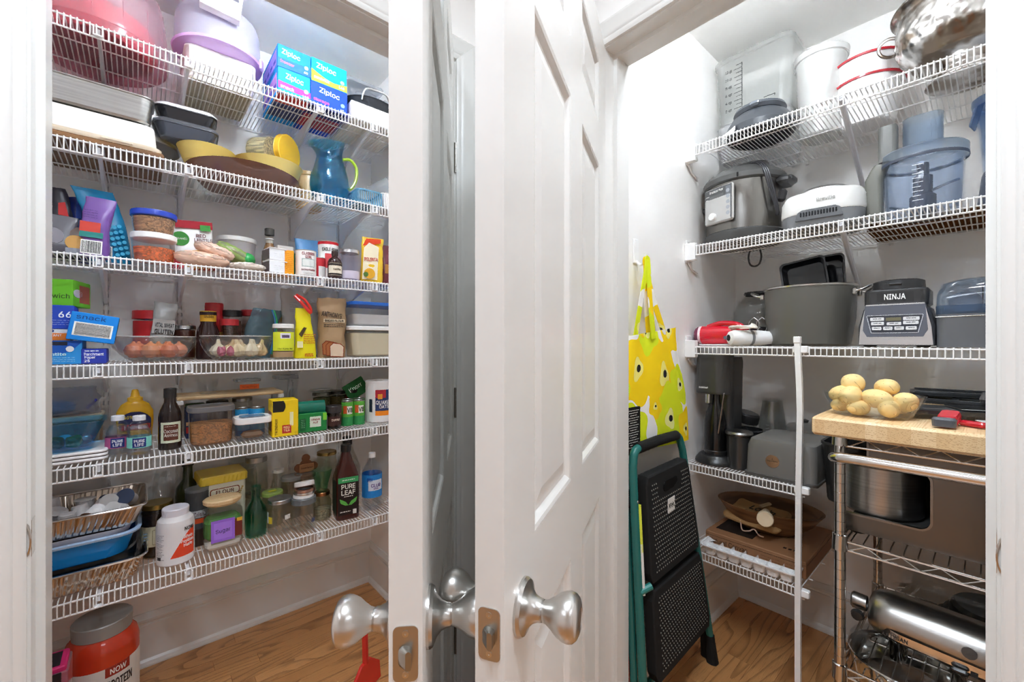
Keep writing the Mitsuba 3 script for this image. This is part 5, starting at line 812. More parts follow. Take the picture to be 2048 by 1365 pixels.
# ---- highest shelf
z = onr(1)
t = Rt('food_storage_bin', 'big clear square food bin with black measure marks behind the black lid', 'bin', 2.000, .655, z + .1505, drz=0)
P = [(.262, .212, 0), (.272, .222, .008), (.290, .245, .255), (.302, .256, .259), (.302, .256, .275)]
t.part('bin_body', tub(P, 6, .04), 'frost', '#f2f3f2'); t.part('thick_bottom', tub([(.25, .20, .002), (.262, .212, .004), (.264, .215, .028)], 6, .04, True), 'milky', '#f4f4f4')
t.poly(union_all([sbox(-.032, .05, -.0295, .235)] + [sbox(-.062 + (.008 if q % 2 else 0), .050 + q * .0164, -.032, .0520 + q * .0164) for q in range(12)]), '#2a2a2c', -.1235, name='measure_marks')
for q in range(6): t.text(('2', '4', '6', '8', '10', '12')[q] + ' qt', -.084, .052 + q * .0328, .010, '#2a2a2c', -.1235, w=.026)
t.poly(sbox(.05, .052, .09, .0545).union(sbox(.088, .046, .0905, .0545)), '#2a2a2c', -.1215, name='measure_marks'); t.part('moulded_handle', tube(arc([(.142, -.03, .185), (.146, -.05, .19), (.146, -.07, .16), (.144, -.072, .12)]), .0022, 6), 'plastic', '#9a9a98')
tubR = Rt('food_storage_bin', 'low milky white bin under the big clear square bin', 'bin', 2.005, .660, z); tubR.part('bin_body', tub([(.25, .20, 0), (.26, .21, .006), (.28, .23, .146), (.286, .236, .150)], 6, .04, True), 'milky', '#f4f5f6')
t = Rt('food_storage_bin', 'tall translucent white round bin behind the white red-rimmed bowls', 'bin', 1.955, .432, z); t.part('bin_body', lathe([(0, 0), (.062, 0), (.068, .006), (.080, .29), (.086, .292), (.088, .312), (.084, .314)], 48), 'milky', '#f5f5f3'); t.part('inner_wall', lathe([(0, .004), (.06, .005), (.066, .01), (.078, .30)], 48), 'milky', '#f5f5f3')
for i, (zz, l) in enumerate(((0, 'white bowl with a red rim, lower of the two beside the silver bowl'), (.075, 'white bowl with a red rim, upper of the two beside the silver bowl'))):
    t = Rt('bowl', l, 'bowl', 1.985, .300, z + zz, group='white bowls with red rims'); t.part('bowl_body', lathe([(0, 0), (.070, 0), (.076, .004), (.094, .08), (.101, .145), (.104, .147), (.103, .150), (.098, .149), (.09, .08), (.070, .008), (0, .006)], 56), 'gloss', '#f4f4f4'); t.part('rim', lathe([(.1025, .143), (.1065, .144), (.1070, .150), (.1035, .1515), (.1, .150)], 56), 'gloss', '#b3202e', label='red rim')
t = Rt('silver_bowl', 'large tarnished silver punch bowl with embossed scrolls at the right of the highest shelf', 'bowl', 1.845, .052, z)
pr = [(0, 0), (.082, 0), (.088, .004), (.086, .010), (.066, .022), (.058, .040), (.075, .050), (.115, .075), (.146, .115), (.158, .160), (.155, .200), (.150, .225), (.158, .238), (.168, .245), (.166, .250), (.150, .24)]
pz = np.array(pr); s_ = np.linspace(0, 1, 90); L_ = np.r_[0, np.cumsum(np.hypot(*np.diff(pz, axis=0).T))]; L_ /= L_[-1]
v, f = lathe(list(zip(np.interp(s_, L_, pz[:, 0]), np.interp(s_, L_, pz[:, 1]))), 160)
a_ = np.arctan2(v[:, 0], -v[:, 1]); b_ = np.clip(1 - np.abs(v[:, 2] - .15) / .075, 0, 1); e_ = .0045 * b_ * (np.sin(9 * a_ + 40 * v[:, 2]) * np.sin(60 * v[:, 2] + 3 * np.sin(9 * a_)) + .7 * (meshkit.noise(v * 90, 5) - .5) * 2)
rr0 = np.hypot(v[:, 0], v[:, 1]) + 1e-9; v[:, :2] *= (1 + e_ / rr0)[:, None]
def tarnish(p, n, uv):
    q = fbm(p.x * 17, p.y * 17, p.z * 17, 4); return mix((.66, .63, .61), (.20, .155, .12), smoothstep(.42, .62, q))
scene['tarnished_silver'] = {'type': 'twosided', 'b': {'type': 'principled', 'base_color': proc(tarnish), 'metallic': 1.0, 'roughness': .2}}
t.part('bowl_body', (v, f), 'tarnished_silver', None, smooth=True)
t.part('ring_handle', xf(tube([(.03 * math.cos(q), 0, .03 * math.sin(q)) for q in np.linspace(0, 2 * math.pi, 25)[:-1]], .005, 8, closed=True), tr(-.168, 0, .185) @ rot('z', 20)), 'tarnished_silver', None)
t = Rt('plastic_tub', 'bluish clear tub standing inside the silver bowl', 'tub', 1.865, .085, z + .16); t.whole(lathe([(0, 0), (.08, .0), (.10, .20), (.104, .202), (.103, .205)], 40), 'milky', '#d4deea', smooth=True)
t = Rt('cooker_lid', 'black domed cooker lid at the left of the highest appliance shelf', 'lid', 1.772, .585, z); t.part('lid_body', lathe([(0, 0), (.108, 0), (.116, .006), (.118, .028), (.113, .036), (.108, .048), (.094, .070), (.078, .082), (0, .084)], 56), 'plastic', '#34373c')
t.part('handle_ring', lathe([(.055, .082), (.080, .083), (.088, .094), (.084, .104), (.060, .108), (0, .108)], 48), 'plastic', '#3d4147'); t.part('handle_grip', xf(rbox(.034, .016, .018, .006), tr(.012, -.085, .086)), 'gloss', '#5d636b')
t.part('side_tab', xf(rbox(.05, .03, .02, .008), tr(.122, -.02, .008) @ rot('z', 70)), 'plastic', '#2b2d31'); t.part('warning_label', xf(rbox(.075, .0006, .018, .001), rot('z', -38) @ tr(0, -.1185, .007)), 'paper', '#ecebe8'); t.part('inner_grille', lathe([(.10, -.0005), (.094, -.0012), (0, -.0012)], 40), 'matte', '#1c1d20')
# ---- second shelf
z = onr(2)
t = Rt('pressure_cooker', 'big dark steel electric pressure cooker with a square control panel', 'pressure cooker', 1.835, .664, z); r = .138
t.part('base_ring', lathe([(0, 0), (.118, 0), (.138, .012), (.1425, .030), (.1425, .044), (.138, .050)], 56), 'plastic', '#3b3b3a')
t.part('steel_body', lathe([(.138, .046), (r, .052), (r, .232), (.134, .238)], 64), 'steel', '#75726e', label='dark stainless steel wall')
t.part('lid', lathe([(.140, .232), (.148, .238), (.149, .256), (.144, .264), (.132, .276), (.110, .292), (.085, .302), (0, .304)], 56), 'plastic', '#4b4b4a'); t.part('lid_handle', tube(arc([(-.085, 0, .298), (-.07, 0, .318), (0, 0, .328), (.07, 0, .318), (.085, 0, .298)]), .011, 10), 'plastic', '#565656'); t.part('lid_mark', xf(rbox(.006, .004, .016, .001), tr(.0, 0, 0) @ rot('z', 12) @ tr(0, -.1495, .240)), 'matte', '#1c1c1c')
for s in (-1, 1): t.part('side_handle', xf(rbox(.045, .07, .022, .006), tr(s * .158, 0, .160 if s < 0 else .215)), 'plastic', '#2f2f30')
t.part('side_handle', xf(rbox(.05, .09, .03, .01), tr(.150, -.01, .205)), 'plastic', '#333334', label='black side grip')
pm = rot('z', -16); fy = -.1440
k = t.part('control_panel', xf(cat(rbox(.128, .012, .140, .006), rbox(.118, .02, .10, .004)), pm @ tr(0, fy, .080)), 'plastic', '#bdbcba')
fac = t.part('panel_face', xf(rbox(.120, .002, .132, .004), pm @ tr(0, fy - .0065, .084)), 'plastic', '#4d4e50', parent=k); t.part('display', xf(rbox(.062, .0012, .062, .002), pm @ tr(-.006, fy - .0078, .128)), 'plastic', '#5f6061', parent=k); t.part('button_column', xf(rbox(.022, .0012, .122, .002), pm @ tr(.046, fy - .0078, .089)), 'plastic', '#6b6f76', parent=k)
for q in range(5): t.part('button', xf(lathe([(.0075, 0), (.0075, .0015), (0, .002)], 16), pm @ tr(.046, fy - .009, .108 + q * .021) @ rot('x', 90)), 'plastic', '#9fa4ab', parent=k)
t.part('dial', xf(lathe([(.0145, 0), (.0145, .012), (.0125, .014), (0, .014)], 32), pm @ tr(-.018, fy - .0075, .106) @ rot('x', 90)), 'plastic', '#eeeeec', parent=k, label='white dial')
def ptext(t, s, x, zz, h, w, col, M, y, parent=None):
    m = tm(meshkit.text_mesh(s, h, .0004, True)); v = m[0]; v[:, 0] -= np.ptp(v[:, 0]) / 2 + v[:, 0].min(); v[:, 0] *= w / np.ptp(v[:, 0]); return t.part('lettering', xf((v, m[1]), M @ tr(x, y, zz) @ rot('x', 90)), 'paper', col, parent, smooth=False)
ptext(t, 'Instant Pot', -.006, .200, .009, .060, '#f2f2f0', pm, fy - .009)
for q in range(8): t.part('printed_word', xf(bx(-.054, -.042 + .004 * (q % 3), -.0004, 0, 0, .003), pm @ tr(0, fy - .0078, .105 + q * .012)), 'paper', '#d8d8d6', k, smooth=False)
for x_, z_ in ((-.040, .112), (.014, .122), (.016, .100)): t.part('printed_word', xf(bx(-.007, .007, -.0004, 0, 0, .005), pm @ tr(x_, fy - .0078, z_)), 'paper', '#d8d8d6', k, smooth=False)
for s in (-.006, .0, .006): t.part('power_cord', tube(arc([(.030 + s, -.02, .318), (.075 + s, -.075, .300), (.112 + s, -.105, .255), (.130 + s, -.098, .18), (.142 + s * .6, -.080, .110), (.139 + s * .3, -.066, .085)]), .0036, 8), 'plastic', '#26262a')
t.part('cord_plug', xf(rbox(.03, .03, .045, .008), tr(.147, -.055, .135) @ rot('y', 12)), 'plastic', '#1e1e20')
t = Rt('omelette_maker', 'silver and white domed waffle maker with a black vent between the cooker and the processor', 'waffle maker', 1.800, .388, z, drz=4)
t.part('base', tub([(.20, .20, 0), (.225, .215, .008), (.232, .222, .035), (.234, .224, .060)], 8, .07), 'plastic', '#77797c'); t.part('steel_top', loft([rr(.236, .226, .072, .050, 8), rr(.240, .230, .075, .056, 8), rr(.236, .226, .075, .100, 8), rr(.215, .205, .07, .122, 8), rr(.165, .155, .06, .130, 8)]), 'plastic', '#dcdbd7'); t.part('dome', lathe([(.080, .128), (.078, .137), (.060, .148), (.03, .153), (0, .154)], 48), 'steel', '#e6e6e6')
t.part('vent', xf(loft([np.array([(-.065, 0, 0), (.065, 0, 0), (.058, 0, .026), (.045, 0, .034), (-.045, 0, .034), (-.058, 0, .026)]) + [0, y, 0] for y in (0, .01)]), tr(0, -.1185, .026)), 'plastic', '#55575a', smooth=False)
for q in range(13): t.part('vent_slot', xf(rbox(.0045, .003, .014, .001), tr(-.048 + q * .008, -.1195, .038)), 'matte', '#1d1e20')
t.text('Breville', .02, .088, .011, '#8f8f8c', -.1168, w=.05); t.part('latch', xf(rbox(.05, .03, .03, .008), tr(.128, -.01, .055)), 'plastic', '#2f3033')
t = Rt('food_processor', 'food processor bowl of blue-tinted clear plastic with a dark grey handle', 'food processor', 1.795, .140, z)
t.part('bowl', lathe([(0, .010), (.078, .006), (.082, 0), (.086, .004), (.090, .165), (.0945, .168)], 56), 'clear', '#e2eaf5'); t.part('inner_wall', lathe([(.074, .012), (.082, .03), (.086, .165)], 48), 'clear', '#f0f4fa')
t.part('bowl_lid', lathe([(.0975, .160), (.0985, .166), (.0985, .192), (.094, .197), (.05, .200)], 56), 'frost', '#dbe6f2'); t.part('dark_ring', lathe([(.0988, .158), (.0992, .160), (.0992, .165), (.0988, .167)], 56), 'plastic', '#3c4250')
t.part('feed_tube', tub([(.090, .062, .196), (.090, .062, .300), (.092, .064, .302)], 7, .028, cap0=False), 'frost', '#c4d2e2')
t.part('spindle', lathe([(.030, .006), (.030, .06), (.022, .068), (.022, .12), (.014, .125), (.014, .16), (0, .16)], 24), 'plastic', '#4a4d55')
for q in range(2): t.part('blade', tube(arc([(.01, 0, .02 + q * .05), (.05 if q else -.05, -.02, .03 + q * .05), (.075 if q else -.075, .01, .045 + q * .05)]), .0035, 6), 'chrome', '#c8ccd4')
t.part('handle', cat(xf(loft([rr(.034, .036, .010, 0, 4, cx=.012), rr(.040, .040, .012, .014, 4, cx=-.004), rr(.046, .042, .014, .06, 4, cx=-.006), rr(.046, .042, .014, .135, 4, cx=-.006), rr(.042, .040, .012, .165, 4, cx=.006), rr(.038, .038, .012, .178, 4, cx=.012)]), tr(-.104, -.020, 0))), 'plastic', '#66665f', label='dark grey handle'); t.part('pusher', xf(loft([rr(.046, .045, .014, 0, 5), rr(.046, .045, .014, .108, 5), rr(.042, .041, .012, .112, 5)]), tr(-.076, -.024, .180)), 'plastic', '#6a6b69', label='grey pusher')
for q in range(9): t.part('measure_mark', xf(bx(-.012, .012 - .005 * (q % 2), -.0004, 0, 0, .0016), tr(-.004, -.0895, .030 + q * .013)), 'paper', '#e6ebf2', smooth=False)
t = Rt('blender_jug', 'blue-tinted clear blender jug at the right end of the second shelf', 'jug', 1.800, -.026, z); t.part('jug_base', lathe([(0, 0), (.050, 0), (.054, .01), (.046, .085), (.042, .095)], 36), 'plastic', '#4a4d56'); t.part('jug_body', lathe([(.040, .094), (.044, .10), (.058, .285), (.062, .288)], 40), 'clear', '#dee8f6'); t.part('inner_wall', lathe([(0, .10), (.036, .10), (.054, .285)], 40), 'clear', '#e4ecf6'); t.part('lid', lathe([(.064, .278), (.066, .284), (.066, .30), (.05, .306), (0, .306)], 40), 'frost', '#b4c8e2'); t.part('spout_flap', xf(rbox(.05, .006, .08, .003), tr(-.064, -.01, .225) @ rot('z', 80) @ rot('x', 14)), 'frost', '#a9bfdd')
for q in range(3):
    t = Rt('placemat', ('lowest', 'middle', 'upper')[q] + ' brown woven mat lying at the back of the second shelf', 'placemat', 2.030, .09, z + q * .0105, group='woven mats'); t.part('weave', cat(*[tube([(-.20, -.095 + k * .0105, .005), (.20, -.095 + k * .0105, .005)], [.005, .005], 5) for k in range(19)]), 'matte', ('#6a4326', '#7a5232', '#8a6038')[q], smooth=50)
    t.part('binding', tube([(-.2, -.1, .005), (.2, -.1, .005), (.2, .1, .005), (-.2, .1, .005)], .005, 6, closed=True), 'matte', '#553318')
t = Rt('power_cord', 'black cord loop hanging through the second shelf under the pressure cooker', 'cord', 1.90, .645, RZ[2]); t.whole(tube(arc([(-.016, 0, .004), (-.024, 0, -.03), (-.018, 0, -.062), (0, 0, -.072), (.018, 0, -.062), (.024, 0, -.03), (.016, 0, .004)]), .0036, 8), 'plastic', '#2b2b2c')
# ---- third shelf
z = onr(3)
t = Rt('hand_mixer', 'red electric hand mixer lying at the left end of the third shelf', 'mixer', 1.722, .706, z + .006, drz=4)
ax = [(-.098, .020), (-.094, .028), (-.086, .034), (-.07, .036), (-.03, .0365), (.02, .034), (.06, .030), (.092, .022), (.098, .012)]
def xloft(pts, e=1.0, zc=.038, n=28): return loft([np.stack([0 * np.linspace(0, 1, n) + x, q * np.sin(np.arange(n) * 2 * math.pi / n) * .95, zc + e * q * np.cos(np.arange(n) * 2 * math.pi / n)], 1) for x, q in pts])
t.part('motor_body', xloft(ax[3:], zc=.0365), 'gloss', '#d01c30'); t.part('end_cap', xloft([(-.100, .016), (-.097, .026), (-.090, .032), (-.080, .0355)], zc=.0365), 'gloss', '#6a2440', label='dark red end cap'); t.part('white_ring', xloft([(-.080, .0358), (-.070, .0368)], zc=.0365), 'plastic', '#f1d8dc')
t.part('handle', tube(arc([(-.05, .0, .068), (.0, .0, .082), (.06, .0, .076), (.092, .0, .050)]), [.010] * 19, 10), 'gloss', '#c2182c')
for x in (.028, .062): t.part('eject_button', xf(lathe([(.011, 0), (.011, .004), (.009, .006), (0, .006)], 20), tr(x, -.026, .028) @ rot('x', 78)), 'plastic', '#4f5560', label='grey button')
t = Rt('wire_rack_base', 'white plastic plate lying under the red hand mixer', 'plate', 1.722, .706, z); t.whole(rbox(.15, .10, .0055, .02), 'plastic', '#efefee')
t = Rt('immersion_blender', 'white stick blender handle with its cord coiled on top', 'blender', 1.690, .610, z, drz=-38)
M = tr(0, -.06, .030) @ rot('x', -90); t.part('handle_body', xf(lathe([(0, 0), (.012, 0), (.024, .006), (.029, .022), (.029, .05), (.028, .12), (.024, .16), (0, .162)], 36), M), 'plastic', '#eeeeed'); t.part('socket', xf(lathe([(.0125, -.0004), (.011, -.001), (0, -.001)], 8), M), 'matte', '#1e1e20', label='dark star-shaped drive socket'); t.part('grey_ring', xf(lathe([(.0294, .075), (.0298, .077), (.0298, .083), (.0294, .085)], 36), M), 'plastic', '#77787a')
for q in range(6): t.part('cord_coil', tube(arc([(-.045 + .004 * q, -.02 + .006 * (q % 3), .062 + .003 * q), (-.02, -.045 + .005 * q, .070 + .003 * (q % 2)), (.03, -.03 + .006 * q, .072), (.052 - .004 * q, .01, .066 + .003 * q), (.02, .03, .070), (-.03, .02 - .003 * q, .066), (-.045 + .004 * q, -.02 + .006 * (q % 3), .062 + .003 * q)]), .0032, 6), 'plastic', '#e6e0d2')
t = Rt('beater', 'pair of chrome beaters lying behind the white stick blender', 'beater', 1.80, .600, z + .055)
for s in (-.014, .014): t.part('beater_wire', tube(arc([(s, 0, .055), (s - .018, 0, .035), (s - .014, 0, .005), (s, 0, 0), (s + .014, 0, .005), (s + .018, 0, .035), (s, 0, .055)]), .0018, 6), 'chrome', '#c9c8c6')
t = Rt('popcorn_maker', 'clear glass dome popcorn maker on a black base behind the red mixer', 'popcorn maker', 1.985, .655, z); t.part('base', lathe([(0, 0), (.10, 0), (.108, .01), (.108, .070), (.10, .076), (0, .076)], 44), 'gloss', '#1d1d1f'); t.part('dome', lathe([(.102, .076), (.106, .10), (.098, .15), (.075, .195), (.045, .215), (.03, .217)], 48), 'clear', '#d2d3d1', smooth=True); t.part('dome_lid', lathe([(.055, .212), (.060, .218), (.057, .226), (0, .228)], 36), 'gloss', '#2c2c2c')
t = Rt('stock_pot', 'large dark grey stock pot in the middle of the third shelf', 'pot', 1.835, .443, z)
t.part('pot_body', lathe([(0, 0), (.112, 0), (.122, .008), (.136, .10), (.139, .205), (.141, .208)], 72), 'plastic', '#55544f'); t.part('inner_wall', lathe([(.139, .207), (.133, .1), (.118, .012), (0, .01)], 48), 'plastic', '#3a3a38'); t.part('rim', lathe([(.1395, .204), (.1425, .206), (.1428, .211), (.140, .213), (.1375, .211), (.138, .206)], 72), 'chrome', '#cfcecb')
for s in (-1, 1): t.part('wire_handle', tube(arc([(s * .139, -.045, .185), (s * .160, -.045, .190), (s * .182, -.028, .203), (s * .187, 0, .206), (s * .182, .028, .203), (s * .160, .045, .190), (s * .139, .045, .185)]), .0038, 8), 'chrome', '#d3d2d0'); [t.part('rivet_plate', xf(rbox(.014, .01, .022, .003), tr(s * .139, y, .174)), 'chrome', '#c9c8c6') for y in (-.045, .045)]
for q, (dx, ry_, l) in enumerate(((-.005, -9, 'black glossy rectangular baking tin standing tilted in the stock pot, front one'), (.030, -4, 'black glossy rectangular baking tin standing behind the other tin in the stock pot'))):
    t = Rt('baking_tin', l, 'baking tin', 1.835 + .020 + .045 * q, .443 - dx, z + .165 + .01 * q, rx=-6, ry=ry_)
    t.part('tin_body', xf(tub([(.115, .135, 0), (.12, .14, .003), (.135, .155, .032), (.146, .166, .033), (.146, .166, .036)], 5, .016), tr(0, .02, .075) @ rot('x', 90)), 'gloss', '#15161a')
t = Rt('blender', 'silver and black blender motor base with white buttons', 'blender', 1.765, .192, z)
t.part('side_shell', loft([rr(.172, .165, .018, .004, 4), rr(.172, .165, .020, .06, 4), rr(.150, .150, .02, .115, 4)]), 'plastic', '#3d3e42'); t.part('silver_frame', xf(loft([np.array([(-.084, 0, .006), (.084, 0, .006), (.080, 0, .060), (.066, 0, .128), (-.066, 0, .128), (-.080, 0, .060)]) * [k, 1, 1] + [0, y, 0] for k, y in ((1, .012), (1, 0), (.98, -.003))]), tr(0, -.083, 0)), 'steel', '#d9dadd', label='silver front frame')
t.part('blue_grey_panel', xf(loft([np.array([(-.062, 0, .030), (.062, 0, .030), (.072, 0, .050), (.066, 0, .124), (-.066, 0, .124), (-.072, 0, .050)]) + [0, y, 0] for y in (.004, 0)]), tr(0, -.0895, 0)), 'gloss', '#565a66')
f_ = -.0900; o = Polygon([(-.060, .092), (.060, .092), (.050, .044), (-.050, .044)]); t.poly(o.buffer(.003).difference(o.buffer(.0018)), '#d9dce2', f_, name='panel_outline'); t.poly(o, '#34363e', f_, name='keypad')
for x0, x1, z0, z1 in ((-.054, -.022, .078, .088), (-.052, -.022, .065, .075), (-.016, .016, .064, .073), (.020, .055, .078, .088), (.020, .053, .066, .076), (-.050, -.028, .050, .060), (-.024, -.003, .050, .060), (.001, .022, .050, .060), (.026, .049, .050, .060)):
    t.panel((x0 + x1) / 2, (z0 + z1) / 2, x1 - x0, z1 - z0, '#e2e3e6', f_ - .0008, name='button', mat='plastic', r=.0015); bars(t, (x0 + x1) / 2, (z0 + z1) / 2 + .001, (x1 - x0) * .6, 1, .003, '#55585f', f_ - .0014, th=.0022)
t.panel(-.001, .082, .034, .010, '#6a6650', f_ - .0008, name='display'); bars(t, 0, .022, .05, 1, .004, '#b9bbc2', -.0868)
t.part('black_collar', loft([rr(.134, .140, .018, .122, 4), rr(.146, .146, .02, .128, 4), rr(.146, .146, .02, .168, 4), rr(.138, .138, .02, .173, 4)]), 'plastic', '#29292a'); t.panel(0, .1490, .082, .028, '#1d1d1e', -.0736, name='name_plate', mat='plastic'); t.text('NINJA', 0, .1500, .016, '#f0f0ee', -.0744, w=.048); t.part('black_top', lathe([(.055, .172), (.062, .175), (.060, .200), (.05, .204), (0, .204)], 40), 'plastic', '#202022'); t.part('top_lip', xf(rbox(.03, .01, .006, .002), tr(0, -.062, .186)), 'plastic', '#3a3a3c')
for s in (-.06, .06): t.part('foot', xf(rbox(.03, .03, .006, .003), tr(s, -.05, 0)), 'matte', '#1a1a1a')
t = Rt('food_slicer', 'grey electric slicer with a blue-tinted clear cover at the right end of the third shelf', 'slicer', 1.760, .030, z); t.part('body', loft([rr(.148, .16, .02, 0, 4), rr(.15, .16, .022, .08, 4), rr(.15, .16, .022, .098, 4)]), 'plastic', '#5c5e62'); t.part('clear_cover', loft([rr(.15, .16, .022, .098, 4), rr(.148, .158, .022, .145, 4), rr(.13, .14, .03, .178, 4), rr(.09, .12, .03, .190, 4, cx=.02)], False, True), 'clear', '#d0dcea'); t.part('blue_band', loft([rr(.152, .162, .022, .092, 4), rr(.152, .162, .022, .116, 4)], False, False), 'frost', '#90a4bc'); t.part('silver_trim', tube([(-.0755, -.081, .084), (.02, -.082, .086), (.044, -.082, .070), (.075, -.082, .070)], .0012, 6), 'chrome', '#d9dce0'); t.part('slicing_disc', xf(lathe([(0, 0), (.034, 0), (.034, .006), (0, .008)], 28), tr(-.02, 0, .125) @ rot('x', 70)), 'plastic', '#2c2f36'); t.part('steel_post', xf(lathe([(.006, 0), (.006, .04), (0, .042)], 16), tr(.018, -.02, .13)), 'chrome', '#d4d8de'); t.part('round_vent', xf(lathe([(.026, 0), (.022, .003), (0, .003)], 32), tr(.058, -.0795, .006) @ rot('x', 90)), 'plastic', '#38393c')
# ---- short shelves
z = onr(4)
t = Rt('soda_maker', 'tall black soda maker in the corner of the short shelf', 'soda maker', 1.725, .728, z, drz=-2)
t.part('foot', lathe([(0, 0), (.070, 0), (.076, .004), (.074, .014), (.062, .030), (.058, .034), (0, .034)], 44, 1.0), 'plastic', '#1c1c1d'); t.part('back_column', xf(loft([rr(.096, .10, .022, .01, 5), rr(.100, .11, .024, .2, 5), rr(.108, .115, .026, .40, 5), rr(.104, .11, .026, .418, 5)]), tr(.012, .055, 0)), 'plastic', '#232324'); t.part('head', xf(loft([rr(.116, .12, .03, .275, 5), rr(.118, .13, .034, .285, 5), rr(.112, .13, .034, .425, 5), rr(.106, .12, .03, .430, 5)]), tr(-.004, .005, 0)), 'plastic', '#3a3938')
t.part('bottle', lathe([(0, .034), (.036, .034), (.041, .04), (.041, .16), (.034, .20), (.018, .24), (.015, .275)], 36), 'gloss', '#0e0e0f'); t.part('steel_nozzle', xf(lathe([(.012, 0), (.012, .035), (0, .036)], 20), tr(-.012, -.035, .238)), 'chrome', '#c4c4c2'); t.part('snap_arm', xf(rbox(.006, .008, .16, .002), tr(.034, -.052, .125) @ rot('y', 8)), 'chrome', '#8d8d8c'); t.part('bottle_base_cap', lathe([(.042, .034), (.043, .050), (.041, .052)], 36), 'gloss', '#202021'); t.text('sodastream', -.020, .300, .007, '#e6e6e4', -.0604, w=.036)
t = Rt('travel_tumbler', 'black metal canister with a flat steel lid beside the soda maker', 'canister', 1.712, .636, z); t.part('canister_body', lathe([(0, 0), (.038, 0), (.040, .004), (.040, .122), (.046, .130)], 40), 'gloss', '#2c2c2c'); t.part('lid', lathe([(.047, .128), (.0485, .133), (.044, .140), (.025, .143), (0, .143)], 40), 'steel', '#8d8d8c')
t = Rt('bread_box', 'grey metal lidded box with an oval copper plate on the short shelf', 'box', 1.780, .486, z, drz=0)
t.part('box_body', loft([rr(.216, .25, .012, .001, 5), rr(.216, .25, .018, .012, 5), rr(.212, .244, .024, .105, 5), rr(.200, .232, .03, .128, 5), rr(.17, .198, .03, .136, 5)]), 'plastic', '#6a6865'); t.part('bottom_tray', loft([rr(.222, .256, .014, .0, 5), rr(.226, .262, .016, .006, 5), rr(.226, .262, .016, .010, 5)]), 'plastic', '#4f4d4b'); t.part('oval_plate', xf(lathe([(0, 0), (.0215, 0), (.0215, .0012), (0, .0016)], 40), tr(-.020, -.1245, .062) @ rot('x', 90)), 'steel', '#c9a684', label='oval copper-coloured plate'); t.text('Kenya & Nairobi', -.020, .063, .0045, '#5a4636', -.1264, w=.032); t.poly(Polygon([(-.022, .068), (-.018, .068), (-.020, .074)]), '#5a4636', -.1263, name='emblem')
t = Rt('blender_cup', 'tall clear blender cup with measure marks behind the grey lidded box', 'cup', 1.955, .598, z); t.part('cup_body', lathe([(0, .006), (.040, .004), (.046, .0), (.050, .01), (.050, .15), (.044, .19), (.036, .235), (.039, .237), (.039, .242), (.036, .242)], 44), 'clear', '#dcdedd', smooth=True); t.part('inner_wall', lathe([(.046, .01), (.046, .15), (.034, .236)], 40), 'clear', '#ebecec', smooth=True); [t.part('measure_mark', bx(-.008, .004, -.0515, -.0511, .05 + q * .013, .0512 + q * .013), 'paper', '#8a8a88', smooth=False) for q in range(8)]
t = Rt('blender_cup', 'short clear blender cup with a slanted black lid beside the soda maker', 'cup', 1.935, .694, z); t.part('cup_body', lathe([(0, .004), (.036, 0), (.040, .004), (.044, .14), (.046, .142)], 40), 'clear', '#cfd1d0', smooth=True); t.part('black_lid', xf(lathe([(.047, 0), (.049, .006), (.047, .034), (.04, .042), (0, .042)], 40), tr(0, 0, .140) @ rot('y', 14)), 'plastic', '#1f1f20')
t = Rt('food_container', 'low dark clear container behind the black metal canister', 'food container', 1.845, .655, z); t.part('tub_body', lathe([(0, 0), (.046, 0), (.05, .09), (.056, .10), (.054, .125)], 40), 'frost', '#4a4b4d'); t.part('rim', lathe([(.055, .118), (.058, .124), (.055, .128)], 40), 'gloss', '#26272a')
t = Rt('domed_cover', 'domed glass lid standing behind the grey lidded box', 'lid', 2.02, .500, z); t.part('dome', lathe([(.085, 0), (.088, .004), (.085, .10), (.06, .142), (.025, .152), (0, .153)], 44), 'clear', '#d9dad9', smooth=True); t.part('knob', lathe([(.01, .152), (.014, .162), (0, .168)], 20), 'plastic', '#4c4c4b')
z = onr(5)
t = Rt('cardboard_box', 'flat brown cardboard box with a black window print under the wooden bowl', 'box', 1.900, .592, z, drz=0); t.part('box_body', rbox(.345, .375, .060, .003), 'paper', '#93694a'); t.part('window_print', bx(-.150, -.015, -.14, .02, .0602, .0607), 'paper', '#241a16', smooth=False); t.part('lid_line', cat(bx(-.17, .17, -.1885, -.1878, .046, .0475), bx(.1728, .1735, -.18, .18, .046, .0475)), 'paper', '#5a3c28', smooth=False); t.text('Natural Canvas', -.085, .030, .018, '#3a2418', -.1879, w=.14, bold=False); bars(t, .08, .034, .10, 2, .01, '#6a4630', -.1880); t.part('printed_word', cat(*[bx(.085 + q * .016, .095 + q * .016, -.13, -.118, .0602, .0606) for q in range(4)]), 'paper', '#2c1c14', smooth=False)
t = Rt('wooden_bowl', 'large oval dark wooden bowl on the cardboard box', 'bowl', 1.905, .596, z + .0606, drz=10); t.whole(lathe([(0, 0), (.08, 0), (.10, .006), (.150, .050), (.182, .094), (.186, .098), (.182, .100), (.172, .094), (.14, .052), (.09, .014), (0, .012)], 64, .68), 'darkwood', None)
t = Rt('cloth_bag', 'tan cloth bag with black script lying folded in the wooden bowl', 'bag', 1.880, .628, z + .100, drz=-8, rx=16); m = crumple(rbox(.215, .145, .030, .012, n=5), .0, 20, 2); g_ = trimesh.Trimesh(*m, process=False).subdivide().subdivide().subdivide(); t.part('cloth', crumple((np.array(g_.vertices), np.array(g_.faces)), .006, 16, 2), 'matte', '#b08a5c', smooth=True)
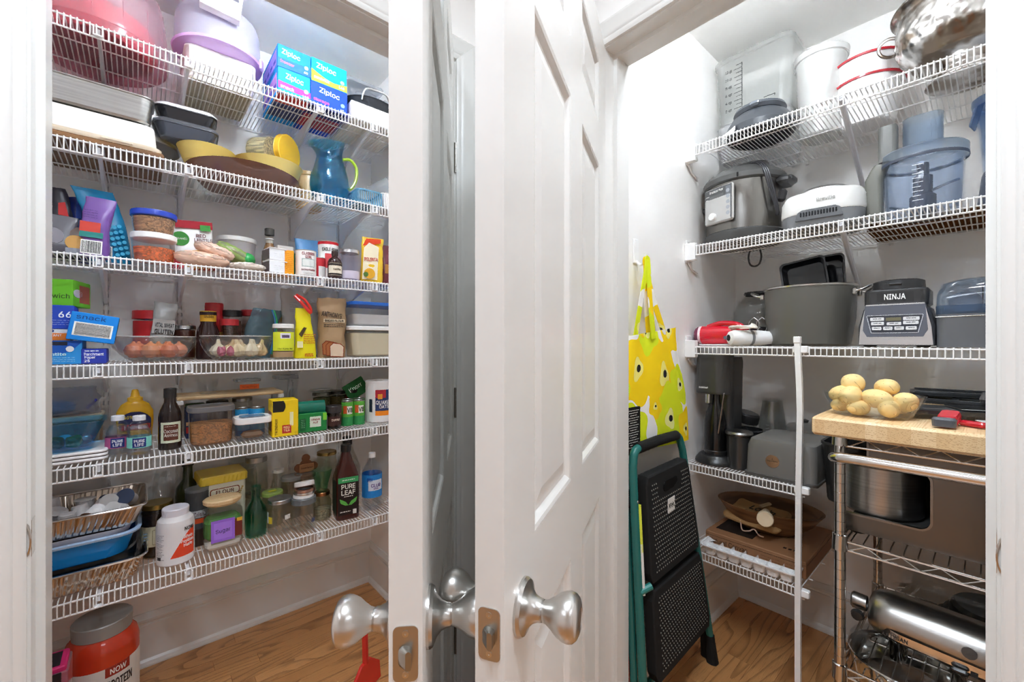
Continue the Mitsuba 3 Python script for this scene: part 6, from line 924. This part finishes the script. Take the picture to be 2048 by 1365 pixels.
for s_, x, y, h in (('Loftin', .012, .016, .026), ('Calendars', .016, -.022, .020)):
    m = tm(meshkit.text_mesh(s_, h, .0008, True)); v = m[0]; v[:, 0] -= np.ptp(v[:, 0]) / 2; v[:, 0] += .25 * v[:, 1]; t.part('lettering', (v + [x, y - h / 2, .0345], m[1]), 'paper', '#231a14', smooth=False)
t.part('drawstring', tube(arc([(-.03, -.07, .02), (-.02, -.085, -.01), (.01, -.092, .0), (.03, -.086, .012), (.05, -.094, .0), (.065, -.09, -.004)]), .0026, 6), 'matte', '#d9b8a4'); t.part('fold_corner', xf(rbox(.02, .05, .008, .004), tr(.012, .05, .034) @ rot('z', -30)), 'matte', '#cdb491')
t = Rt('wooden_pestle', 'pale round wooden pestle end poking over the rim of the wooden bowl', 'pestle', 1.755, .560, z + .160); M = aim((.25, -.84, .10)); t.M = t.M @ M; t.whole(lathe([(0, -.09), (.014, -.088), (.018, -.01), (.026, .0), (.0275, .03), (.025, .034), (0, .035)], 32), 'paper', '#ecd8b8')
t = Rt('ice_cube_tray', 'white plastic ice cube tray at the front of the lowest short shelf', 'ice cube tray', 1.680, .590, z + .0015, drz=2)
t.part('rim', loft([rr(.318, .098, .02, .030, 5), rr(.326, .106, .022, .034, 5), rr(.326, .106, .022, .037, 5), rr(.312, .092, .018, .037, 5)], False, False), 'plastic', '#f1f1f1')
t.part('outer_wall', loft([rr(.29, .074, .02, .026, 5), rr(.316, .096, .022, .035, 5)], False, False), 'plastic', '#eeeeee')
for i in range(7):
    for j in (-1, 1): t.part('cup', tub([(.030, .030, .0), (.034, .034, .003), (.0415, .041, .030)], 4, .009).__class__((tub([(.030, .030, .0), (.034, .034, .003), (.0415, .041, .030)], 4, .009)[0] + [-.126 + i * .042, j * .0205, 0], tub([(.030, .030, .0), (.034, .034, .003), (.0415, .041, .030)], 4, .009)[1])), 'plastic', '#f2f2f2')
t.part('divider_ridge', bx(-.145, .145, -.0015, .0015, .012, .031), 'plastic', '#f4f4f4', smooth=False)
# ---- the chrome cart
CX0, CX1, CY0, CY1 = 1.400, 1.965, .268, -.62
t = Thing('kitchen_cart', 'chrome wire kitchen cart with ringed posts at the right of the appliance closet', 'cart')
def ringpost(x, y):
    k = t.part('post', xf(lathe([(.0125, .06), (.0125, .975), (0, .976)], 24), tr(x, y, 0)), 'chrome', '#dcdbd9')
    if y == CY0:
        for q in np.arange(.09, .96, .0254): t.part('ring_groove', xf(lathe([(.0124, q), (.0129, q + .0008), (.0124, q + .0016)], 20), tr(x, y, 0)), 'chrome', '#7d7a77', parent=k)
    for q in (.305, .648, .925): t.part('sleeve', xf(lathe([(.0128, q), (.0175, q + .002), (.0165, q + .042), (.0128, q + .044)], 24), tr(x, y, 0)), 'chrome', '#cfcecc', parent=k)
    t.part('caster', xf(lathe([(0, -.009), (.028, -.009), (.03, 0), (.028, .009), (0, .009)], 24), tr(x, y, .030) @ rot('x', 90)), 'plastic', '#2c2c2d', parent=k)
for x in (CX0, CX1):
    for y in (CY0, CY1): ringpost(x, y)
for zz in (.340, .674, .948):
    k = t.part('wire_deck', tube([(CX0, CY0, zz), (CX0, CY1, zz)], .0030, 8), 'chrome', '#e3e2e0')
    for p0, p1 in (((CX0, CY0, zz - .022), (CX0, CY1, zz - .022)), ((CX1, CY0, zz), (CX1, CY1, zz)), ((CX1, CY0, zz - .022), (CX1, CY1, zz - .022)), ((CX0, CY0, zz), (CX1, CY0, zz)), ((CX0, CY0, zz - .022), (CX1, CY0, zz - .022)), ((CX0 + .19, CY0, zz - .004), (CX0 + .19, CY1, zz - .004)), ((CX0 + .38, CY0, zz - .004), (CX0 + .38, CY1, zz - .004))): t.part('rail', tube([p0, p1], .0030, 8), 'chrome', '#e3e2e0', parent=k)
    n = int((CY0 - CY1) / .034)
    zig = [(CX0 + .0005, CY0 - .02 - i * .034, zz - (.001 if i % 2 else .021)) for i in range(n)]
    t.part('zigzag_wire', tube(np.repeat(np.array(zig), 1, axis=0), .0019, 6), 'chrome', '#dedddb', parent=k)
    for i in range(int((CY0 - CY1) / .0255)):
        y = CY0 - .022 - i * .0255; t.part('cross_wire', tube([(CX0, y, zz + .0028), (CX1, y, zz + .0028)], .0016, 5), 'chrome', '#cfcecc', parent=k)
t.part('push_handle', tube(arc([(CX0, CY0, .896), (CX0 - .03, CY0 + .006, .898), (CX0 - .062, CY0 - .004, .906), (CX0 - .072, CY0 - .04, .910), (CX0 - .072, CY0 - .2, .910), (CX0 - .072, CY0 - .6, .910), (CX0 - .072, CY1, .910), (CX0, CY1, .900)]), .0125, 16), 'chrome', '#e4e3e1', label='thick chrome handle bar')
t = Thing('butcher_block', 'thick bamboo butcher block top on the chrome cart', 'cutting board', (1.672, -.148, .9525), 0); 
g2 = random.Random(3); t.part('block', rbox(.624, .945, .048, .006), 'bamboo', None)
# potatoes in an oval glass bowl
bx_, by_, bz_ = 1.480, .215, 1.0010
t = Rt('glass_bowl', 'oval clear glass bowl of potatoes on the butcher block', 'bowl', bx_, by_, bz_); pr = [(0, .004), (.062, .002), (.074, 0), (.080, .004), (.100, .040), (.108, .058), (.1085, .062)]
t.part('bowl_body', lathe(pr, 56, .72), 'clear', '#f0f2f0', smooth=True); t.part('inner_wall', lathe([(0, .007), (.072, .007), (.096, .040), (.1045, .061)], 56, .72), 'clear', '#f5f6f5', smooth=True)
def skin(p, n, uv):
    q = fbm(p.x * 45, p.y * 45, p.z * 45, 3); e = mikit.voronoi(p.x * 62 + p.z * 31, p.y * 62 - p.z * 40)[0]
    return mix(mix((.80, .55, .21), (.90, .69, .33), q), (.42, .26, .10), .8 * (1 - smoothstep(.03, .10, e)))
scene['potato_skin'] = {'type': 'twosided', 'b': {'type': 'principled', 'base_color': proc(skin), 'roughness': .5, 'specular': .35}}
wh = ('at the left behind the front ones', 'topmost on the left', 'front left against the glass', 'topmost on the right', 'front middle', 'lower left', 'lower middle', 'lower right', 'at the right edge', 'low at the back left', 'low at the back right')
for i, (x, y, q, a, b, c) in enumerate(((-.062, -.010, .052, .030, .024, .022), (-.040, .005, .082, .029, .025, .024), (-.040, -.038, .050, .033, .025, .025), (.030, .010, .076, .036, .025, .022), (.014, -.032, .048, .038, .026, .025), (-.060, -.024, .024, .026, .022, .019), (-.020, -.046, .022, .028, .020, .020), (.042, -.042, .025, .032, .022, .022), (.068, -.016, .042, .030, .025, .024), (-.03, .035, .030, .03, .026, .023), (.045, .035, .030, .032, .026, .023))):
    t = Rt('potato', 'yellow potato ' + wh[i] + ' of the oval glass bowl', 'potato', bx_, by_, bz_, group='potatoes in the oval glass bowl'); t.whole(xf(ellipsoid(a, b, c, 3, .003, i, 28), tr(x, y * .9, q + .004) @ rot('z', 37 * i) @ rot('y', 23 * i % 40 - 20)), 'potato_skin', None, smooth=True)
# graters and slicer on the block
zb_ = 1.0010
t = Rt('mandoline', 'black mandoline slicer with a red handle lying on the butcher block', 'slicer', 1.560, .010, zb_, drz=-4)
t.part('frame', cat(xf(loft([rr(.11, .37, .012, 0, 3), rr(.11, .37, .012, .010, 3), rr(.10, .36, .012, .013, 3)]), tr(-.02, .06, .014) @ rot('z', -62))), 'gloss', '#2b2c2e'); t.part('blade_plate', xf(rbox(.09, .14, .003, .004), tr(.0, .06, .0275) @ rot('z', -62)), 'chrome', '#9a9c9e'); t.part('red_handle', xf(loft([rr(.034, .075, .010, 0, 4), rr(.036, .078, .012, .012, 4), rr(.030, .07, .010, .020, 4)]), tr(-.050, -.115, .010) @ rot('x', 6)), 'gloss', '#c22030', label='red handle'); t.part('grey_grip', xf(loft([rr(.040, .026, .010, 0, 4), rr(.042, .028, .011, .016, 4), rr(.036, .022, .010, .020, 4)]), tr(-.052, -.165, .004)), 'plastic', '#4c4f56'); t.part('red_foot', xf(rbox(.05, .022, .012, .004), tr(-.012, -.100, .002) @ rot('z', -25)), 'gloss', '#c62230'); t.part('label_strip', xf(rbox(.055, .028, .002, .002), tr(.012, -.082, .012) @ rot('z', -62)), 'gloss', '#e8e8e8')
for i, (x, y, zz, rz_, w, d, l) in enumerate(((-.02, .20, .030, -8, .26, .085, 'flat black grater lying at the back of the butcher block'), (.11, .14, .050, -3, .24, .10, 'black mandoline insert with clear windows on top of the slicers'), (-.07, .24, .046, 6, .17, .05, 'black safety guard behind the potatoes'))):
    t = Rt('grater', l, 'grater', 1.560, .010, zb_ + .006 if False else zb_, drz=0); M = tr(x, y - .04, zz) @ rot('z', rz_) @ rot('x', 7); o = sbox(-w / 2, -d / 2, w / 2, d / 2).buffer(-.008).buffer(.008); hole = [sbox(-w * .38 + k * w * .26, -d * .28, -w * .38 + k * w * .26 + w * .20, d * .28) for k in range(3)]
    t.part('frame', xf(prism(o.difference(union_all(hole)), .008, 'xy'), M), 'gloss', '#2a2b2d', smooth=False); t.part('clear_window' if i == 1 else 'blade_plate', xf(cat(*[bx(h_.bounds[0], h_.bounds[2], h_.bounds[1], h_.bounds[3], .002, .004) for h_ in hole]), M), 'gloss' if i == 1 else 'steel', '#8d9490', smooth=False); t.part('ridge', xf(cat(*[bx(-w / 2 + .01, w / 2 - .01, s * d * .42 - .003, s * d * .42 + .003, .008, .013) for s in (-1, 1)]), M), 'gloss', '#3a3c3f', smooth=False)
# middle deck: grey appliance with a rounded opening, steel pot, black tub
zc = .674 + .0048
t = Rt('toaster_oven', 'big grey metal appliance with a rounded black opening on the middle deck of the cart', 'oven', 1.60, .055, zc)
w_, h_ = .47, .262; o = sbox(-.165, .012, .36, .262); hole = sbox(-.235, .058, -.045, .198).buffer(-.022).buffer(.022).union(sbox(-.235, .058, -.09, .198)).union(sbox(-.24, .17, -.166, .27))
o = sbox(-.215, .010, .36, .262).difference(hole)
t.part('front_panel', prism(o, .006, 'xz', -.145), 'steel', '#716f6c', smooth=False); e = hole.intersection(sbox(-.215, 0, .4, .3)); t.part('opening_rim', prism(hole.buffer(.005).difference(hole).intersection(sbox(-.214, 0, .4, .3)), .010, 'xz', -.148), 'steel', '#8f8d8a', smooth=False)
t.part('housing', cat(bx(-.04, .36, -.139, .17, .012, .258), bx(-.170, -.04, .10, .17, .012, .258), bx(-.200, -.04, -.139, .08, .012, .05)), 'matte', '#343433', smooth=False); t.part('panel_seam', bx(-.03, .36, -.1456, -.1448, .196, .1975), 'matte', '#2c2c2b', smooth=False)
for s in (-.19, .1): t.part('foot', xf(lathe([(0, -.0), (.018, 0), (.02, .012), (0, .012)], 20), tr(s, -.11, 0)), 'matte', '#1b1b1b')
t = Rt('steel_pot', 'brushed steel pot half inside the black opening of the grey appliance', 'pot', 1.560, .205, zc + .051); t.part('pot_body', lathe([(0, 0), (.080, 0), (.088, .008), (.090, .132), (.093, .134), (.091, .137), (.086, .130), (.084, .01), (0, .006)], 56), 'brushed', None)
t = Rt('black_tub', 'tall black plastic tub behind the left post of the chrome cart', 'tub', 1.790, .312, zc); t.part('tub_body', tub([(.10, .18, 0), (.105, .185, .008), (.125, .21, .185), (.132, .22, .187), (.132, .22, .195), (.12, .20, .193), (.09, .17, .02)], 6, .03, True), 'plastic', '#242526')
# lower deck: stand mixer and clear food bin
zd = .340 + .0048
t = Rt('stand_mixer', 'silver stand mixer with a steel bowl on the bottom deck of the cart', 'stand mixer', 1.520, .080, zd - .14)
t.part('motor_head', xf(xloft([(-.190, .030), (-.186, .048), (-.172, .062), (-.14, .070), (-.05, .073), (.08, .074), (.20, .070), (.25, .05), (.262, .02)], .86, 0, 40), tr(.045, 0, .255) @ rot('y', 3)), 'steel', '#b0ada9', smooth=60); t.part('trim_band', xf(loft([rr(.40, .1475, .07, -.032, 8), rr(.40, .148, .07, -.012, 8)], False, False), tr(.065, 0, .258) @ rot('y', 3)), 'chrome', '#e2dfdb'); ptext(t, 'ARTISAN', -.085, .2375, .009, .05, '#3a3836', np.eye(4), -.0750); t.part('badge', xf(lathe([(.013, 0), (.013, .002), (0, .003)], 24), tr(.045, -.0720, .272) @ rot('x', 84)), 'plastic', '#4b4846')
t.part('hub', xf(lathe([(.020, 0), (.022, .03), (.018, .034), (0, .034)], 28), tr(-.150, 0, .268) @ rot('y', -90)), 'steel', '#a29f9b'); t.part('hub_knob', xf(lathe([(.013, 0), (.015, .006), (.012, .016), (0, .017)], 20), tr(-.165, -.030, .246) @ rot('x', 90)), 'plastic', '#222222'); t.part('shaft', lathe([(.018, .15), (.020, .235), (0, .236)], 24), 'chrome', '#b9b7b4', M=tr(-.085, 0, 0))
t.part('bowl', lathe([(0, .0), (.062, .0), (.066, .008), (.064, .012), (.085, .035), (.104, .075), (.110, .135), (.113, .150), (.116, .152), (.114, .155), (.108, .150), (.104, .08), (0, .02)], 64), 'chrome', '#d8d6d3', M=tr(-.075, 0, .002), smooth=40); t.part('pouring_shield', xf(lathe([(.113, .154), (.116, .158), (.112, .176), (.075, .182), (.07, .180)], 48), tr(-.075, 0, .002)), 'clear', '#e6e8e8'); t.part('pouring_chute', xf(tub([(.06, .05, .165), (.085, .07, .196), (.088, .073, .198)], 4, .015), tr(-.04, -.085, 0) @ rot('x', 14)), 'clear', '#d0d4d6'); t.part('bowl_handle', tube(arc([(-.03, -.102, .140), (-.026, -.140, .138), (-.024, -.152, .10), (-.028, -.145, .05), (-.034, -.102, .03)]), .009, 10), 'chrome', '#e0dedb')
t.part('column', loft([rr(.09, .10, .03, .0, 5, cx=.20), rr(.085, .095, .03, .14, 5, cx=.20), rr(.10, .11, .03, .215, 5, cx=.18)]), 'steel', '#8a8783'); t.part('mixer_base', rbox(.38, .21, .030, .04, n=6, z0=-.032), 'steel', '#8a8783', M=tr(.06, 0, 0)); t.part('speed_lever', xf(rbox(.03, .012, .012, .004), tr(.03, -.085, .222)), 'plastic', '#1e1e1e')
for q, x in enumerate((.055, .085)): t.part('control_print', bx(x - .008, x + .004, -.0757, -.0752, .222, .233), 'paper', '#2c2a29', smooth=False)
t = Rt('food_storage_bin', 'clear plastic bin with dark lids inside on the lower deck behind the stand mixer', 'bin', 1.800, .040, zd); t.part('bin_body', loft([rr(.26, .22, .03, 0, 4), rr(.29, .25, .03, .085, 4), rr(.305, .265, .03, .088, 4), rr(.305, .265, .03, .096, 4), rr(.24, .20, .03, .14, 4), rr(.20, .16, .03, .145, 4)], True, False), 'clear', '#d4d6d6')
for q, (r_, c) in enumerate(((.105, '#3a3b3d'), (.085, '#2c2d30'), (.07, '#4a4b4d'))): t.part('lid_inside', lathe([(0, 0), (r_, 0), (r_ * 1.02, .006), (r_ * .9, .016), (0, .02)], 40, .8), 'gloss', c, M=tr(.03, 0, .04 + q * .026) @ rot('x', 14))
# ---- left wall: hook, tote bag, step ladder, extinguisher
t = Thing('wall_hook', 'white adhesive hook on the left wall holding the tote bag', 'hook', (1.285, YR1, 1.47)); t.part('hook_plate', xf(rbox(.030, .006, .086, .004), tr(0, -.0035, 0)), 'plastic', '#f0f0ef'); t.part('hook_arm', tube(arc([(0, -.006, .008), (0, -.022, -.006), (.0, -.036, .004), (.0, -.042, .030)]), .005, 8), 'plastic', '#f4f4f3')
t = Thing('tote_bag', 'white cotton tote bag printed with yellow and lime petals and black dots', 'tote bag', (1.335, YR1 - .012, .842))
def petals(p, n, uv):
    """Loose round blotches in two yellows with a pale heart and a dark dot, printed on white cotton; u, v in metres on the cloth."""
    c = mi.Color3f(.90, .89, .85); u, v = uv.x, uv.y
    for i, (cx, cy, r, lime) in enumerate(BLOT):
        a = dr.atan2(v - cy, u - cx); d = dr.sqrt(dr.square(u - cx) + dr.square(v - cy)); e = r * 1.30 * (.90 + .10 * dr.cos(5 * a + i * 1.7) + .06 * dr.cos(2 * a + i))
        c = dr.select(d < e, mi.Color3f(.70, .80, .02) if lime else mi.Color3f(.93, .66, .01), c)
        c = dr.select(d < r * .36 * (1 + .18 * dr.cos(3 * a + i)), mi.Color3f(.86, .86, .30) if lime else mi.Color3f(.93, .84, .22), c)
        ox = u - cx - r * .06; oy = v - cy - r * .02; c = dr.select(dr.square(ox / (r * .16)) + dr.square(oy / (r * .12)) < 1, mi.Color3f(.012, .011, .010), c)
    return c
BLOT = [(-.14, .27, .105, 0), (.06, .245, .115, 0), (-.155, .06, .080, 1), (.085, .085, .100, 1), (.22, .03, .065, 0), (-.06, .40, .07, 1), (.17, .40, .075, 0), (.20, .20, .065, 1), (-.02, .14, .035, 0), (-.25, .17, .06, 1), (.02, .52, .06, 0), (.02, .66, .07, 1), (-.1, .58, .06, 1), (.1, .60, .06, 0)]
scene['petal_cotton'] = {'type': 'twosided', 'b': {'type': 'principled', 'base_color': proc(petals), 'roughness': .75, 'specular': .2}}
n1, n2 = 44, 40; vs, uvs = [], []
for side in (-1, 1):
    for j in range(n2 + 1):
        q = j / n2
        for i in range(n1 + 1):
            s = i / n1 * 2 - 1; w = (.262 - .095 * q ** 1.3 + .01 * math.sin(6 * q)) ; x = s * w + .004 * math.sin(9 * q + 3 * s) ; zz = .395 * q - .018 * s * (1 - q) + (.018 * s if q > .7 else 0) * (q - .7) / .3
            th = .020 * (1 - s ** 4) * (1 - q ** 3 * .8) + .006 * math.sin(5.5 * s * (1 + .3 * q) + 1.1) * (q ** .8) * (1 - s ** 6)
            vs.append((x, -.026 + (-1 if side < 0 else 1) * th * (1 if side < 0 else .4), zz)); uvs.append((s * .262 + (0 if side < 0 else .1), zz + (0 if side < 0 else .13)))
vs = np.array(vs); N = (n1 + 1) * (n2 + 1); f = []
for k in (0, N):
    for j in range(n2):
        for i in range(n1):
            a = k + j * (n1 + 1) + i; b, c_, d = a + 1, a + n1 + 2, a + n1 + 1; f += [(a, b, c_), (a, c_, d)] if k == 0 else [(a, c_, b), (a, d, c_)]
t.part('bag_body', (vs, np.array(f)), 'petal_cotton', None, smooth=True, uv=np.array(uvs))
def strap(pts, k):
    P = arc(pts, 8); m = len(P); T = np.gradient(P, axis=0); T /= np.linalg.norm(T, axis=1, keepdims=True); sd = np.cross(T, [0, 1.0, .25]); sd /= np.linalg.norm(sd, axis=1, keepdims=True); nn = np.cross(sd, T); w = .0125
    R = [np.array([P[i] + sd[i] * w + nn[i] * .0012, P[i] - sd[i] * w + nn[i] * .0012, P[i] - sd[i] * w - nn[i] * .0012, P[i] + sd[i] * w - nn[i] * .0012]) for i in range(m)]
    v, f = loft(R); t.part('strap', (v, f), 'petal_cotton', None, smooth=False, uv=np.c_[v[:, 0] * .8 + .13 * k, v[:, 2]])
strap([(-.115, -.030, .37), (-.085, -.034, .50), (-.058, -.036, .60), (-.050, -.034, .636), (-.046, -.036, .622), (-.040, -.040, .50), (-.020, -.042, .37)], 0)
strap([(-.02, -.022, .38), (-.040, -.026, .50), (-.050, -.030, .60), (-.052, -.028, .638), (-.044, -.026, .62), (.000, -.024, .52), (.085, -.024, .385)], 1)
t.panel(-.150, .076, .080, .150, '#151413', -.0455, name='black_label', mat='matte', r=.006); t.text('AB LUONNOS', -.100, .012, .010, '#e6e4da', -.0483, w=.06) if False else None
for q in range(16): bars(t, -.150, .140 - q * .0078, .062 - .012 * (q % 3), 1, .005, '#cfcdc6', -.0462, seed=q, th=.0022)
# ladder
t = Thing('step_ladder', 'folded green steel step ladder with black ribbed treads leaning on the left wall', 'step ladder'); G, K = '#1f6660', '#1c1c1c'
A = lambda s, z_: np.array([1.122 + s * .345 + (.86 - z_) * .19 * s, .722 + .022 * s - (.86 - z_) * .055, z_])
top = .868
hoop = arc([A(0, .03), A(0, .40), A(0, .76), A(0, .83) + [.004, 0, .004], A(0, .868) + [.03, 0, .004], A(.5, .872), A(1, .866) + [-.03, 0, .004], A(1, .82) + [-.004, 0, .004], A(1, .75), A(1, .4), A(1, .09)], 7)
t.part('front_frame', tube(hoop, .0128, 14), 'plastic', G, label='dark green steel hoop frame'); t.part('grip_sleeve', tube([A(.10, .872), A(.5, .874), A(.90, .870)], .0172, 14), 'matte', '#191919')
B = lambda s, z_: A(s, z_) + np.array([.016 * s, .030, 0])
for s, zt in ((0, .735), (1, .735)): t.part('rear_leg', tube([B(s, zt), B(s, .40), B(s, .05)], .0118, 12), 'plastic', G); t.part('rear_cap', tube([B(s, zt - .004), B(s, zt + .012)], [.0145, .013], 12), 'matte', K); t.part('pivot_bracket', tube([A(s, .70), B(s, .72)], .011, 8), 'matte', K); t.part('bolt', xf(lathe([(.0045, 0), (.004, .002), (0, .0026)], 12), tr(*(A(s, .722) + [0, -.0130, 0])) @ rot('x', 90)), 'chrome', '#cfcfcd')
t.part('rear_crossbar', tube([B(0, .13), B(1, .13)], .010, 10), 'plastic', G)
for s in (0, 1):
    for nm, P0, c in (('foot', A(s, .09), K), ('foot', B(s, .075), K)): d_ = np.array([.0, -.0, 0]); t.part(nm, loft([rr(.030, .030, .012, q, 4) * [k_, k_, 1] + [P0[0] + (.09 - q) * .04 * (1 if s else .1), P0[1] - (.09 - q) * .08, 0] for q, k_ in ((.0, 1.35), (.02, 1.25), (.085, 1.0), (.10, .98))]), 'matte', c)
def tread(z0, z1, name, holes):
    def Q(s, z_, dy): p = A(s, z_); return p + np.array([.0, -.030 + dy, 0])
    w0, w1 = .075, .925; n_ = 2
    corners = [(w0, z0 + .03), (w0 + .03, z0), (w1 - .03, z0), (w1, z0 + .03), (w1, z1 - .03), (w1 - .03, z1), (w0 + .03, z1), (w0, z1 - .03)]
    R = [np.array([Q(s, zz - .018 * (s - .5) * 2 * 0, dy) for s, zz in corners]) for dy in (.034, .004, 0)]
    R[2] = R[2].mean(0) + (R[2] - R[2].mean(0)) * .975
    k = t.part(name, loft(R), 'matte', '#1e1e1e', smooth=20)
    ds = [Q(.15 + .70 * i / 21 + (.016 if j % 2 else 0), z0 + .03 + (z1 - z0 - .06) * j / 19, -.0012) for i in range(22) for j in range(20)]
    d0 = xf((lathe([(.0030, 0), (.0018, .0014), (0, .0016)], 6)), rot('x', 90))
    hp = (lambda p: False) if not holes else (lambda p: abs(p[2] - (z1 - .055)) < .026 and Q(.26, z1, 0)[0] < p[0] < Q(.74, z1, 0)[0])
    t.part('grip_dots', cat(*[(d0[0] + p, d0[1]) for p in ds if not hp(p)]), 'matte', '#77756f', parent=k, smooth=False, kind='stuff')
    if holes:
        c0 = Q(.5, z1 - .052, -.0010); t.part('hand_slot', xf(loft([rr(.105, .032, .015, -.0005, 5), rr(.105, .032, .015, .0005, 5)]), tr(*c0) @ rot('y', 0) @ rot('z', 5) @ rot('x', 90)), 'matte', '#070707', parent=k); t.part('slot_gleam', xf(loft([rr(.036, .026, .012, .0006, 5), rr(.036, .026, .012, .0010, 5)]), tr(*(c0 + [-.032, .001, 0])) @ rot('z', 5) @ rot('x', 90)), 'plastic', '#b9b6b0', parent=k, label='wall seen through the slot')
        c1 = Q(.47, z1 - .118, -.0012); t.part('maker_label', xf(loft([rr(.054, .048, .002, 0), rr(.054, .048, .002, .0008)]), tr(*c1) @ rot('z', 5) @ rot('x', 90)), 'paper', '#e9e8e4', parent=k, label='white label'); m = tm(meshkit.text_mesh('BRTown', .011, .0004, True)); v = m[0]; v[:, 0] *= .038 / np.ptp(v[:, 0]); v -= [v[:, 0].mean(), v[:, 1].mean(), 0]; t.part('lettering', xf((v, m[1]), tr(*(c1 + [0, -.0010, 0])) @ rot('z', 5) @ rot('x', 90)), 'paper', '#55534e', parent=k, smooth=False)
tread(.470, .790, 'upper_tread', True); tread(.175, .450, 'lower_tread', False)
for z_, h_, c in ((.64, .14, '#d8e04a'), (.52, .15, '#e8e8e4')): o_ = np.array([.010, -.010, 0]); t.part('warning_sticker', tube([A(0, z_ - h_ / 2) + o_, A(0, z_ + h_ / 2) + o_], .0062, 8), 'paper', c, smooth=False)
for z_ in (.455, .165): t.part('tread_hinge', tube([A(0, z_) + [0, -.004, 0], A(0, z_ + .012) + [.035, -.022, 0]], .011, 10), 'plastic', '#2c7a74')
t = Thing('fire_extinguisher', 'small red fire extinguisher with a black handle on the closet floor behind the step ladder', 'fire extinguisher', (1.052 + .12, .770 - .10, 0)); t.M = tr(1.138, .777, 0); t.part('cylinder', lathe([(0, 0), (.027, 0), (.031, .006), (.031, .235), (.026, .265), (.014, .28), (.013, .295), (0, .295)], 36), 'gloss', '#c4182a'); t.part('valve', lathe([(.012, .285), (.016, .29), (.014, .315), (0, .316)], 20), 'chrome', '#c9c8c6'); t.part('lever', xf(rbox(.085, .018, .012, .005), tr(.01, 0, .322) @ rot('y', -8)), 'plastic', '#1b1b1b'); t.part('hose', tube(arc([(.012, -.01, .30), (.040, -.02, .29), (.052, -.02, .24), (.054, -.02, .16)]), .0075, 10), 'matte', '#1b1b1b')
